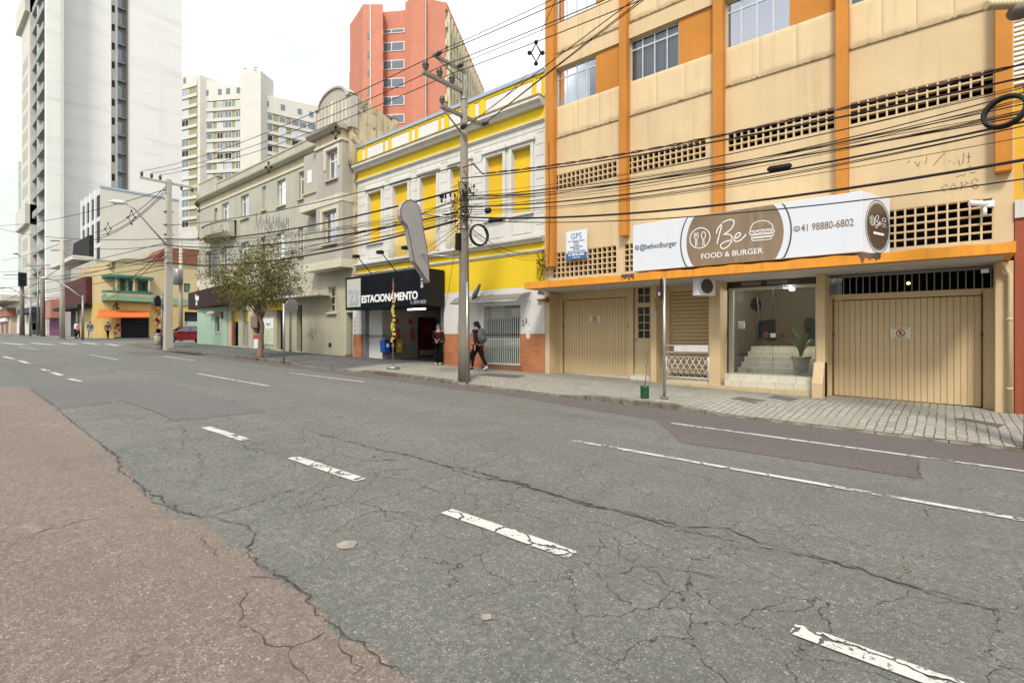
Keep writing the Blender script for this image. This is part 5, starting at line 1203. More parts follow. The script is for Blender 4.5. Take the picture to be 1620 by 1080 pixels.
for k_ in range(9):
    u = ga0+.35+(ga1-ga0-.7)*k_/8; hh = .95+.25*math.sin(math.pi*k_/8)
    if k_ == 4: gp(MB().prism(A, [(u-.12, 12.4), (u-.05, 12.0), (u+.05, 12.0), (u+.12, 12.4), (u+.16, 12.9), (u+.12, 13.25), (u, 13.4), (u-.12, 13.25), (u-.16, 12.9)], .45, .50), 'gable_ornament', M['trim_cream'])
    else: gp(MB().box(A, u-.045, u+.045, .45, .485, 12.15, 12.15+hh), 'gable_bar', M['trim_cream'])
# weathered party wall seen over the yellow roof
mb = MB(); st_ = [(14.3, 13.3), (16.2, 13.3), (16.2, 12.6), (18.2, 12.6), (18.2, 12.1), (24, 12.1)]
SF = Frame((GR+.0, 0, 0), (0, 1, 0), (1, 0, 0))
mb.prism(SF, [(14.0, 10.0), (24, 10.0), (24, 11.3), (18.6, 11.9), (16.0, 12.9), (14.3, 13.45), (13.95, 13.45)], -.3, .02); gp(mb, 'party_wall', M['peeling'])
gp(MB().box(A, GR-.35, GR+.02, -.02, .03, 4.2, 11.9), 'bare_strip', M['peeling'])
# balcony with rounded front near the left corner
bl, br = A.at(321, .5), A.at(362, .5); cu = (bl+br)/2; w2 = (br-bl)/2
for z0_, z1_, nm_ in ((8.3, 9.25, 'balcony'),):
    vs = []; n = 14
    for i in range(n+1):
        a = math.pi*i/n; u = cu-w2*math.cos(a); dd = .15+.75*math.sin(a)**.6
        vs += [A.P(u, dd*.75, z0_), A.P(u, dd, z0_+.25), A.P(u, dd, z1_), A.P(u, dd+.06, z1_), A.P(u, dd+.06, z1_+.09), A.P(u, 0, z1_+.09)]
    bo = MB().add(vs, [(6*i+j, 6*i+6+j, 6*i+7+j, 6*i+1+j) for i in range(n) for j in range(5)], 0, False); bo.add([vs[6*i] for i in range(n+1)], [tuple(range(n+1))])
    gp(bo, nm_, M['gray_old'])
gp(MB().box(A, GL, A.at(372), 0, .12, 5.0, 5.75), 'band', M['trim_cream']); curve(0, .12, 5.0, 5.75, M['trim_cream'], 'corner_band')
# ledge slab over the shops
gp(MB().box(A, A.at(400, .5), A.at(511, .5), 0, .75, 3.76, 3.87), 'shop_canopy', M['cornice'])
gp(MB().box(A, A.at(415), A.at(478), .0, .03, 3.9, 4.4), 'soot_band', paint('sooty band', (.20, .19, .16), streak=.5, var=.3))
sb = A.rect(419, 0, 0, 448, .06); gp(MB().box(A, sb[0], sb[1], .01, .07, 3.2, 3.72), 'yellow_shop_sign', M['yellow'])
text('Lanches', A, (sb[0]+sb[1])/2, 3.45, .4, .075, M['ink'], gb_)
# doors and shop fronts
for i, r in enumerate(doors):
    zg = gz(r[0])+.17
    if i in (0, 1):
        gp(MB().box(A, r[0], r[1], -.22, -.16, 2.62, 3.35), 'orange_shutter', M['yellow_shutter'])
        f_2 = gp(MB().box(A, r[0]+.01, r[1]-.01, -.9, -.85, zg, 2.62), 'shop_interior', plain('shop interior %d' % i, ((.13, .03, .03), (.07, .07, .07))[i], .6))
        if i == 1: 
            mb = MB(); 
            for k_ in range(5): mb.box(A, r[0]+.12*k_+.02, r[0]+.12*k_+.04, -.2, -.18, zg, 2.6)
            gp(mb, 'door_bars', M['frame_white'])
    else:
        o_ = gp(MB().box(A, r[0]+.01, r[1]-.01, -.7, -.65, zg, r[3]), 'door_leaf', (M['dark'], M['dark'], M['dark'], M['dark'], M['frame_white'])[i])
        if i == 4: 
            mb = MB(); mb.box(A, r[0]+.25, r[1]-.15, -.645, -.64, zg+1.0, r[3]-.3); gp(mb, 'door_glass', M['dark'])
        if i == 3: gp(MB().box(A, r[1]-.45, r[1]-.1, -.3, -.25, zg, r[3]-.3), 'open_leaf', M['gray_ground'])
    gp(MB().box(A, r[0]-.05, r[1]+.05, -.2, .10, -.2, zg+.02), 'doorstep', M['trim_cream'])
window(A, gwin, gb_, 0, .16, cols=2, rows=3, frame=M['frame_cream'], glass=M['glass'], sill=.14, sillm=M['trim_cream'], curtain=[(0, 1)], fw=.07)
window(A, gw2, gb_, .04, .12, cols=1, frame=M['frame_cream'], glass=M['glass'], curtain=[(0, 1)], sill=.04)
gp(MB().box(A, gw2[0]-.5, gw2[1]-.1, .05, .4, gw2[3]+.12, gw2[3]+.3), 'door_hood', M['trim_cream'])
gp(MB().box(A, A.at(351.5), A.at(354), .04, .12, 2.9, 3.35), 'meter', M['rust'])
zg = gz(sdoor[0])+.17; sdl = gp(MB().box(A, sdoor[0]+.02, sdoor[1]-.02, -.3, -.26, zg+.1, sdoor[3]), 'steel_door', plain('grey green steel door', (.20, .22, .18), .6))
mb = MB()
for k_ in range(7): z = zg+1.1+k_*.28; mb.tube([A.P(sdoor[0]+.05, -.25, z), A.P(sdoor[1]-.05, -.25, z+.28)], .012, 4); mb.tube([A.P(sdoor[0]+.05, -.24, z+.28), A.P(sdoor[1]-.05, -.24, z)], .012, 4)
mb.build('door_scrollwork', M['gray_ground'], sdl)
MB().box(A, sdoor[0], sdoor[1], -.25, .06, -.2, zg+.08).build('doorstep', M['rust'], gb_)
gp(MB().box(A, A.at(559.5), A.at(564.6), 0, .03, -.2, 1.75), 'orange_dado', M['brick']); gp(MB().box(A, A.at(559.5), A.at(564.6), 0, .031, 1.752, 3.4), 'white_strip', M['white_clean'])
gp(MB().box(A, A.at(367.5), A.at(369.6), .02, .06, gz(-35)+.2, 2.6), 'red_banner', M['ink_red'])
mb = MB(); u = A.at(460.5); mb.tube([A.P(u, .12, 4.9), A.P(u, .12, 3.9)], .04, 8); gp(mb, 'downpipe', M['concrete'])
mb = MB(); u = A.at(461.5); mb.tube([A.P(u, .10, 3.5), A.P(u, .10, .75)], .04, 8); gp(mb, 'downpipe', M['concrete'])
gp(MB().box(A, A.at(520), A.at(524.5), -.0, .012, 1.1, 1.32), 'vent', M['dark'])
# sprayed writing on the wall
def scrawl(px, py, w, h, seed, n=4, par=None, mat=None):
    rr = random.Random(seed); mb = MB(); u0, z1 = A.hit(px, py); u1, _ = A.hit(px+w, py); _, z0 = A.hit(px, py+h)
    for i in range(n):
        a = u0+(u1-u0)*i/n; b = u0+(u1-u0)*(i+.8)/n
        pts = [(rr.uniform(a, b), rr.uniform(z0, z1)) for _ in range(rr.choice((3, 4, 5)))]
        mb.ribbon(A, smooth(pts, 4), .035, .003, .006)
    return mb
gp(scrawl(483, 518, 18, 18, 3, 4), 'graffiti', M['ink']); 
mb = MB()
for w in range(10):
    px = 405+w*5.3; u, z = A.hit(px, 352+w*.2); rr = random.Random(w+40); pts = [(u, z+rr.uniform(-.4, -.2)), (u+.05, z+rr.uniform(.2, .65)), (u+.14, z-rr.uniform(0, .5)), (u+.28, z+rr.uniform(-.1, .4)), (u+.3, z-.6)]
    mb.ribbon(A, pts, .05, .003, .006)
gp(mb, 'graffiti', M['ink'])
mb = MB()
for i in range(7):
    rr = random.Random(i+9); u, z = A.hit(561, 505+i*6.5, .04); mb.ribbon(A, [(u-.08, z), (u+.08, z+.1), (u-.06, z-.12), (u+.1, z-.1)], .03, .032, .036)
gp(mb, 'graffiti', M['ink'])
mb = MB()
for st_ in ([(50,315),(90,310),(105,270)],[(200,300),(250,385),(270,380),(285,300)],[(440,200),(415,210),(405,330),(370,330)],[(540,370),(640,250),(750,135)],[(820,290),(850,280)],[(910,325),(940,318)],[(1000,260),(1025,370),(1080,330),(1085,280)],[(1100,140),(1080,280)],[(1185,130),(1190,320),(1150,320)],[(1145,215),(1225,205)],[(1195,370),(1215,410)],[(950,575),(1000,570),(1040,540),(1080,560),(1130,515)],[(1200,510),(1310,490)],[(800,760),(775,715),(690,775),(745,850)],[(835,820),(910,690),(970,820)],[(840,810),(960,800)],[(1030,680),(1065,680),(1045,810)],[(1060,750),(1190,685),(1120,670)],[(1355,655),(1310,605),(1240,660),(1235,710),(1350,720),(1360,770),(1310,795),(1240,760)]):
    mb.ribbon(A, [A.hit(1430+x/11.57, 230+y/11.57) for x, y in st_], .016, .001, .004)
mb.build('graffiti', M['ink_brown'], og)
# brown sign wrapped round the corner
t = thing('shop_sign', 'dark brown wrap-around sign with white script at the mint green corner', 'sign', A.P(A.at(330), .5, 2.7))
uR, uM = A.at(372, .75), A.at(342, .8); zA_, zB_ = 3.72, 5.0; c0_ = Vector((-45.25, 14.35, 0)); c1_ = A.P(uM, .8, 0)
pts = [(A.P(uR, .1, 0).x, 14.29), (A.P(uR, .75, 0).x, 13.55), (c1_.x, c1_.y), (c0_.x, c0_.y), (-45.25, 17.2), (GL-RC, 17.2), (GL-RC, 14.3+RC), (GL-.6, 14.9), (GL, 14.31)]
MB().flat(pts, zA_, zB_).build('box', M['brownsign'], t)
u_f = (c1_-c0_); LF = u_f.length; u_f.normalize(); n_ = Vector((u_f.y, -u_f.x, 0)); n_ = n_ if n_.dot(C0-c0_) > 0 else -n_; FC = Frame(c0_, u_f, n_)
text('Vapo', FC, LF*.36, 4.50, .62, .02, M['white_ink'], t, bold=.035, sx=.85); text('eu', FC, LF*.34, 4.10, .42, .02, M['white_ink'], t, bold=.03)
# posters and boards at the shops
t = thing('menu_board', 'tall pale green menu poster on the wall right of the tree trunk', 'poster', A.P(A.at(425), .03, 1.2)); r = A.rect(416.5, 503, 545, 433, .02)
MB().box(A, r[0], r[1], 0, .03, r[2], r[3]).build('board', plain('pale green paper', (.50, .58, .36), .6), t); MB().box(A, r[0]+.02, r[1]-.02, .031, .034, r[3]-.62, r[3]-.02).build('header', M['whiteplastic'], t)
um = (r[0]+r[1])/2; text('Tropi Tu', A, um, r[3]-.38, .24, .037, M['ink'], t, sx=.7, bold=.004)
for k_ in range(6): MB().box(A, um-.35, um+.1+.05*(k_ % 3), .031, .033, r[3]-.9-k_*.24, r[3]-.84-k_*.24).build('text_line', M['ink_gray'], t)
t = thing('price_board', 'white board with red heading standing left of the tree trunk', 'sign', A.P(A.at(407, .2), .2, 1)); r = A.rect(401.5, 528, 551, 413, .25)
MB().box(A, r[0], r[1], .22, .26, r[2], r[3]).build('board', M['whiteplastic'], t); MB().box(A, r[0]+.01, r[1]-.01, .261, .264, r[3]-.32, r[3]-.02).build('heading', M['ink_red'], t); MB().box(A, r[0], r[1], .2, .28, gz(-30)+.15, r[2]-.005).build('foot', M['black'], t)
t = tag(MB().box(A, A.at(398), A.at(408), .0, .06, 2.2, 2.95).build('wall_panel', plain('reddish leaflet rack', (.22, .13, .10), .6), loc=A.P(A.at(398), 0, 2.2)), 'small reddish leaflet board above the white price board', 'notice')
# ================================================================== BEYOND THE CROSS STREET
# corner building, cream and yellow with green balcony
CX = -70.0; CB = Frame((CX, 0, 0), (0, 1, 0), (1, 0, 0))       # face looking down the street toward the camera
cb = thing('corner_cafe', 'two-storey cream and yellow corner house with green balcony and orange awning', 'building', (CX, 15, 1.3))
def H(px, py, d=0): return CB.hit(px, py, d)
yA, yB = H(155, 0)[0], H(301, 0)[0]+4
cream2 = paint('corner cream render', (.50, .40, .22), streak=.15); yell2 = paint('ochre mural wall', (.55, .39, .14), streak=.2, dirt=(.3, .16, .05)); grn = paint('jade green paint', (.04, .17, .12), streak=.2)
zt = H(200, 411)[1]; zm = H(200, 478)[1]; zb2 = 1.2
bw = [(H(190, 0)[0], H(199, 0)[0], H(190, 462)[1], H(190, 441)[1]), (H(203, 0)[0], H(210, 0)[0], H(190, 462)[1], H(190, 443)[1]), (H(218, 0)[0], H(234, 0)[0], H(218, 461)[1], H(218, 444)[1]), (H(291, 0)[0], H(301, 0)[0], H(291, 462)[1], H(291, 448)[1])]
mb = MB(); mb.wall(CB, yA+1.6, yB, zm, zt-.25, bw, 0, .3); 
mb.quad((CX-1.6, yA, zm), (CX-9, yA, zm), (CX-9, yA, zt-.6), (CX-1.6, yA, zt-.6)); mb.quad((CX-1.6, yA, zm), (CX, yA+1.6, zm), (CX, yA+1.6, zt-.25), (CX-1.6, yA, zt-.6)); mb.quad((CX, yA+1.6, zt-.25), (CX, yB, zt-.25), (CX-9, yB, zt-.25), (CX-9, yA, zt-.6))
mb.build('upper_wall', cream2, cb)
mb = MB(); gd = [(H(191, 0)[0], H(236, 0)[0], 0, H(191, 497)[1]), (H(160, 0)[0]+.3, H(176, 0)[0], 0, H(165, 497)[1]), (H(292, 0)[0], yB-.2, H(292, 520)[1], H(292, 493)[1])]
mb.wall(CB, yA+1.6, yB, zb2-.6, zm, [gd[0], gd[2]], -.01, .4); mb.quad((CX-1.6, yA, .5), (CX-9, yA, .5), (CX-9, yA, zm), (CX-1.6, yA, zm)); mb.quad((CX-1.6, yA, .5), (CX, yA+1.6, .5), (CX, yA+1.6, zm), (CX-1.6, yA, zm))
mb.build('ground_floor_wall', yell2, cb)
# stepped parapet
pp = [(yA+1.2, zt-.3), (yA+1.2, H(163, 422)[1]), (H(170, 0)[0], H(170, 419)[1]), (H(178, 0)[0], H(178, 414)[1]), (H(195, 0)[0], H(195, 410)[1]), (H(215, 0)[0], H(215, 410)[1]), (H(235, 0)[0], H(235, 413)[1]), (H(262, 0)[0], H(262, 418)[1]), (yB, H(290, 418)[1]), (yB, zt-.3)]
MB().prism(CB, pp, -.3, .06).build('parapet', cream2, cb); MB().ribbon(CB, pp[1:-1], .14, -.32, .12).build('coping', paint('dull green trim', (.22, .26, .15), streak=.3), cb)
MB().prism(CB, [(H(228, 0, -3)[0], zt-.4), (H(262, 0, -3)[0], H(262, 392, -3)[1]), (yB+2, H(290, 390, -3)[1]), (yB+2, zt-.4)], -8, -2.5).build('tiled_roof', None or paint('clay tiles', (.22, .085, .05), streak=.4, var=.3, scale=3), cb)
MB().box(CB, yA+1.6, yB, 0, .12, zm-.1, zm+.65).build('green_band', paint('faded green band', (.22, .33, .21), streak=.3), cb)
by0, by1 = H(166, 0, .5)[0], H(242, 0, .5)[0]
def rb(z0, z1, dd, mat, nm, a=by0, b=by1):
    pts = [(CX, b), (CX+dd*.75, b-.05)]
    for i in range(7): an = math.pi/2*i/6; pts.append((CX+dd-.9+.9*math.cos(an), a+.9-.9*math.sin(an)))
    pts += [(CX-1.5, a)]; return MB().flat(pts, z0, z1).build(nm, mat, cb)
rb(zm+.1, zm+.7, 1.04, bpy.data.materials['faded green band'], 'balcony_skirt'); rb(zm+.7, H(200, 464)[1], 1.0, cream2, 'balcony'); rb(H(200, 464)[1], H(200, 461)[1], 1.08, grn, 'balcony_rail'); rb(H(200, 441)[1], H(200, 437)[1], 1.3, grn, 'balcony_roof')
for px in (184, 212, 236): q = H(px, 0, .9)[0]; MB().box(CB, q-.10, q+.10, .75, .93, H(px, 461)[1], H(px, 441)[1]).build('balcony_post', cream2, cb)
for h_ in bw: 
    w_ = MB().box(CB, h_[0]+.05, h_[1]-.05, -.25, -.2, h_[2], h_[3]).build('window', grn, cb); MB().box(CB, h_[0]+.2, h_[1]-.2, -.199, -.19, h_[2]+.2, h_[3]-.2).build('pane', M['glass'], w_)
MB().box(CB, H(155, 0)[0]+1.62, H(164, 0)[0]+.9, .01, .12, H(160, 466)[1], H(160, 447)[1]).build('window_shutter', grn, cb)
a, b, _, z1 = gd[0]; MB().box(CB, a, (a+b)/2-.1, -.35, -.3, zb2, z1).build('roller_door', M['black'], cb); mb = MB()
for i in range(18): mb.box(CB, (a+b)/2, b, -.32+.02*(i % 2), -.28+.02*(i % 2), zb2+(z1-zb2)*i/18, zb2+(z1-zb2)*(i+1)/18-.01)
mb.build('roller_door', M['black'], cb); MB().box(CB, gd[2][0]+.05, gd[2][1]-.05, -.35, -.3, gd[2][2], gd[2][3]).build('shop_window', M['dark'], cb)
MB().box(CB, gd[2][0]+.05, gd[2][1]-.4, -.29, -.25, gd[2][2], gd[2][2]+.9).build('shop_counter', plain('pale mint', (.3, .42, .35), .5), cb)
MB().box(CB, H(180, 0)[0], H(237, 0)[0], -.008, .03, zb2, zb2+.35).build('black_plinth', M['black'], cb)
ty, tz = H(150, 0, 1)[0], H(195, 493)[1]
vs = [CB.P(H(152, 0, 1.2)[0], 1.4, H(160, 499, 1)[1]-.15), CB.P(H(236, 0, 1.2)[0], 1.4, H(200, 499, 1)[1]-.05), CB.P(H(236, 0, 0)[0], 0.02, tz+.15), CB.P(H(156, 0, 0)[0], .02, tz+.15)]
vs += [v-Vector((0, 0, .12)) for v in vs]; MB().add(vs, [(0, 1, 2, 3), (4, 5, 6, 7), (0, 1, 5, 4), (1, 2, 6, 5), (3, 0, 4, 7)]).build('orange_awning', plain('orange canvas', (.65, .13, .02), .7), cb)
def blobs(mb, fr, u0, u1, z0, z1, n, seed, s=(.05, .2), d=.01):
    rr = random.Random(seed)
    for i in range(n):
        u = rr.uniform(u0, u1); z = rr.uniform(z0, z1); r_ = rr.uniform(*s); k = rr.choice((5, 6, 7)); a0 = rr.uniform(0, 6)
        mb.prism(fr, [(u+r_*rr.uniform(.4, 1)*math.cos(a0+j*6.283/k), z+r_*rr.uniform(.4, 1.2)*math.sin(a0+j*6.283/k)) for j in range(k)], d, d+.01)
mb = MB(); blobs(mb, CB, H(239, 0)[0], H(262, 0)[0], zb2+.8, zm-.3, 26, 5); blobs(mb, CB, H(160, 0)[0]+1, H(190, 0)[0], zm-.9, zm-.1, 22, 6, (.05, .16)); mb.build('mural_flowers', plain('dark mural paint', (.10, .05, .03), .7), cb)
mb = MB(); blobs(mb, CB, H(178, 0)[0], H(190, 0)[0], zb2+.5, H(180, 500)[1]-.2, 6, 7, (.15, .3)); blobs(mb, CB, H(246, 0)[0], H(258, 0)[0], H(250, 528)[1], H(250, 505)[1], 7, 8, (.2, .4)); mb.build('mural_flowers', plain('red mural paint', (.35, .05, .03), .7), cb)
hh = H(250, 487); mb = MB()
for i in range(12): a = i*math.pi/6; mb.ribbon(CB, [(hh[0]+.15*math.cos(a), hh[1]+.15*math.sin(a)), (hh[0]+.75*math.cos(a), hh[1]+.75*math.sin(a))], .14, .02, .03)
mb.build('painted_sunflower', plain('mural brown', (.30, .12, .02), .7), cb)

# white office block with dark vertical windows
wb = thing('office_block', 'plain white office block with tall dark window strips behind the cafe corner', 'building', (-80, 20, 1.3))
BF = Frame((0, 15.5, 0)); BS = Frame((-79, 0, 0), (0, 1, 0), (1, 0, 0))
bl, br_ = BF.at(129), -79.0; ztop = BS.hit(158.5, 296)[1]; yE = BS.hit(283, 0)[0]
wc = paint('pale office render', (.52, .51, .44), streak=.06, var=.04)
hol = []; nb = 4; w = (br_-bl)/nb
for i in range(nb):
    for j in range(5): hol.append((bl+w*(i+.30), bl+w*(i+.99), 3.5+j*3.2, 6.3+j*3.2-.15))
mb = MB(); mb.wall(BF, bl, br_, .5, ztop, hol, 0, .4); mb.build('street_wall', paint('cool white render', (.50, .52, .55), streak=.1), wb)
mb = MB(); mb.quad((-79, 15.5, .5), (-79, yE, .5), (-79, yE, ztop), (-79, 15.5, ztop)); mb.quad((bl, 15.5, .5), (bl, yE, .5), (bl, yE, ztop), (bl, 15.5, ztop)); mb.quad((bl, 15.5, ztop-.05), (-79, 15.5, ztop-.05), (-79, yE, ztop-.05), (bl, yE, ztop-.05)); mb.build('side_wall', wc, wb)
MB().box(BS, 15.45, yE, -.2, .1, ztop, ztop+.22).build('coping', M['gutter'], wb)
for i in range(nb):
    MB().box(BF, bl+w*i+.05, bl+w*i+w*.30, 0, .12, 1, ztop).build('fin', M['white_clean'], wb)
for h_ in hol:
    MB().box(BF, h_[0], h_[1], -.12, -.05, h_[2], h_[3]).build('window', M['dark'], wb)
MB().quad(BF.P(bl, -.8, 2), BF.P(br_, -.8, 2), BF.P(br_, -.8, ztop), BF.P(bl, -.8, ztop)).build('dim_floor', M['dark'], wb)

# big white residential tower
tw = thing('apartment_tower', 'huge white apartment tower with blank side walls and grey balconies at the left', 'building', (-108, 20, 1.6))
TS = Frame((-100, 0, 0), (0, 1, 0), (1, 0, 0)); TF = Frame((0, 13.4, 0))
ta, tb = TS.hit(75, 0)[0], TS.hit(288, 0)[0]; g0, g1 = TS.hit(176, 0)[0], TS.hit(207, 0)[0]; TH = 78; tl = TF.at(49)
def towermat():
    N = NT('white tower render'); v = N.mapping((1, .10, .8)); a = N.noise(.9, 5, .65, vec=v); z = N.n('ShaderNodeSeparateXYZ', {'Vector': N.pos}).outputs[2]
    col = N.mix(N.ramp(a, .50, .72, 0, .6), (.68, .68, .64), (.50, .51, .50)); v2 = N.mapping((1, .25, .02)); b = N.noise(1.2, 3, vec=v2); col = N.mix(N.ramp(b, .5, .7, 0, .3), col, (.52, .53, .52))
    return N.out(col, .85)
M['tower'] = towermat()
mb = MB(); mb.quad(TS.P(ta, 0, 1), TS.P(g0, 0, 1), TS.P(g0, 0, TH), TS.P(ta, 0, TH)); mb.quad(TS.P(g1, 0, 1), TS.P(tb, 0, 1), TS.P(tb, 0, TH), TS.P(g1, 0, TH))
mb.quad(TS.P(g0, 0, 1), TS.P(g0, -3, 1), TS.P(g0, -3, TH), TS.P(g0, 0, TH)); mb.quad(TS.P(g1, 0, 1), TS.P(g1, -3, 1), TS.P(g1, -3, TH), TS.P(g1, 0, TH)); mb.quad((-100, tb, 1), (-125, tb, 1), (-125, tb, TH), (-100, tb, TH)); mb.quad((-100, ta, TH), (-120, ta, TH), (-120, tb, TH), (-100, tb, TH))
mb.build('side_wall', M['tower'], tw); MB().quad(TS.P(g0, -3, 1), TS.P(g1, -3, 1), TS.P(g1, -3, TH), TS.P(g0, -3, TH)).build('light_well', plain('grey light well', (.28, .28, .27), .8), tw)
gm_ = g0+(g1-g0)*.36
MB().box(TS, g0+.002, gm_, -2.8, -.5, 1, TH-.5).build('well_shaft', paint('well white', (.50, .49, .45), streak=.1), tw)
fh = 2.95; k = 0
for j in range(2, 26):
    z = 1.5+j*fh
    MB().box(TS, gm_-.75, gm_-.35, -.52, -.47, z+1.0, z+2.1).build('window', M['dark'], tw)
    f_ = MB().box(TS, gm_+.15, g1-.55, -2.98, -2.85, z+.5, z+2.4).build('window', M['gutter'], tw); MB().box(TS, gm_+.25, g1-.65, -2.849, -2.84, z+.6, z+2.3).build('pane', M['glass'], f_)
    MB().box(TS, gm_+.1, g1-.1, -2.98, -2.4, z+.1, z+.4).build('spandrel', M['steel'], tw)
# street front with balconies
SW = TF.at(74); 
mb = MB(); mb.quad(TF.P(tl, -1.6, 1), TF.P(SW+2, -1.6, 1), TF.P(SW+2, -1.6, TH), TF.P(tl, -1.6, TH)); mb.build('front_wall', plain('grey loggia render', (.40, .42, .38), .85), tw)  # even grey base colour, darker than the tower's white render
MB().box(TF, -101.3, -100.002, -2, .0, 1, TH).build('front_pier', M['tower'], tw)
fhb = 2.95
for j in range(0, 26):
    z = 2.6+j*fhb
    for (a_, b_) in ((tl+.3, (tl-101.5)/2-.3), ((tl-101.5)/2+.3, -101.6)):
        MB().box(TF, a_, b_, -1.5, .15, z, z+.18).box(TF, a_, b_, .05, .15, z+.18, z+1.05).build('balcony', paint('grey balcony', (.30, .33, .31), streak=.2) if 'grey balcony' not in bpy.data.materials else bpy.data.materials['grey balcony'], tw)
        if (j+int(a_)) % 3: MB().box(TF, a_+.8, b_-1.2, -1.58, -1.52, z+.2, z+2.3).build('window', M['dark'], tw)
for u in (tl, (tl-101.5)/2-.15): MB().box(TF, u, u+.3, -1.6, .02, 1, TH).build('balcony_wall', M['tower'], tw)
# slim service tower beyond
t2 = thing('stair_tower', 'slim cream stair tower with a glazed crown behind the balconies of the white tower', 'building', (-124, 14, 2))
T2 = Frame((0, 13.0, 0)); a2, b2 = T2.at(33.5), T2.at(47.5); hz2 = T2.hit(33.5, 24)[1]
st2 = paint('warm white render', (.55, .53, .46), streak=.08)
MB().box(T2, a2, b2, -9, 0, 1, hz2).build('shaft', st2, t2)
for z_ in (T2.hit(33, 56)[1], T2.hit(30, 370)[1]): MB().box(T2, a2-1.2, b2, -3, .6, z_, z_+ (hz2-z_ if z_ > 40 else 3.2)).build('crown', st2, t2)
MB().box(T2, a2-1.2, b2, -3, .5, hz2+.002, hz2+2).build('glass_parapet', plain('bluish glass rail', (.45, .62, .66), .1), t2)
for j in range(20):
    z = 4+j*2.95
    if z < hz2-9: MB().box(T2, a2+1.5, b2-2.5, .001, .02, z, z+1.9).build('window', M['gray_old'], t2)
# pale block at the far left
t3 = thing('apartment_tower', 'pale blank apartment block at the extreme left of the picture', 'building', (-150, 14, 2))
T3 = Frame((0, 14, 0)); MB().box(T3, -210, T3.at(29), -20, 0, 1, T3.hit(20, 268)[1]).build('wall', paint('pale green white', (.60, .66, .62), streak=.05), t3)

# small street buildings between tower and office block
def low(name, label, cat, pxa, pxb, Y, ytop_px, mat, zref=None):
    F_ = Frame((0, Y, 0)); a, b = F_.at(pxa), F_.at(pxb); z = F_.hit(pxb, ytop_px)[1]; t = thing(name, label, cat, ((a+b)/2, Y, 1.4)); return F_, a, b, z, t
F_, a, b, z, t = low('shop_building', 'rust brown clad shop with black canopy between the cafe and the purple house', 'building', 112, 152, 13.9, 445, None)
MB().box(F_, a, b, -8, -.02, 1, z+2.5).build('wall', M['gray_old'], t); zq0 = F_.hit(150, 481)[1]; z = F_.hit(150, 439)[1]
MB().box(F_, a+.2, b, 0, .9, zq0, z).build('rusted_cladding', paint('rust cladding', (.10, .025, .02), streak=.4, var=.4), t); MB().box(F_, a-1, b, 0, 1.6, zq0-.45, zq0-.1).build('canopy', M['black'], t)
MB().box(F_, a+.3, b-.3, .0, .05, 1, zq0-.5).build('dark_front', M['dark'], t)
for u_ in (.3, .62): u = a+(b-a)*u_; MB().box(F_, u, u+1.2, .05, .2, 1, zq0-.5).build('door_post', M['gray_ground'], t)
F5 = Frame((0, 14.2, 0)); a, b = F5.at(92), F5.at(128); zt5 = F5.hit(118, 376)[1]; zb5 = F5.hit(118, 415)[1]
t = thing('house', 'grey modern house with jutting balcony slab and sloping dark penthouse above the rusty shop', 'building', ((a+b)/2, 15, 1.5))
MB().box(F5, a+2, b, -8, -1, 1, zb5).build('wall', M['gray_old'], t); MB().box(F5, a, b, -3, .8, zb5, zb5+.5).build('balcony_slab', M['cornice'], t); mb = MB(); mb.prism(F5, [(a+4, zb5+.5), (b, zb5+.5), (b, zt5), (a+5.5, zt5)], -6, -.8); mb.build('penthouse', plain('dark slate panels', (.03, .028, .027), .8, spec=.1), t)
for k_ in range(2): MB().box(F5, a+3+k_*3, a+5+k_*3, -.99, -.9, zb5-3.2, zb5-.8).build('window', M['glass_sky'], t)
F_, a, b, z, t = low('house', 'low purple and white house left of the rusty shop', 'house', 71, 97, 13.8, 462, None)
MB().box(F_, a, b, -8, 0, 1, z).build('wall', paint('dirty white pink', (.50, .46, .46), streak=.2), t); zp = F_.hit(90, 508)[1]
MB().box(F_, a, b, .002, .06, 1, zp).build('purple_dado', M['purple'], t)
for k_ in range(9): u = a+(b-a)*(k_+.2)/9; MB().box(F_, u, u+(b-a)*.035, .03, .08, 1.5, z-.8).build('purple_stripe', M['purple'], t)
MB().box(F_, a+(b-a)*.4, b-.4, .09, 1.0, zp+.4, z-1.0).build('brick_panel', plain('faded brick panel', (.40, .18, .13), .8), t)
F_, a, b, z, t = low('shop_building', 'low grey shop with dark awning below the balconies of the white tower', 'building', 46, 71, 13.3, 478, None)
MB().box(F_, a, b, -6, 0, 1, z+.2).build('wall', M['cornice'], t); zq = F_.hit(60, 497)[1]; MB().box(F_, a+1, b-.5, .002, .05, 1, zq).build('dark_front', M['dark'], t); MB().box(F_, a, b, .06, 1.4, zq+.1, zq+.9).build('awning', M['navycloth'], t)
F_, a, b, z, t = low('shop_building', 'low white shop with flat projecting roof near the left edge', 'building', 12, 31, 13.6, 480, None)
MB().box(F_, a, b, -6, 0, 1, z+3).build('wall', M['white_clean'], t); MB().box(F_, a-14, b+.5, -2, 2.5, F_.hit(25, 478)[1], F_.hit(25, 470)[1]).build('flat_roof', M['cornice'], t)
F_, a, b, z, t = low('house', 'small house with clay roof and brown shopfront at the left edge of the picture', 'house', -12, 17, 12.8, 500, None)
MB().box(F_, a, b, -4, 0, 1, z).build('wall', paint('worn beige', (.45, .36, .26), streak=.3), t); mb = MB(); mb.prism(Frame(F_.o, F_.u, F_.n), [(a-1, z), (b+.5, z), (b-1.5, F_.hit(10, 488)[1]), (a, F_.hit(10, 488)[1])], -3, .5); mb.build('roof', paint('far clay tiles', (.30, .13, .08), streak=.3), t)
for k_ in range(4): u = a+(b-a)*(.1+.22*k_); MB().box(F_, u, u+(b-a)*.13, .001, .05, 1, z-1.0).build('shop_door', plain('brown door', (.16, .07, .04), .6), t)
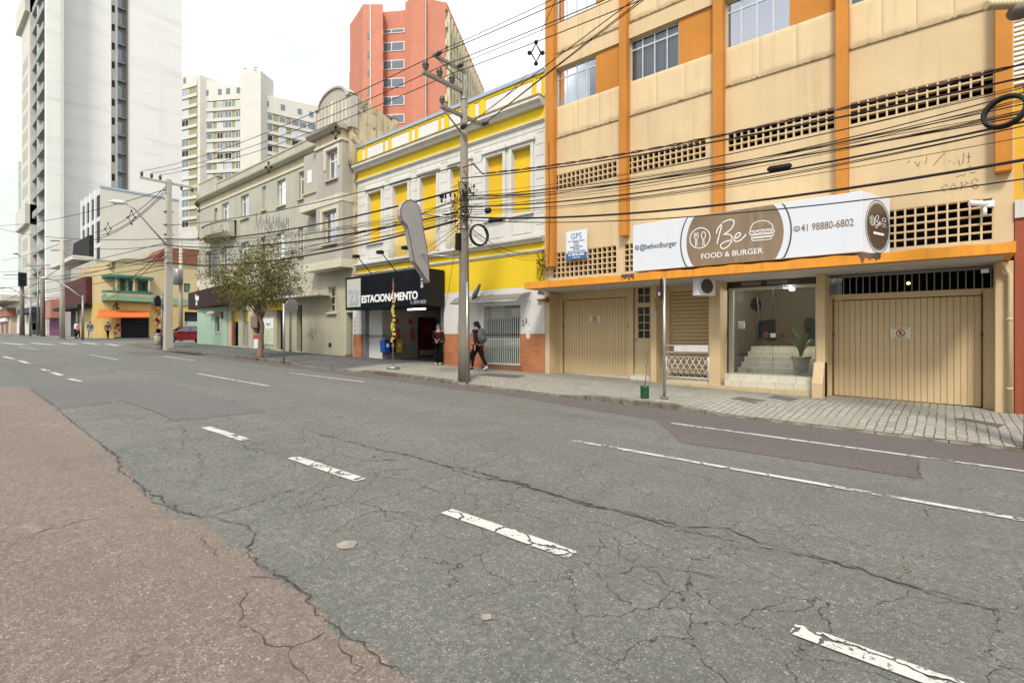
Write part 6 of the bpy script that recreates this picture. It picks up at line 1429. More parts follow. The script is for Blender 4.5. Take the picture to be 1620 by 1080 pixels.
MB().box(F_, a+(b-a)*.3, b-(b-a)*.1, .06, .4, z-.9, z-.2).build('white_fascia', M['white_clean'], t)

# cream apartment slab, gently curved, far behind -------------------------
cu_ = thing('apartment_block', 'tall cream and olive apartment slab with a blank central shaft, behind the grey building', 'building', (0, 0, 0))
def cpt(px, t, py=None): r = ray(px); return C0+r*t
segs_ = [(262, 313, 158, 152), (316, 381, 152, 150), (411, 506, 148, 158)]
olive = paint('olive infill', (.29, .26, .15), streak=.05, var=.05); cw_ = paint('cream concrete', (.55, .535, .47), streak=.10, var=.06); sh = plain('grey band', (.50, .48, .42), .8)
ZC = CZ+(531-127)/815*152
rrw = random.Random(11)
pn = []
for si, (pa, pb, ta_, tb_) in enumerate(segs_):
    p, q = cpt(pa, ta_), cpt(pb, tb_); p.z = q.z = 0; u = (q-p); Lw = u.length; n_ = Vector((u.y, -u.x, 0)).normalized(); n_ = n_ if n_.dot(-p) > 0 else -n_
    K = Frame(p, u, n_); ztl = CZ+(531-(110, 124, 149)[si])/815*ta_; ztr = CZ+(531-(122, 139, 169)[si])/815*tb_; zt_ = (ztl+ztr)/2+.0
    MB().box(K, 0, Lw, -10, 0, 1, zt_-5.2).build('infill_wall', olive, cu_); MB().prism(K, [(0, zt_-5.2), (Lw, zt_-5.2), (Lw, ztr), (0, ztl)], -10, .25).build('crown_wall', cw_, cu_)
    nf = 20; cols = ((.62,), (.18, .50, .70, .95), (.10, .36, .64, .84, .97))[si]; wd = ((2.6,), (3.1, 1.7, 1.9, 1.7), (3.0, 1.6, 3.6, 1.6, 2.8))[si]
    for j in range(nf):
        z = zt_-5.2-3.02*(j+1)
        if z < 30: break
        MB().box(K, 0, Lw, .0, .35, z-.05, z+.85).build('floor_band', sh, cu_)
        for c_, w_ in zip(cols, [q*1.2 for q in wd]):
            u0 = c_*Lw-w_/2; u1 = min(Lw-.1, u0+w_); z0 = z+.9; z1 = z+2.75
            f_ = MB().box(K, u0, u1, .002, .06, z0, z1).build('window', M['frame_white'], cu_)
            lit = rrw.random(); mt = M['dark'] if lit < .22 else (M['glass_sky'] if lit < .5 else bpy.data.materials.get('pane pale') or plain('pane pale', (.42, .45, .45), .25))
            mt2 = bpy.data.materials.get('pane slate') or plain('pane slate', (.14, .17, .19), .2)
            nn = 2 if w_ > 2 else 1; mbp = MB()
            for q_ in range(nn): mbp.box(K, u0+.12+(w_-.12)/nn*q_, u0+(w_-.12)/nn*(q_+1), .061, .07, z0+.12, z1-.12)
            mbp.build('pane', mt2 if rrw.random() < .45 else mt, f_)
    for c_ in cols: MB().box(K, c_*Lw-.5, c_*Lw+.7, .251, .30, zt_-3.6, zt_-1.9).build('window', bpy.data.materials.get('pane slate'), cu_)
    pn.append(K)
def shaft(pa, pb, t_, ytop):
    p, q = cpt(pa, t_), cpt(pb, t_-1); p.z = q.z = 0; u = q-p; n_ = Vector((u.y, -u.x, 0)).normalized(); n_ = n_ if n_.dot(-p) > 0 else -n_; K = Frame(p, u, n_); z = CZ+(531-ytop)/815*t_
    return K, MB().box(K, 0, u.length, -6, 0, 1, z).build('blank_shaft', cw_, cu_), u.length, z
K, _, l_, z = shaft(380, 412.5, 147, 115); MB().box(K, l_*.45, l_*.62, -2, -1, z, z+1.2).build('lift_housing', cw_, cu_)
for px_ in (.12, .66): MB().lathe(K.P(l_*px_, -1, z+1.4), [(.1, -.1), (.7, .15), (.72, .2), (.1, 0)], 10, axis=Vector((.3, -.4, .8))).build('roof_dish', M['steel'], cu_)
shaft(312.5, 316.5, 151, 121)
MB().box(pn[0], -6, 60, -4, .5, 20, 33).build('low_wing', cw_, cu_)

# salmon octagonal tower --------------------------------------------------
sa = thing('apartment_tower', 'salmon pink tower with stepped facets and a finned olive flank', 'building', (0, 0, 0))
salmon = paint('salmon render', (.50, .195, .125), streak=.12, var=.09, dirt=(.60, .33, .22)); sal2 = paint('deep salmon render', (.46, .15, .09), streak=.08, var=.05)
ftab = [(553.5, 90), (569, 86), (574, 84.5), (606, 84.5), (606, 86.5), (641, 86), (641, 84), (651, 83), (672, 82), (676, 83), (704.5, 84)]
ztop = CZ+(531-4)/815*84
pts = [cpt(px, t_) for px, t_ in ftab]
mb = MB(); cols_ = []
for i, (p, q) in enumerate(zip(pts, pts[1:])):
    mb.quad((p.x, p.y, 1), (q.x, q.y, 1), (q.x, q.y, ztop), (p.x, p.y, ztop))
mb.build('faceted_wall', salmon, sa)
def facet(i0, i1): 
    p, q = pts[i0].copy(), pts[i1].copy(); p.z = q.z = 0; u = q-p; n_ = Vector((u.y, -u.x, 0)).normalized(); n_ = n_ if n_.dot(-p) > 0 else -n_; return Frame(p, u, n_), u.length
Kf, Lf = facet(4, 5); fhz = 3.0
for j in range(16):
    z = CZ+(531-191)/815*85+ (j-6)*3.02
    if z > ztop-3: break
    w_ = MB().box(Kf, .05, Lf-.1, .002, .10, z, z+(1.55 if z < ztop-6 else .7)).build('window', M['frame_white'], sa)
    for a_, b_ in ((.18, 1.45), (1.6, Lf-.25)): MB().box(Kf, a_, b_, .101, .11, z+.12, z+(1.42 if z < ztop-6 else .6)).build('pane', bpy.data.materials['pane slate'], w_)
for i0, i1, fr_u in ((2, 3, .40), (8, 9, .3)):
    Kq, Lq = facet(i0, i1)
    MB().box(Kq, Lq*fr_u-.15, Lq*fr_u+.02, .002, .12, 1, ztop).build('pipe_duct', plain('pale duct', (.5, .48, .46), .5) if 'pale duct' not in bpy.data.materials else bpy.data.materials['pale duct'], sa)
    for j in range(14):
        z = 20+j*3.02
        if z < ztop-3: MB().box(Kq, Lq*fr_u-.55 if i0 == 2 else Lq*fr_u+.03, Lq*fr_u-.16 if i0 == 2 else Lq*fr_u+.42, .002, .06, z, z+1.1).build('small_window', bpy.data.materials['pane slate'], sa)
p0 = pts[-1]; p1 = cpt(764, 113.5); p0.z = p1.z = 0; u = p1-p0; n_ = Vector((u.y, -u.x, 0)).normalized(); n_ = n_ if n_.dot(-p0) > 0 else -n_; Kr = Frame(p0, u, n_); Lr = u.length
MB().box(Kr, 0, Lr, -1, 0, 1, ztop-1.2).build('olive_flank', paint('olive cream flank', (.42, .36, .20), streak=.05), sa); MB().box(Kr, -.05, Lr, -1, .25, ztop-1.2, ztop).build('roof_band', salmon, sa)
MB().quad((pts[0].x, pts[0].y, ztop-.1), (pts[-1].x, pts[-1].y, ztop-.1), (p1.x, p1.y, ztop-.1), (p1.x-20, p1.y+5, ztop-.1)).build('roof', salmon, sa)
for i in range(15): a_ = Lr*(i+.3)/15; MB().box(Kr, a_, a_+.45, .002, .55, 1, ztop-1.21).build('fin', plain('pale olive fin', (.50, .45, .30), .7) if 'pale olive fin' not in bpy.data.materials else bpy.data.materials['pale olive fin'], sa)
for j in range(12): z = ztop-4-3.02*j; MB().box(Kr, 0, Lr, .002, .30, z, z+1.1).build('spandrel', bpy.data.materials['pale olive fin'], sa)
MB().box(Frame(cpt(553, 92), (1, 0, 0), (0, -1, 0)), -.1, .9, -5, 0, 1, ztop-9).build('rear_wing', plain('olive wing', (.36, .33, .20), .8), sa)
# ================================================================== POLES AND CABLES
def sw(x, y): return gz(x)+(hs(x, y) if x > -45 else .14)
def insul(p, s=1.0, par=None, axis=(0, 0, 1)):
    return MB().lathe(p, [(.02*s, 0), (.05*s, .02*s), (.03*s, .05*s), (.075*s, .08*s), (.04*s, .11*s), (.085*s, .14*s), (.05*s, .18*s), (.06*s, .22*s), (.02*s, .25*s)], 10, axis=axis).build('insulator', plain('brown glazed insulator', (.06, .045, .04), .3) if 'brown glazed insulator' not in bpy.data.materials else bpy.data.materials['brown glazed insulator'], par)
PA = Vector((-11.15, 10.93, 0)); PA.z = sw(PA.x, PA.y)
pa = thing('utility_pole', 'tall round concrete utility pole with crossarms, standing at the kerb before the yellow townhouse', 'utility pole', PA)
ztA = 9.05; mb = MB(); mb.tube([PA+Vector((0, 0, -.3)), PA+Vector((0, 0, 1.2)), Vector((PA.x, PA.y, 5)), Vector((PA.x, PA.y, ztA))], [.185, .175, .135, .10], 20); mb.build('shaft', M['concrete'], pa)
for z, r_ in ((4.9, .15), (5.3, .145), (5.75, .14), (6.3, .13), (8.0, .118), (8.8, .112)): MB().lathe(Vector((PA.x, PA.y, z)), [(r_-.01, 0), (r_+.008, .003), (r_+.008, .04), (r_-.01, .043)], 16).build('steel_strap', M['galv'], pa)
for dx in (-.10, .10): MB().w(PA.x+dx-.02, PA.x+dx+.02, PA.y-.02, PA.y+.02, 8.55, 9.75).build('steel_riser', M['galv'], pa)
MB().w(PA.x-.05, PA.x+.05, PA.y-1.6, PA.y+.1, 8.98, 9.08).build('crossarm', M['steel'], pa)
MB().w(PA.x-.04, PA.x+.04, PA.y-1.25, PA.y+.1, 9.62, 9.70).build('crossarm', M['steel'], pa)
MB().w(PA.x-.05, PA.x+.05, PA.y-.95, PA.y+.9, 8.25, 8.34).build('crossarm', M['steel'], pa)
MB().tube([Vector((PA.x, PA.y-.85, 8.25)), Vector((PA.x, PA.y-.08, 7.75))], .025, 6).build('brace', M['steel'], pa); MB().tube([Vector((PA.x, PA.y-1.1, 9.62)), Vector((PA.x, PA.y-.08, 9.3))], .018, 6).build('brace', M['steel'], pa)
for dy in (-1.5, -.98, -.5): insul(Vector((PA.x, PA.y+dy, 9.08)), 1.25, pa)
insul(Vector((PA.x, PA.y-.88, 8.34)), 1.1, pa); insul(Vector((PA.x, PA.y+.75, 8.3)), 1.1, pa, (1, .2, 0)); insul(Vector((PA.x+.1, PA.y-.2, 7.85)), 1.1, pa, (1, -.3, .2))
for dy in (-1.15, -.3): insul(Vector((PA.x+.05, PA.y+dy, 9.66)), .9, pa, (1, 0, .1))
MB().w(PA.x-.10, PA.x+.03, PA.y-.27, PA.y-.15, 4.25, 4.75).build('terminal_box', M['black'], pa)
mb = MB(); rr = random.Random(5)
for i in range(26):        # service knots around the pole
    z = rr.uniform(4.9, 6.2); a = rr.uniform(0, 6.28); p = Vector((PA.x+.16*math.cos(a), PA.y+.16*math.sin(a), z)); pts = [p]
    for j in range(4): pts.append(p+Vector((rr.uniform(-.35, .35), rr.uniform(-.3, .05), rr.uniform(-.35, .25))))
    pts.append(p+Vector((rr.uniform(-.2, .2), 0, rr.uniform(-.4, -.1))))
    q = []
    for a_, b_ in zip(pts, pts[1:]): q += [a_, (a_+b_)/2+Vector((0, 0, -.03))]
    mb.tube(q, .008, 4, cap=False)
mb.build('tangled_wires', M['rubber'], pa)
mb = MB()
for i in range(16):
    p = Vector((PA.x+rr.uniform(.1, 1.0)*(1 if i % 2 else -1), PA.y-.15, rr.uniform(5.85, 6.25))); mb.w(p.x-.02, p.x+.02, p.y-.02, p.y+.02, p.z-.08, p.z+.02); mb.tube([p, p+Vector((rr.uniform(-.05, .05), 0, -.2))], .006, 4, cap=False)
mb.build('service_connectors', M['rubber'], pa)
# galvanised conduit post beside it
t = thing('sign_post', 'slim galvanised post standing directly against the right side of the big concrete pole', 'post', (0, 0, 0))
p = G(739, 601, .15); p.z = sw(p.x, p.y); t.location = p; ORG[t.name] = p
MB().cyl(p+Vector((0, 0, -.1)), p+Vector((0, 0, 3.0)), .03, 10).build('tube', M['galv'], t)

# pole B with street lamp -------------------------------------------------
PB = G(266, 550, .13); PB.z = sw(PB.x, PB.y)
pb_ = thing('utility_pole', 'pale square concrete utility pole at the street corner carrying a street lamp arm', 'utility pole', PB)
hB = 10.4; mb = MB(); w0, w1 = .26, .15
vs = [PB+Vector((sx*w0, sy*w0*.8, -.3)) for sx, sy in ((-1, -1), (1, -1), (1, 1), (-1, 1))]+[PB+Vector((sx*w1+.12, sy*w1*.8, hB)) for sx, sy in ((-1, -1), (1, -1), (1, 1), (-1, 1))]
mb.add(vs, [(0, 1, 2, 3), (4, 5, 6, 7), (0, 1, 5, 4), (1, 2, 6, 5), (2, 3, 7, 6), (3, 0, 4, 7)]); mb.build('shaft', M['concrete_light'], pb_)
top = PB+Vector((.1, 0, hB-.25))
MB().w(top.x-.06, top.x+.06, top.y-1.5, top.y+1.5, top.z, top.z+.12).build('crossarm', M['concrete_light'], pb_)
for dy in (-1.4, -.9, -.45): insul(Vector((top.x, top.y+dy, top.z+.12)), 1.3, pb_)
for dy in (.7, 1.3): insul(Vector((top.x, top.y+dy, top.z-.25)), 1.2, pb_)
kf = Frame(PB, (0, 1, 0), (1, 0, 0)); a0 = PB+Vector((.1, -.1, 6.35)); 
a1 = C0+ray(197, 321)*((PB-C0).dot(FV)-1.2); mid = (a0+a1)/2+Vector((0, 0, .45))
MB().tube([a0, a0*.6+a1*.4+Vector((0, 0, .1)), a0*.25+a1*.75+Vector((0, 0, .25)), a1], .045, 8).build('lamp_arm', M['steel'], pb_)
d_ = (a1-a0); d_.z = 0; d_.normalize(); MB().tube([a1-d_*.1, a1+d_*.15, a1+d_*.45, a1+d_*.75], [.06, .13, .14, .05], 10).build('lamp_head', M['cornice'], pb_)
for z in (5.6, 6.4, 7.0, 7.6, 8.4): MB().w(PB.x-.24, PB.x+.26, PB.y-.22, PB.y+.22, PB.z+z, PB.z+z+.06).build('steel_strap', M['steel'], pb_)
# pole C at the right edge -----------------------------------------------
PC = Vector((1.02, 10.75, 0)); PC.z = sw(PC.x, PC.y)
pc_ = thing('utility_pole', 'dark utility pole cut off by the right edge of the picture', 'utility pole', PC)
MB().tube([PC+Vector((0, 0, -.3)), PC+Vector((0, 0, 9.5))], [.17, .11], 16).build('shaft', M['concrete'], pc_)
q0 = C0+ray(1608, 6)*7.2; q1 = C0+ray(1560, 8)*7.2
mb = MB(); n = 9; prof = []
for i in range(n): prof += [(.05, i*.055), (.075, i*.055+.012), (.05, i*.055+.03)]
mb.lathe(q1, prof, 12, axis=(q0-q1)); mb.build('ribbed_bushing', M['doorcream'], pc_)
MB().ball(q0+Vector((.05, .05, -.10)), .16, .16, .10).build('bushing_cap', M['concrete'], pc_); MB().tube([q0, Vector((PC.x, PC.y, q0.z+.2))], .04, 8).build('bracket', M['steel'], pc_)
# coil of cable
def coil(c, r, rad, ax, n, name, label, jit=.03):
    t = MB(); rr = random.Random(3); ax = Vector(ax).normalized(); p = ax.orthogonal().normalized(); q = ax.cross(p); pts = []
    for i in range(n*20+1):
        a = i*math.pi/10; k = r*(1+jit*math.sin(a*.37+1)); pts.append(Vector(c)+p*math.cos(a)*k+q*math.sin(a)*k*1.0+ax*rad*1.4*math.sin(a*.21))
    t.tube(pts, rad, 6); o = t.build(name, M['rubber'], loc=c); tag(o, label, 'cable coil'); return o
coil(C0+ray(1589, 177)*7.5, .235, .022, (-.3, -.9, .25), 6, 'cable_coil', 'thick black coil of spare cable hanging near the right edge')
coil(C0+ray(757.5, 372)*14.6, .29, .028, (.92, -.25, .0), 3, 'cable_coil', 'black ring of spare cable hanging just right of the big pole', .01)

# far poles ---------------------------------------------------------------
def farpole(px, py_base, py_top, X, mat, label, arms=(), rad=.16):
    r = ray(px); t = X/r.x; p = C0+r*t; p.z = gz(X)+.14; z1 = CZ+(531-py_top)/815*t; P_ = thing('utility_pole', label, 'utility pole', p)
    MB().tube([p, Vector((p.x, p.y, z1))], [rad*1.2, rad*.8], 10).build('shaft', mat, P_)
    for (pa_, pb_2, py) in arms:
        zz__ = CZ+(531-py)/815*t; MB().box(Frame((p.x, 0, 0), RV.to_tuple(), tuple(-FV)), 0, 0, 0, 0, 0, 0)
        MB().tube([p+RV*((pa_-px)/815*t)+Vector((0, 0, zz__-p.z)), p+RV*((pb_2-px)/815*t)+Vector((0, 0, zz__-p.z+.05))], .07, 6).build('crossarm', M['steel'], P_)
    return P_, p, t
fpoles = [farpole(98.5, 536, 379, -68, M['concrete_light'], 'pale concrete utility pole with two crossarms before the purple house', ((80, 112, 381), (81, 110, 396)), .2),
          farpole(67.5, 533, 418, -84, M['concrete'], 'dark utility pole with one crossarm in front of the white tower', ((42, 78, 420),), .22),
          farpole(35, 532, 432, -96, M['concrete'], 'brown utility pole with transformer box near the left edge', ((6, 40, 435),), .24)]
P3, p3, t3_ = fpoles[2]; zc_ = CZ+(531-442)/815*t3_; MB().w(p3.x-.2, p3.x+.6, p3.y-.4, p3.y+.4, zc_-.9, zc_+.9).build('transformer', M['black'], P3)
PD, pd, td = farpole(286, 524, 383, -52, M['concrete_light'], 'thin pale utility pole with transformer just behind the corner pole', ((278, 292, 400),), .16)
zc_ = CZ+(531-437)/815*td; MB().lathe(Vector((pd.x+.3, pd.y-.3, zc_-.8)), [(.3, 0), (.38, .05), (.38, 1.3), (.3, 1.4)], 12).build('transformer', M['steel'], PD)
def lamp_pole(px, py0, py1, X, hx, hy, label, mat):
    r = ray(px); t = X/r.x; p = C0+r*t; p.z = gz(X)+.14; z1 = CZ+(531-py1)/815*t; P_ = thing('street_light', label, 'street light', p)
    MB().cyl(p, Vector((p.x, p.y, z1)), .13, 8, r2=.08).build('pole', mat, P_); h = p+RV*((hx-px)/815*t); h.z = CZ+(531-hy)/815*t
    MB().tube([Vector((p.x, p.y, z1-.3)), Vector((p.x, p.y, z1))*.65+h*.35+Vector((0, 0, .1)), h*.7+Vector((p.x, p.y, z1))*.3+Vector((0, 0, .35)), h], .07, 6).build('arm', mat, P_); MB().ball(h, .5, .3, .14).build('head', M['cornice'], P_)
lamp_pole(131, 537, 467, -65.6, 70, 440, 'grey traffic mast with a long arm reaching left before the rusty shop', M['steel'])
lamp_pole(48, 533, 470, -90, 2, 455, 'grey mast with curved arm at the far left edge', M['steel'])
lamp_pole(60, 480, 430, -92, 24, 401, 'slender street light arm high against the white tower', M['steel'])

# traffic light and bin at the corner ------------------------------------
p = G(256, 549, .13); p.z = sw(p.x, p.y) if p.x > -45 else gz(p.x)+.13; t_ = (p-C0).dot(FV)
tl_ = thing('traffic_light', 'black traffic light with visors on a thin post left of the corner pole', 'traffic light', p)
MB().cyl(p, Vector((p.x, p.y, CZ+(531-464)/815*t_)), .05, 8).build('post', M['steel'], tl_)
hc = p+RV*(-6/815*t_); 
MB().w(hc.x-.16, hc.x+.16, hc.y-.2, hc.y+.1, CZ+(531-484)/815*t_, CZ+(531-470)/815*t_-.05).build('signal_head', M['black'], tl_)
for k_ in range(3): zz__ = CZ+(531-482+k_*4.6)/815*t_+.1; MB().lathe(Vector((hc.x+.16, hc.y-.05, zz__)), [(.10, 0), (.12, .18)], 10, axis=(1, -.3, -.1)).build('visor', M['black'], tl_)
MB().box(WORLDF, p.x-.12, p.x+.12, p.y+.05, p.y+.25, CZ+(531-492)/815*t_, CZ+(531-484)/815*t_).build('pedestrian_signal', M['black'], tl_)
p = G(249.5, 549, .13); t_ = (p-C0).dot(FV); b_ = thing('litter_bin', 'grey green street litter bin beside the traffic light', 'bin', p)
h_ = 19/815*t_; mb = MB(); mb.lathe(p, [(.13, .1), (.17, .12), (.21, h_-.05), (.19, h_)], 12); mb.build('basket', M['gray_old'], b_); MB().lathe(p+Vector((0, 0, h_)), [(.23, 0), (.22, .05), (.05, .12)], 12).build('rim', M['steel'], b_)

# cables ------------------------------------------------------------------
def cat(a, b, sag, n=14, wob=0, seed=0):
    rr = random.Random(seed); out = []
    for i in range(n+1):
        s = i/n; p = Vector(a).lerp(Vector(b), s); p.z -= sag*4*s*(1-s); p.z += wob*rr.uniform(-1, 1)*min(1, 6*s*(1-s)); out.append(p)
    return out
def cable(name, pts, r, label, group, mat=None):
    o = MB().tube(pts, r, 5, cap=False).build(name, mat or M['rubber'], loc=pts[0], recalc=False); return tag(o, label, 'cable', group)
def zA(y): return CZ+(531-y)/815*15.4
def zC(y): return CZ+(531-y)/815*7.6
def zB_(y): return CZ+(531-y)/815*31.9
GA, GB2, GH = 'telephone cables across the beige facade', 'cables along the grey building', 'high power lines on insulators'
CXr = 1.0; CYr = 10.55
thick = [(283, 128, .20, .017, 'topmost straight black cable of the bundle crossing the beige facade'), (328, 196, .30, .019, 'thick black cable passing midway between the upper and lower screens'), (344, 256, .32, .025, 'thickest black cable, sagging just above the restaurant sign')]
for ya, yc, sg, r_, lb in thick: cable('cable', cat((PA.x+.1, PA.y-.18, zA(ya)), (CXr+.1, CYr, zC(yc)), sg), r_, lb, GA)
cable('cable', cat((PA.x+.1, PA.y-.15, zA(348)), (CXr, CYr+.1, zC(284)), .30), .012, 'lowest thin black cable, running across the face of the restaurant sign', GA)
pts = cat((PA.x+.9, PA.y-.15, zA(284)), (CXr, CYr, zC(106)), .22, 60); pts = [Vector((PA.x+.1, PA.y-.15, zA(266))), Vector((PA.x+.55, PA.y-.15, zA(265)))]+pts
c1 = []; c2 = []
for i, p in enumerate(pts): a = i*1.3; c1.append(p+Vector((0, .018*math.cos(a), .018*math.sin(a)))); c2.append(p-Vector((0, .018*math.cos(a), .018*math.sin(a))))
o = MB().tube(c1, .014, 5, cap=False).tube([p+Vector((0, .0, .0)) for p in c2], .014, 5, mi=1, cap=False).build('twisted_cable', [M['rubber'], M['cable_red']], loc=pts[0], recalc=False); tag(o, 'twisted black and red cable, the highest one across the beige facade', 'cable', GA)
rr = random.Random(8)
TL = 'thin black telephone wire in the loose bundle crossing the beige facade'
for i in range(15):
    ya = rr.uniform(305, 344); yc = 130+(ya-305)*2.1+rr.uniform(-12, 30); cable('telephone_wire', cat((PA.x+.12, PA.y-.17+rr.uniform(-.05, .1), zA(ya)), (CXr, CYr+rr.uniform(-.1, .2), zC(yc)), rr.uniform(.12, .42)), rr.choice((.006, .008, .010)), TL, 'loose telephone wires over the beige facade')
for i in range(6):   # beyond the right-hand pole
    cable('cable', cat((CXr, CYr, zC((106, 128, 150, 196, 256, 284)[i])), (9, 10.6, zC((106, 128, 150, 196, 256, 284)[i])-.3), .15), .015, 'short black cable end running on past the right edge', 'cables leaving at the right edge')
BX, BY = PB.x+.15, PB.y-.15
for ya, yb2, sg, r_, lb in ((262, 357, .35, .018, 'uppermost low-voltage cable, slanting over the windows of the grey building'), (300, 378, .5, .030, 'thick black cable crossing the middle storey of the grey building'), (335, 388, .5, .03, 'second thick black cable just under the sprayed writing'), (348, 416, .6, .034, 'lowest thick black cable, passing through the tree crown')):
    cable('cable', cat((PA.x-.1, PA.y-.18, zA(ya)), (BX, BY, zB_(yb2)), sg), r_, lb, GB2)
for i in range(13):
    ya = rr.uniform(312, 350); cable('telephone_wire', cat((PA.x-.12, PA.y-.17, zA(ya)), (BX, BY+rr.uniform(-.1, .1), zB_(rr.uniform(378, 425))), rr.uniform(.2, 1.0)), rr.choice((.007, .009, .012)), 'thin black wire in the bundle between the big pole and the corner pole', 'wires between the two near poles')
for i, dy in enumerate((-1.5, -.98, -.5)):
    lb = ('outermost', 'middle', 'innermost')[i]
    cable('power_line', cat((PA.x, PA.y+dy, 9.40), (top.x, top.y+(-1.4, -.9, -.45)[i], top.z+.45), .45), .012, lb+' power line from the big pole back to the corner pole', GH)
    cable('power_line', cat((PA.x, PA.y+dy, 9.40), (6, 10.93+dy, 9.0), .25), .012, lb+' power line running right from the big pole above the roofs', GH)
for i, (dy, z_) in enumerate(((-1.15, 9.72), (-.3, 9.72))):
    cable('power_line', cat((PA.x+.1, PA.y+dy, z_), (6, 10.93+dy, 9.5), .2), .010, ('far', 'near')[i]+' wire of the upper pair leaving the top arm of the big pole', GH)
for i, (a_, z_) in enumerate((((PA.x+.2, PA.y+.75, 8.3), 9.2), ((PA.x+.3, PA.y-.2, 7.85), 9.05), ((PA.x+.2, PA.y+.7, 8.25), 9.1))):
    cable('service_cable', cat(a_, (2, 9.7, z_+1.2), -.1), .011, ('upper', 'lower', 'middle')[i]+' slack cable rising steeply from the big pole to the upper right', 'slack cables from the lower crossarm')
for k_, (x0_, z0_, y0_) in enumerate(((-14.6, 9.45, 9.9), (-22, 9.6, 9.9))):
    pass
def spacer(c, label, s=.28):
    t = thing('cable_spacer', label, 'cable spacer', c, 'diamond cable spacers'); c = Vector(c); q = [c+RV*s*.55, c+Vector((0, 0, s)), c-RV*s*.55, c-Vector((0, 0, s))]
    MB().tube(q+[q[0]], .022, 6).build('diamond_frame', M['rubber'], t)
    for p in q: MB().ball(p+(p-c).normalized()*.04, .055, .055, .055, 8, 6).build('clamp', M['rubber'], t)
spacer(C0+ray(848, 84)*12.6, 'dark diamond-shaped spacer hanging against the sky left of the orange pilaster', .22)
spacer(C0+ray(531, 210)*18.5, 'small diamond spacer on the lines before the arched gable', .16); spacer(C0+ray(425, 265)*23.5, 'small diamond spacer on the lines over the middle of the grey building', .18); spacer(C0+ray(208, 344)*30, 'diamond spacer left of the corner pole against the office block', .35); spacer(C0+ray(171, 362)*38, 'farther diamond spacer against the office block', .38)
hang = C0+ray(848, 84)*12.6
cable('service_cable', cat(hang+Vector((0, 0, .25)), hang+Vector((2.2, -.6, 2.2)), 0), .007, 'short thin wire holding the diamond spacer near the orange pilaster', 'slack cables from the lower crossarm')
cable('service_cable', cat(hang-Vector((0, 0, .25)), (PA.x+.9, PA.y, 8.2), .1), .007, 'faint thin wire from the diamond spacer down to the big pole', 'slack cables from the lower crossarm')
# cables beyond the corner pole
for i, (yb2, px2, py2, tt) in enumerate(((300, 0, 357, 60), (378, 0, 362, 60), (384, 0, 430, 70), (400, 0, 455, 75), (410, 0, 440, 80), (425, 0, 466, 75), (300, 160, 372, 40), (305, 152, 378, 40), (392, 155, 468, 60), (398, 155, 480, 60), (388, 100, 384, 66), (404, 68, 424, 80), (412, 98, 400, 66), (296, 150, 368, 46), (420, 35, 440, 90))):
    cable('cable', cat((BX, BY, zB_(yb2)), C0+ray(px2, py2)*tt, .5, 10), .022, 'black cable sweeping left from the corner pole over the crossing', 'cables over the crossing')
for y0_, y1_, t1_ in ((384, 404, 70), (421, 470, 60), (455, 452, 70), (470, 459, 70)): cable('cable', cat(C0+ray(99, y0_)*57, C0+ray(2, y1_+8)*t1_*1.5, .3, 8), .03, 'distant black cable strung in front of the white tower', 'distant cables at the left')
# drops to the facade
def drop_(a, px, py, label, d=.05): u, z = A.hit(px, py, d); cable('drop_wire', cat(a, A.P(u, d, z), .35, 10), .007, label, 'drop wires to the facades')
for i, (px, py) in enumerate(((858, 402), (860, 398), (857, 405), (861, 410))): drop_((PA.x+.15, PA.y-.1, zA(352+i*3)), px, py, 'thin drop wire slanting from the big pole to the left corner of the beige facade')
for i, (px, py) in enumerate(((700, 500), (560, 436), (546, 470))): drop_((PA.x-.15, PA.y-.1, zA(350+i*5)), px, py, ('thin drop wire from the big pole down beside the black fascia', 'thin drop wire from the big pole to the grey bay', 'thin drop wire ending left of the number panel')[i])
mb = MB(); rr = random.Random(2)
for i in range(12):
    u0, z0 = A.hit(859, 400+rr.uniform(-8, 20), .06); pts = [A.P(u0, .06, z0)]
    for j in range(5): pts.append(A.P(u0+rr.uniform(-.25, .3), .06+rr.uniform(0, .15), z0-rr.uniform(0, 1.0)*(j+1)/5-.0))
    mb.tube(pts, .008, 4, cap=False)
o = mb.build('wire_tangle', M['rubber'], loc=A.P(u0, .1, 3.8), recalc=False); tag(o, 'messy tangle of black wires at the corner between yellow and beige buildings', 'wire tangle')
mb = MB(); ux, _ = A.hit(868, 300, .28); mb.tube([A.P(ux, .28, 8.2), A.P(ux+.03, .28, 5.9), A.P(ux, .28, 4.1)], .010, 5, cap=False); mb.build('facade_cable', M['rubber'], og)
def closure(px, py, t, L_, r_, label): 
    c = C0+ray(px, py)*t; d = Vector((1, 0, -.03)); o = MB().tube([c-d*L_/2, c-d*L_*.4, c+d*L_*.4, c+d*L_/2], [r_*.4, r_, r_, r_*.4], 8).build('splice_closure', M['rubber'], loc=c); tag(o, label, 'cable splice')
closure(1233, 265, 9.6, .42, .055, 'black splice case on the cables above the restaurant sign'); closure(784, 348, 14.3, .55, .06, 'black splice case just right of the big pole'); closure(772, 333, 14.4, .16, .08, 'short square splice box right of the big pole, above the longer case')

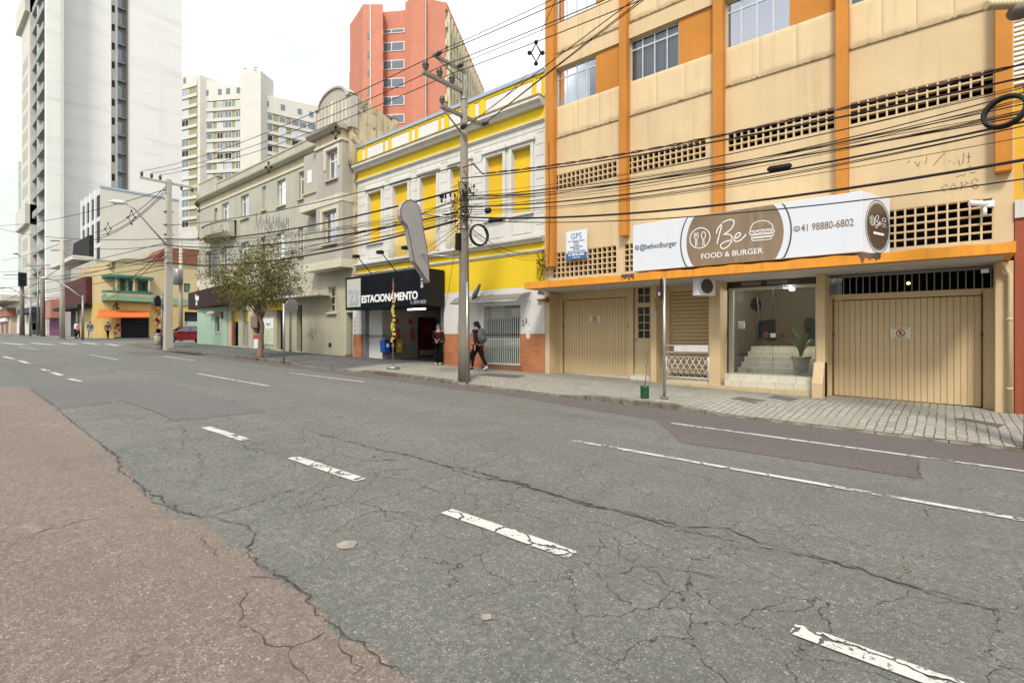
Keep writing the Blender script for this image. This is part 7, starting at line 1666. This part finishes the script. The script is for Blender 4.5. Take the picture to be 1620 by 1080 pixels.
# blade sign over the street ----------------------------------------------
BX_ = -12.15; BL = Frame((BX_, 0, 0), (0, 1, 0), (1, 0, 0))
t = thing('blade_sign', 'tall grey keyhole-shaped blade sign with dark red rim hanging out from the big pole', 'sign', (BX_, 9.8, 3.2))
oc = [(634, 350), (631, 341), (631, 331), (635, 322), (641, 318), (648, 317), (655, 321), (660, 328), (662.5, 338), (667, 365), (672, 392), (675, 415), (676.5, 447), (675, 447.5), (652, 413), (647, 385), (641, 357)]
pts = [BL.hit(px, py) for px, py in oc]
MB().prism(BL, pts, -.09, .09).build('panel', plain('grey sign panel', (.30, .30, .29), .5), t)
MB().ribbon(BL, [(u-.0, z) for u, z in pts], .022, .085, .096, closed=True).build('red_rim', plain('dark red rim', (.13, .03, .03), .5), t)
for py_ in (345, 408): z = BL.hit(664, py_)[1]; MB().tube([Vector((BX_+.1, BL.hit(664, py_)[0], z+.1)), Vector((PA.x, PA.y-.15, z+(.0 if py_ == 345 else .0)))], .022, 6).build('support_arm', M['galv'], t)
mb = MB(); 
for a_, b_ in (((645, 372), (652, 385)), ((660, 405), (664, 412)), ((648, 398), (651, 400))): mb.ribbon(BL, [BL.hit(*a_), BL.hit(*b_)], .012, .091, .094)
mb.build('scratches', M['steel'], t)

# sign posts, pot, feather flag -------------------------------------------
p = G(1051, 631, .13); p.z = sw(p.x, p.y); tt = (p-C0).dot(FV); z1 = CZ+(531-440)/815*tt
t = thing('traffic_sign', 'round traffic sign seen from behind on a galvanised post before the roller shutter', 'traffic sign', p)
MB().cyl(p+Vector((0, 0, -.1)), Vector((p.x, p.y, z1)), .032, 12).build('post', M['galv'], t)
MB().lathe(Vector((p.x, p.y, z1-.24))-RV*.075, [(.25, -.004), (.25, .004)], 28, axis=RV*.97-FV*.16).build('disc', M['black'], t); MB().box(WORLDF, p.x-.10, p.x-.06, p.y-.10, p.y-.07, z1-.40, z1-.32).build('sticker', plain('pale blue sticker', (.3, .45, .6), .5), t)
MB().lathe(p, [(.10, .0), (.09, .03), (.04, .05)], 12).build('footing', M['kerb'], t)
p = G(449, 573, .13); p.z = sw(p.x, p.y); t = thing('sign_post', 'plain galvanised post at the kerb right of the tree', 'post', p); tt = (p-C0).dot(FV)
MB().cyl(p, Vector((p.x, p.y, CZ+(531-480)/815*tt)), .045, 10).build('tube', M['galv'], t); MB().lathe(Vector((p.x+.30, p.y+.2, CZ+(531-484)/815*tt)), [(.30, -.01), (.30, .01)], 20, axis=RV*.88-FV*.45).build('plate', M['galv'], t)
p = G(1020, 630, .13); p.z = sw(p.x, p.y); tt = (p-C0).dot(FV); s_ = tt/815
t = thing('potted_sapling', 'bare crooked sapling growing from a small dark green pot at the kerb', 'plant', p)
mb = MB(); mb.lathe(p, [(6.0*s_, 0), (6.6*s_, .01), (6.9*s_, 18*s_), (7.1*s_, 20*s_), (6.2*s_, 20*s_), (6, 19*s_)][:5], 20); 
for k_ in range(6): mb.lathe(p+Vector((0, 0, .03+k_*3.2*s_)), [(6.6*s_, 0), (6.95*s_, .004), (6.6*s_, .012)], 20)
mb.build('pot', plain('dark green plastic', (.008, .075, .03), .35), t); MB().lathe(p+Vector((0, 0, 19*s_)), [(6.0*s_, 0), (5.0*s_, .01)], 12).build('soil', M['crackfill'], t)
bk = plain('sapling bark', (.16, .09, .05), .9); sp = [(1020, 612), (1021, 600), (1023, 590), (1022, 580), (1025, 572), (1022, 562), (1026, 555), (1030, 551), (1036, 550)]
MB().tube([C0+ray(*q)*tt for q in sp], [.011, .010, .009, .009, .008, .007, .006, .005, .003], 6).build('stem', bk, t); MB().tube([C0+ray(1028, 553)*tt, C0+ray(1024, 549)*tt], [.004, .002], 5).tube([C0+ray(1022, 580)*tt, C0+ray(1018, 583)*tt], [.003, .002], 5).build('twigs', bk, t)
p = G(622, 584, .13); p.z = sw(p.x, p.y); tt = (p-C0).dot(FV); s_ = tt/815
t = thing('feather_flag', 'limp yellow black and red feather flag on a round weighted base', 'flag', p)
MB().lathe(p, [(.22, 0), (.235, .03), (.21, .10), (.06, .12)], 20).build('base', M['steel'], t)
MB().tube([p+Vector((0, 0, .1)), C0+ray(621, 500)*tt, C0+ray(622, 440)*tt], [.016, .014, .006], 6).build('mast', M['galv'], t)
mb = MB(); vs = []; n = 26
for i in range(n+1):
    y = 446+(541-446)*i/n; w = (.6+5.6*(i/n)**.7) if i < n-3 else 6.0-(i-n+3)*1.2; base = C0+ray(621.5-(i/n)*2.5, y)*(tt); k_ = .05*math.sin(i*.9)
    vs += [base+Vector((0, k_, 0)), base+RV*(w*s_*.5)+Vector((0, -k_, 0)), base+RV*(w*s_)+Vector((0, k_*.6, 0))]
for i in range(n):
    for j in range(2): mb.add(vs[0:0], [])
mb.v = [Vector(v) for v in vs]
for i in range(n):
    for j in range(2): mb.f.append([3*i+j, 3*i+j+1, 3*i+4+j, 3*i+3+j]); mb.m.append(1 if i < 8 and i != 5 else (0 if (i+j) % 2 else 2) if i % 2 else 0); mb.sm.append(False)
mb.build('cloth', [plain('flag yellow', (.55, .42, .02), .7), plain('flag red', (.28, .06, .05), .7), M['black']], t)
# ================================================================== TREE
TP = G(411, 565, .15); TP.z = sw(TP.x, TP.y); tt = (TP-C0).dot(FV)
tr = thing('street_tree', 'small street tree with thin brownish green autumn crown before the grey building', 'tree', TP)
def barkm():
    N = NT('pale tree bark'); a = N.noise(1, 5, .7, vec=N.mapping((14, 14, 3))); return N.out(N.mix(a, (.12, .075, .045), (.29, .195, .13)), .9, N.bump(a, .6, .02))
bk = barkm(); mb = MB()
def tp(px, py, dt=0): return C0+ray(px, py)*(tt+dt)
mb.tube([TP+Vector((0, 0, -.1)), TP+Vector((.02, 0, .15)), tp(413, 535), tp(415, 515), tp(410, 498), tp(407, 488)], [.20, .13, .11, .10, .095, .085], 12); mb.build('trunk', bk, tr)
limbs = []; rr = random.Random(21); cen = tp(402, 445)
roots = [(tp(407, 489), .10), (tp(411, 500), .07), (tp(413, 508), .06)]
ends = []
for i in range(15):
    a = i*2.399; px = 402+math.cos(a)*rr.uniform(30, 62); py = 440+math.sin(a)*rr.uniform(25, 60)*(.9)
    if py > 488: py = 470+rr.uniform(-10, 14)
    e_ = tp(px, py, rr.uniform(-1.9, 1.9)); r0_, rad = roots[i % 3]; m1 = r0_.lerp(e_, .35)+Vector((rr.uniform(-.15, .15), rr.uniform(-.15, .15), .35)); m2 = r0_.lerp(e_, .7)+Vector((rr.uniform(-.2, .2), rr.uniform(-.2, .2), .25))
    limbs.append(([r0_, m1, m2, e_], [rad*.7, rad*.45, rad*.25, .008])); ends += [m2, e_, m2.lerp(e_, .5), m1.lerp(m2, .6)]
    for k_ in range(4):
        s = rr.uniform(.45, .95); b0 = m1.lerp(e_, s); b1 = b0+Vector((rr.gauss(0, .4), rr.gauss(0, .4), rr.uniform(-.1, .6))); limbs.append(([b0, b0.lerp(b1, .5)+Vector((0, 0, .08)), b1], [.018, .012, .004])); ends += [b1, b0.lerp(b1, .5)]
mb = MB()
for pts, rs in limbs: mb.tube(pts, rs, 6)
mb.build('limbs', bk, tr)
def leafm():
    N = NT('autumn leaves'); oi = N.noise(3.5, 3); ob = N.noise(24, 2); c = N.mix(N.ramp(oi, .38, .60), (.13, .135, .028), (.24, .155, .045)); c = N.mix(N.ramp(ob, .42, .62), c, (.10, .15, .03)); c = N.mix(N.ramp(N.noise(40, 1), .60, .64, 0, .7), c, (.24, .13, .035))
    p = N.n('ShaderNodeBsdfPrincipled', {'Base Color': c, 'Roughness': .6}); tl = N.n('ShaderNodeBsdfTranslucent', {'Color': c}); m = N.n('ShaderNodeMixShader', {0: .35, 1: p.outputs[0], 2: tl.outputs[0]}); o = N.n('ShaderNodeOutputMaterial'); N.t.links.new(m.outputs[0], o.inputs[0]); return N.m
lm = leafm(); mb = MB(); n_l = 0
def leaf(c, s):
    global n_l
    a = Vector((rr.gauss(0, 1), rr.gauss(0, 1), rr.gauss(0, .7))).normalized(); b = a.orthogonal().normalized(); b.rotate(Matrix.Rotation(rr.uniform(0, 6.28), 3, a)); d = a.cross(b)
    mb.add([c-b*s, c+d*s*.5, c+b*s, c-d*s*.5], [(0, 1, 2, 3)]); n_l += 1
for e_ in ends:
    for k_ in range(rr.choice((1, 1, 2))):
        c0 = e_+Vector((rr.gauss(0, .22), rr.gauss(0, .22), rr.gauss(0, .16))); sg = rr.uniform(.13, .30)
        for j in range(int(rr.uniform(20, 46))): leaf(c0+Vector((rr.gauss(0, sg), rr.gauss(0, sg), rr.gauss(0, sg*.8))), rr.uniform(.04, .075))
for (px, py) in ((327, 400), (333, 408), (340, 416), (330, 382), (338, 390), (345, 425), (352, 378), (466, 400), (470, 412), (355, 366), (362, 382), (341, 372), (322, 410), (449, 372), (474, 386), (420, 366), (458, 388), (471, 372), (463, 440), (452, 452), (350, 445), (358, 462), (375, 478), (390, 485), (433, 470), (445, 462), (402, 480), (415, 470), (365, 400), (400, 395), (430, 400), (470, 432), (476, 440)):
    c0 = tp(px, py, rr.uniform(-.8, .8))
    for j in range(34): leaf(c0+Vector((rr.gauss(0, .2), rr.gauss(0, .2), rr.gauss(0, .15))), rr.uniform(.035, .06))
mb.build('crown', lm, tr, recalc=False)

# ================================================================== PEOPLE
def skinmesh(name, V, E_, mat, parent, root, sub=1):
    names = list(V); me = bpy.data.meshes.new('sk'); me.from_pydata([V[n][0] for n in names], [(names.index(a), names.index(b)) for a, b in E_], [])
    o = bpy.data.objects.new('sk', me); COL.objects.link(o); o.modifiers.new('s', 'SKIN')
    for i, n in enumerate(names):
        r = V[n][1]; r = r if isinstance(r, tuple) else (r, r); me.skin_vertices[0].data[i].radius = r; me.skin_vertices[0].data[i].use_root = (n == root)
    m = o.modifiers.new('d', 'SUBSURF'); m.levels = sub; m.render_levels = sub
    bpy.context.view_layer.update(); dg = bpy.context.evaluated_depsgraph_get(); e = bpy.data.meshes.new_from_object(o.evaluated_get(dg)); bpy.data.objects.remove(o); bpy.data.meshes.remove(me)
    for p in e.polygons: p.use_smooth = True
    e.materials.clear(); e.materials.append(mat); q = bpy.data.objects.new(name, e); COL.objects.link(q); q.parent = parent; ORG[q.name] = Vector((0, 0, 0)); return q
def person(label, loc, heading, H=1.72, stride=0.0, arms='swing', top=None, legs=None, hair='short', cap=False, pack=None, bag=False, skirt=False, shoe=None, sk=None, jacket_open=False, turn=0, fem=False):
    """forward is +x, left is +y; stride in metres between the feet"""
    t = thing('person', label, 'person', loc); s = H/1.72; sk = sk or M['skin']
    def v(x, y, z): return Vector((x, y, z))*s
    hp = .10 if not fem else .11; sh = .19 if not fem else .165; f = stride/2
    J = {}
    zh = .93-.04*abs(f)
    J['pelvis'] = v(0, 0, zh); J['waist'] = v(.01, 0, 1.08); J['chest'] = v(.02, 0, 1.28); J['base'] = v(.015, 0, 1.42); J['neck'] = v(.03, 0, 1.50); J['skull'] = v(.045, 0, 1.60); J['crown'] = v(.035, 0, 1.66)
    for sd, nm in ((1, 'l'), (-1, 'r')):
        fw = f*(1 if nm == 'l' else -1); J['hip'+nm] = v(0, sd*hp*.85, zh-.03); kz = .50
        kx = fw*.55+.05*(1 if stride else .3); J['knee'+nm] = v(kx, sd*hp*.85, kz-(.0)); lift = .10 if (stride and fw < 0) else 0
        J['ankle'+nm] = v(fw, sd*hp*.8, .09+lift); J['toe'+nm] = v(fw+.17, sd*hp*.9, .035+lift*.15)
        J['sho'+nm] = v(.01, sd*sh, 1.40)
        if arms == 'swing': aw = -fw*.45; J['elb'+nm] = v(aw*.5-.02, sd*(sh+.05), 1.13); J['wri'+nm] = v(aw+.08, sd*(sh+.04), .89); J['han'+nm] = v(aw+.10, sd*(sh+.03), .81)
        elif arms == 'front': J['elb'+nm] = v(.02, sd*(sh+.06), 1.13); J['wri'+nm] = v(.21, sd*.07, 1.04); J['han'+nm] = v(.235, sd*.02, .99)
    B = {'pelvis': (J['pelvis'], (.13*s, .10*s)), 'waist': (J['waist'], (.115*s, .085*s)), 'chest': (J['chest'], (.145*s, .10*s)), 'base': (J['base'], (.09*s, .07*s)), 'neck': (J['neck'], .052*s), 'skull': (J['skull'], (.078*s, .092*s)), 'crown': (J['crown'], (.068*s, .08*s)), 'chin': (J['skull']+v(.065, 0, -.045), .032*s), 'nose': (J['skull']+v(.105, 0, .0), .012*s)}
    E_ = [('pelvis', 'waist'), ('waist', 'chest'), ('chest', 'base'), ('base', 'neck'), ('neck', 'skull'), ('skull', 'crown'), ('skull', 'chin'), ('skull', 'nose')]
    for n in 'lr':
        B['ear'+n] = (J['skull']+v(-.005, .082 if n == 'l' else -.082, .0), .014*s); E_.append(('skull', 'ear'+n))
        B.update({'hip'+n: (J['hip'+n], .085*s), 'knee'+n: (J['knee'+n], .055*s), 'ankle'+n: (J['ankle'+n], .038*s), 'toe'+n: (J['toe'+n], .03*s), 'sho'+n: (J['sho'+n], .055*s), 'elb'+n: (J['elb'+n], .040*s), 'wri'+n: (J['wri'+n], .026*s), 'han'+n: (J['han'+n], (.035*s, .020*s))})
        E_ += [('pelvis', 'hip'+n), ('hip'+n, 'knee'+n), ('knee'+n, 'ankle'+n), ('ankle'+n, 'toe'+n), ('base', 'sho'+n), ('sho'+n, 'elb'+n), ('elb'+n, 'wri'+n), ('wri'+n, 'han'+n)]
        d = (J['han'+n]-J['wri'+n]).normalized(); sdv = v(.5, 0, .3).normalized() if arms == 'swing' else v(0, .2, .8).normalized()
        for k, (off, ln) in enumerate(((-.026, .055), (-.009, .075), (.009, .08), (.026, .07))):
            b0 = J['han'+n]+sdv*off*s+d*.02*s; B['f%s%d' % (n, k)] = (b0+d*ln*.5*s, .009*s); B['g%s%d' % (n, k)] = (b0+d*ln*s+v(.008, 0, 0), .007*s); E_ += [('han'+n, 'f%s%d' % (n, k)), ('f%s%d' % (n, k), 'g%s%d' % (n, k))]
        B['th'+n] = (J['wri'+n].lerp(J['han'+n], .6)+sdv*.045*s, .010*s); E_.append(('wri'+n, 'th'+n))
    skinmesh('body', B, E_, sk, t, 'pelvis')
    T = {'waist2': (J['pelvis']+v(0, 0, -.03), (.158*s, .122*s)), 'waist': (J['waist'], (.140*s, .110*s)), 'chest': (J['chest'], (.165*s, .12*s)), 'base': (J['base'], (.105*s, .085*s))}
    TE = [('waist2', 'waist'), ('waist', 'chest'), ('chest', 'base')]
    for n in 'lr':
        w_ = J['elb'+n].lerp(J['wri'+n], .92); T.update({'sho'+n: (J['sho'+n], .072*s), 'elb'+n: (J['elb'+n], .056*s), 'cuff'+n: (w_, .042*s)}); TE += [('base', 'sho'+n), ('sho'+n, 'elb'+n), ('elb'+n, 'cuff'+n)]
    skinmesh('jacket', T, TE, top or M['blackcloth'], t, 'waist2')
    lg = legs or M['denim']
    L_ = {'pelvis': (J['pelvis']+v(0, 0, .06), (.146*s, .113*s))}; LE = []
    for n in 'lr':
        wide = 2.6 if skirt else 1.0
        L_.update({'hip'+n: (J['hip'+n]+v(0, 0, -.05), .10*s), 'knee'+n: (J['knee'+n], .068*s*(1.55 if skirt else 1)), 'ankle'+n: (J['ankle'+n]+v(0, 0, -.03 if skirt else .0), .050*s*wide)}); LE += [('pelvis', 'hip'+n), ('hip'+n, 'knee'+n), ('knee'+n, 'ankle'+n)]
    skinmesh('trousers', L_, LE, lg, t, 'pelvis')
    for n in 'lr':
        a, b = J['ankle'+n], J['toe'+n]; h_ = a+v(-.05, 0, -.05)
        skinmesh('shoe', {'heel': (h_, .042*s), 'mid': (h_.lerp(b, .5)+v(0, 0, .012), (.046*s, .046*s)), 'toe': (b+v(.01, 0, 0), (.042*s, .032*s))}, [('heel', 'mid'), ('mid', 'toe')], shoe or M['blackcloth'], t, 'heel')
    hc = J['skull']
    mb = MB(); mb.ball(hc+v(-.022, 0, .032), .102*s, .096*s, .105*s, 14, 10); 
    if hair == 'long': mb.ball(hc+v(-.055, 0, -.09), .075*s, .115*s, .22*s, 12, 8).ball(hc+v(.0, .085, -.08), .055*s, .03*s, .17*s, 10, 8).ball(hc+v(.0, -.085, -.08), .055*s, .03*s, .17*s, 10, 8)
    h_ = mb.build('hair', M['hair'], t)
    if cap:
        mb = MB(); mb.lathe(hc+v(-.01, 0, .045), [(.108*s, 0), (.108*s, .04*s), (.085*s, .085*s), (.03*s, .105*s), (.002, .106*s)], 16); mb.build('cap', M['black'], t)
        MB().add([hc+v(.07, -.07, .055), hc+v(.07, .07, .055), hc+v(.19, .05, .045), hc+v(.20, 0, .045), hc+v(.19, -.05, .045)]+[hc+v(.07, -.07, .065), hc+v(.07, .07, .065), hc+v(.19, .05, .055), hc+v(.20, 0, .055), hc+v(.19, -.05, .055)], [(0, 1, 2, 3, 4), (9, 8, 7, 6, 5)]+[(i, (i+1) % 5, 5+(i+1) % 5, 5+i) for i in range(5)]).build('cap_peak', M['black'], t)
    for y in (-.032, .032): MB().ball(hc+v(.088, y, .012), .010*s, .012*s, .008*s, 8, 6).build('eye', M['black'], t)
    MB().ball(hc+v(.092, 0, -.040), .008*s, .024*s, .006*s, 8, 6).build('mouth', plain('lips', (.3, .09, .07), .5) if 'lips' not in bpy.data.materials else bpy.data.materials['lips'], t)
    if cap: MB().ball(hc+v(.062, 0, -.052), .045*s, .055*s, .035*s, 10, 8).build('beard', M['hair'], t)
    if pack:
        c = J['chest']+v(-.20, 0, -.04); b = MB().ball(c, .13*s, .17*s, .27*s, 14, 10).build('backpack', pack, t); MB().ball(c+v(-.09, 0, -.09), .07*s, .13*s, .13*s, 12, 8).build('front_pocket', pack, b)
        for y in (-.12, .12): MB().tube([c+v(.08, y, .2), J['chest']+v(.06, y*1.1, .19), J['chest']+v(.15, y*1.1, .05), J['chest']+v(.10, y*1.25, -.14), c+v(.08, y, -.16)], .016*s, 6).build('strap', pack, b)
    t.rotation_euler = (0, 0, heading); return t
def at_ground(px, py, add=.15): p = G(px, py, add); p.z = sw(p.x, p.y) if p.x > -45 else gz(p.x)+.14; return p
# parts are built round the origin: place the root afterwards
_thing = thing
def person_at(p, *a, **k):
    t = person(a[0], (0, 0, 0), *a[1:], **k); t.location = p; return t
py_ = math.pi
person_at(at_ground(755, 587), 'bearded man in black cap and grey backpack striding past the scissor gate', py_+.12, 1.74, .72, top=M['maroon'], cap=True, pack=M['graycloth'], shoe=M['whitecloth'])
q = at_ground(755, 587)+Vector((-.36, .45, 0)); q.z = sw(q.x, q.y); person_at(q, 'walker almost hidden behind the big pole with a purple backpack showing', py_, 1.66, .55, top=M['navycloth'], pack=plain('purple grey cloth', (.10, .09, .14), .8))
q = Vector((-15.85, 14.1, sw(-15.85, 14.1))); wm = person_at(q, 'long-haired woman in maroon top and wide black trousers waiting at the garage door', -py_/2+.5, 1.66, 0, arms='front', top=M['maroon'], legs=M['blackcloth'], hair='long', skirt=True, fem=True, shoe=M['whitecloth'])
MB().box(Frame((0, 0, 0), (0, 1, 0), (1, 0, 0)), -.16, .10, .16, .24, .86, 1.0).build('handbag', M['blackcloth'], wm); MB().tube([Vector((.2, -.12, .98)), Vector((.12, -.17, 1.2)), Vector((.0, -.14, 1.42))], .01, 5).build('bag_strap', M['blackcloth'], wm)
def farp(px, X, label, hd, **k):
    r = ray(px); t = X/r.x; p = C0+r*t; p.z = gz(X)+.14; return person_at(p, label, hd, 1.72, **k)
farp(142.5, -65.8, 'man in blue jacket and light shorts walking toward the camera at the far corner', 0, stride=.4, top=M['bluecloth'], legs=plain('pale blue cloth', (.25, .35, .42), .8))
farp(170.5, -66.5, 'person in dark navy clothes beside the cafe mural', 2.6, stride=.3, top=M['navycloth'], legs=M['denim'])
farp(119, -67.5, 'person in white shirt standing before the rusty shop', 1.5, stride=.1, top=M['whitecloth'], legs=M['denim'])
farp(123.5, -68.5, 'person in pink top just right of the white-shirted one', 1.0, stride=.2, top=plain('pink cloth', (.5, .25, .25), .8), legs=M['denim'])

# ================================================================== RED CAR
def car():
    t = thing('parked_car', 'dark red hatchback partly hidden behind the mint green corner', 'car', (0, 0, 0)); s = Frame((0, 0, 0), (1, 0, 0), (0, -1, 0))
    red = N_ = NT('car paint red'); red = N_.out((.24, .012, .02), .25, **{'Coat Weight': .8}); Lc = 3.8; W_ = .80
    prof = [(-1.90, .32), (-1.92, .55), (-1.86, .72), (-1.60, .84), (-1.05, .93), (-.95, .94), (-.35, 1.36), (-.1, 1.43), (.6, 1.46), (1.2, 1.42), (1.55, 1.28), (1.80, .98), (1.87, .80), (1.88, .40), (1.80, .28)]
    low_ = [(1.62, .26), (1.58, .45), (1.45, .58), (1.22, .63), (1.0, .58), (.87, .45), (.84, .24), (-.88, .24), (-.92, .45), (-1.05, .58), (-1.26, .63), (-1.48, .58), (-1.60, .45), (-1.64, .26)]
    full = prof+low_; n = len(full); lay = []
    for y, k in ((-W_, .0), (-W_+.06, 1), (W_-.06, 1), (W_, 0)):
        lay.append([Vector((x*(1 if k else .985), y*(1-.20*max(0, (z-.92))/.5), z if k else z-.03*(z > .9)) ) for x, z in full])
    mb = MB(); vs = sum(lay, []); fs = []
    for l in range(3): fs += [(l*n+i, l*n+(i+1) % n, (l+1)*n+(i+1) % n, (l+1)*n+i) for i in range(n)]
    fs += [tuple(range(n)), tuple(range(3*n, 4*n))]; mb.add(vs, fs, 0, False); mb.build('body', red, t)
    for sy in (-1, 1):
        def gp_(pts): return [Vector((x, sy*(W_*(1-.20*max(0, (z-.92))/.5)+.006), z)) for x, z in pts]
        for pts in ([(-.80, .97), (-.28, 1.33), (.10, 1.38), (.12, .97)], [(.18, .97), (.17, 1.38), (.75, 1.38), (.95, .98)], [(1.02, .99), (.85, 1.37), (1.15, 1.35), (1.42, 1.03)]):
            g = gp_(pts); MB().add(g, [tuple(range(len(g)))]).build('side_window', bpy.data.materials['pane slate'], t)
        for x in (-1.26, 1.22):
            w = MB().lathe(Vector((x, sy*(W_-.18), .30)), [(.27, 0), (.30, .02), (.30, .17), (.27, .19)], 24, axis=(0, sy, 0)).build('wheel', M['rubber'], t); MB().lathe(Vector((x, sy*(W_+.012), .30)), [(.19, 0), (.20, .004), (.12, .012), (.05, .004)], 18, axis=(0, sy, 0)).build('rim', M['galv'], w)
        MB().ball(Vector((-1.80, sy*.62, .70)), .12, .14, .08).build('headlight', M['whiteplastic'], t); MB().ball(Vector((-.72, sy*.88, 1.0)), .06, .10, .07).build('mirror', red, t); MB().box(s, .02, .04, -sy*(W_+.004), -sy*(W_+.006), .35, .95).build('door_gap', M['black'], t)
        MB().box(s, .55, .72, -sy*(W_+.02), -sy*W_, .82, .86).build('door_handle', M['black'], t)
    MB().add([Vector((-.97, -.70, .955)), Vector((-.97, .70, .955)), Vector((-.38, .60, 1.365)), Vector((-.38, -.60, 1.365))], [(0, 1, 2, 3)]).build('windscreen', M['glass_sky'], t)
    MB().box(s, -1.93, -1.90, -.5, .5, .34, .46).build('grille', M['black'], t)
    return t
ct = car(); ct.location = (-50.2, 15.7, gz(-50.2)+.02); ct.rotation_euler = (0, 0, math.pi/2)

# ================================================================== OPPOSITE SIDE OF THE STREET (out of view, added for the panes to mirror)
def opposite(label, x0, x1, h, mat, wn_, y=-11):
    t = thing('house', label, 'house', ((x0+x1)/2, y-1, gz((x0+x1)/2))); OP = Frame((0, y, gz((x0+x1)/2)), (1, 0, 0), (0, 1, 0)); hol = []
    for j in range(int((h-1)/3)):
        for i in range(wn_): u = x0+(x1-x0)*(i+.3)/wn_; hol.append((u, u+(x1-x0)/wn_*.4, 1.1+3*j, 2.6+3*j))
    MB().wall(OP, x0, x1, -.8, h, hol, 0, .2).build('wall', mat, t); MB().box(OP, x0, x1, -6, -.25, -.8, h-.1).build('core', M['room'], t); MB().box(OP, x0-.1, x1+.1, -.5, .3, h, h+.2).build('coping', M['trim_cream'], t)
opposite('plain low cream house across the street, mirrored in the entrance glass', -15, -5.6, 5.2, M['cream'], 3)
opposite('long grey house across the street behind the camera, left of the cream one', -50, -15.4, 10.5, M['gray_old'], 9)
opposite('tall tan block across the street behind the camera, right of the dark tree', 1.5, 30, 11, M['gray_ground'], 7)
t = thing('street_tree', 'dark leafy tree across the street, mirrored in the right half of the entrance glass', 'tree', (-2.4, -9, gz(-2.4)))
MB().tube([(-2.4, -9, -.1), (-2.3, -9, 2), (-2.4, -9, 4)], [.25, .18, .1], 8).build('trunk', bk, t)
mb = MB()
for k_ in range(42):
    c0 = Vector((-2.4+rr.gauss(0, 1.1), -9+rr.gauss(0, 1), 3.6+rr.gauss(0, 1.3)))
    for j in range(36): leaf(c0+Vector((rr.gauss(0, .45), rr.gauss(0, .45), rr.gauss(0, .4))), rr.uniform(.10, .18))
mb.build('crown', M['leaf'], t, recalc=False)
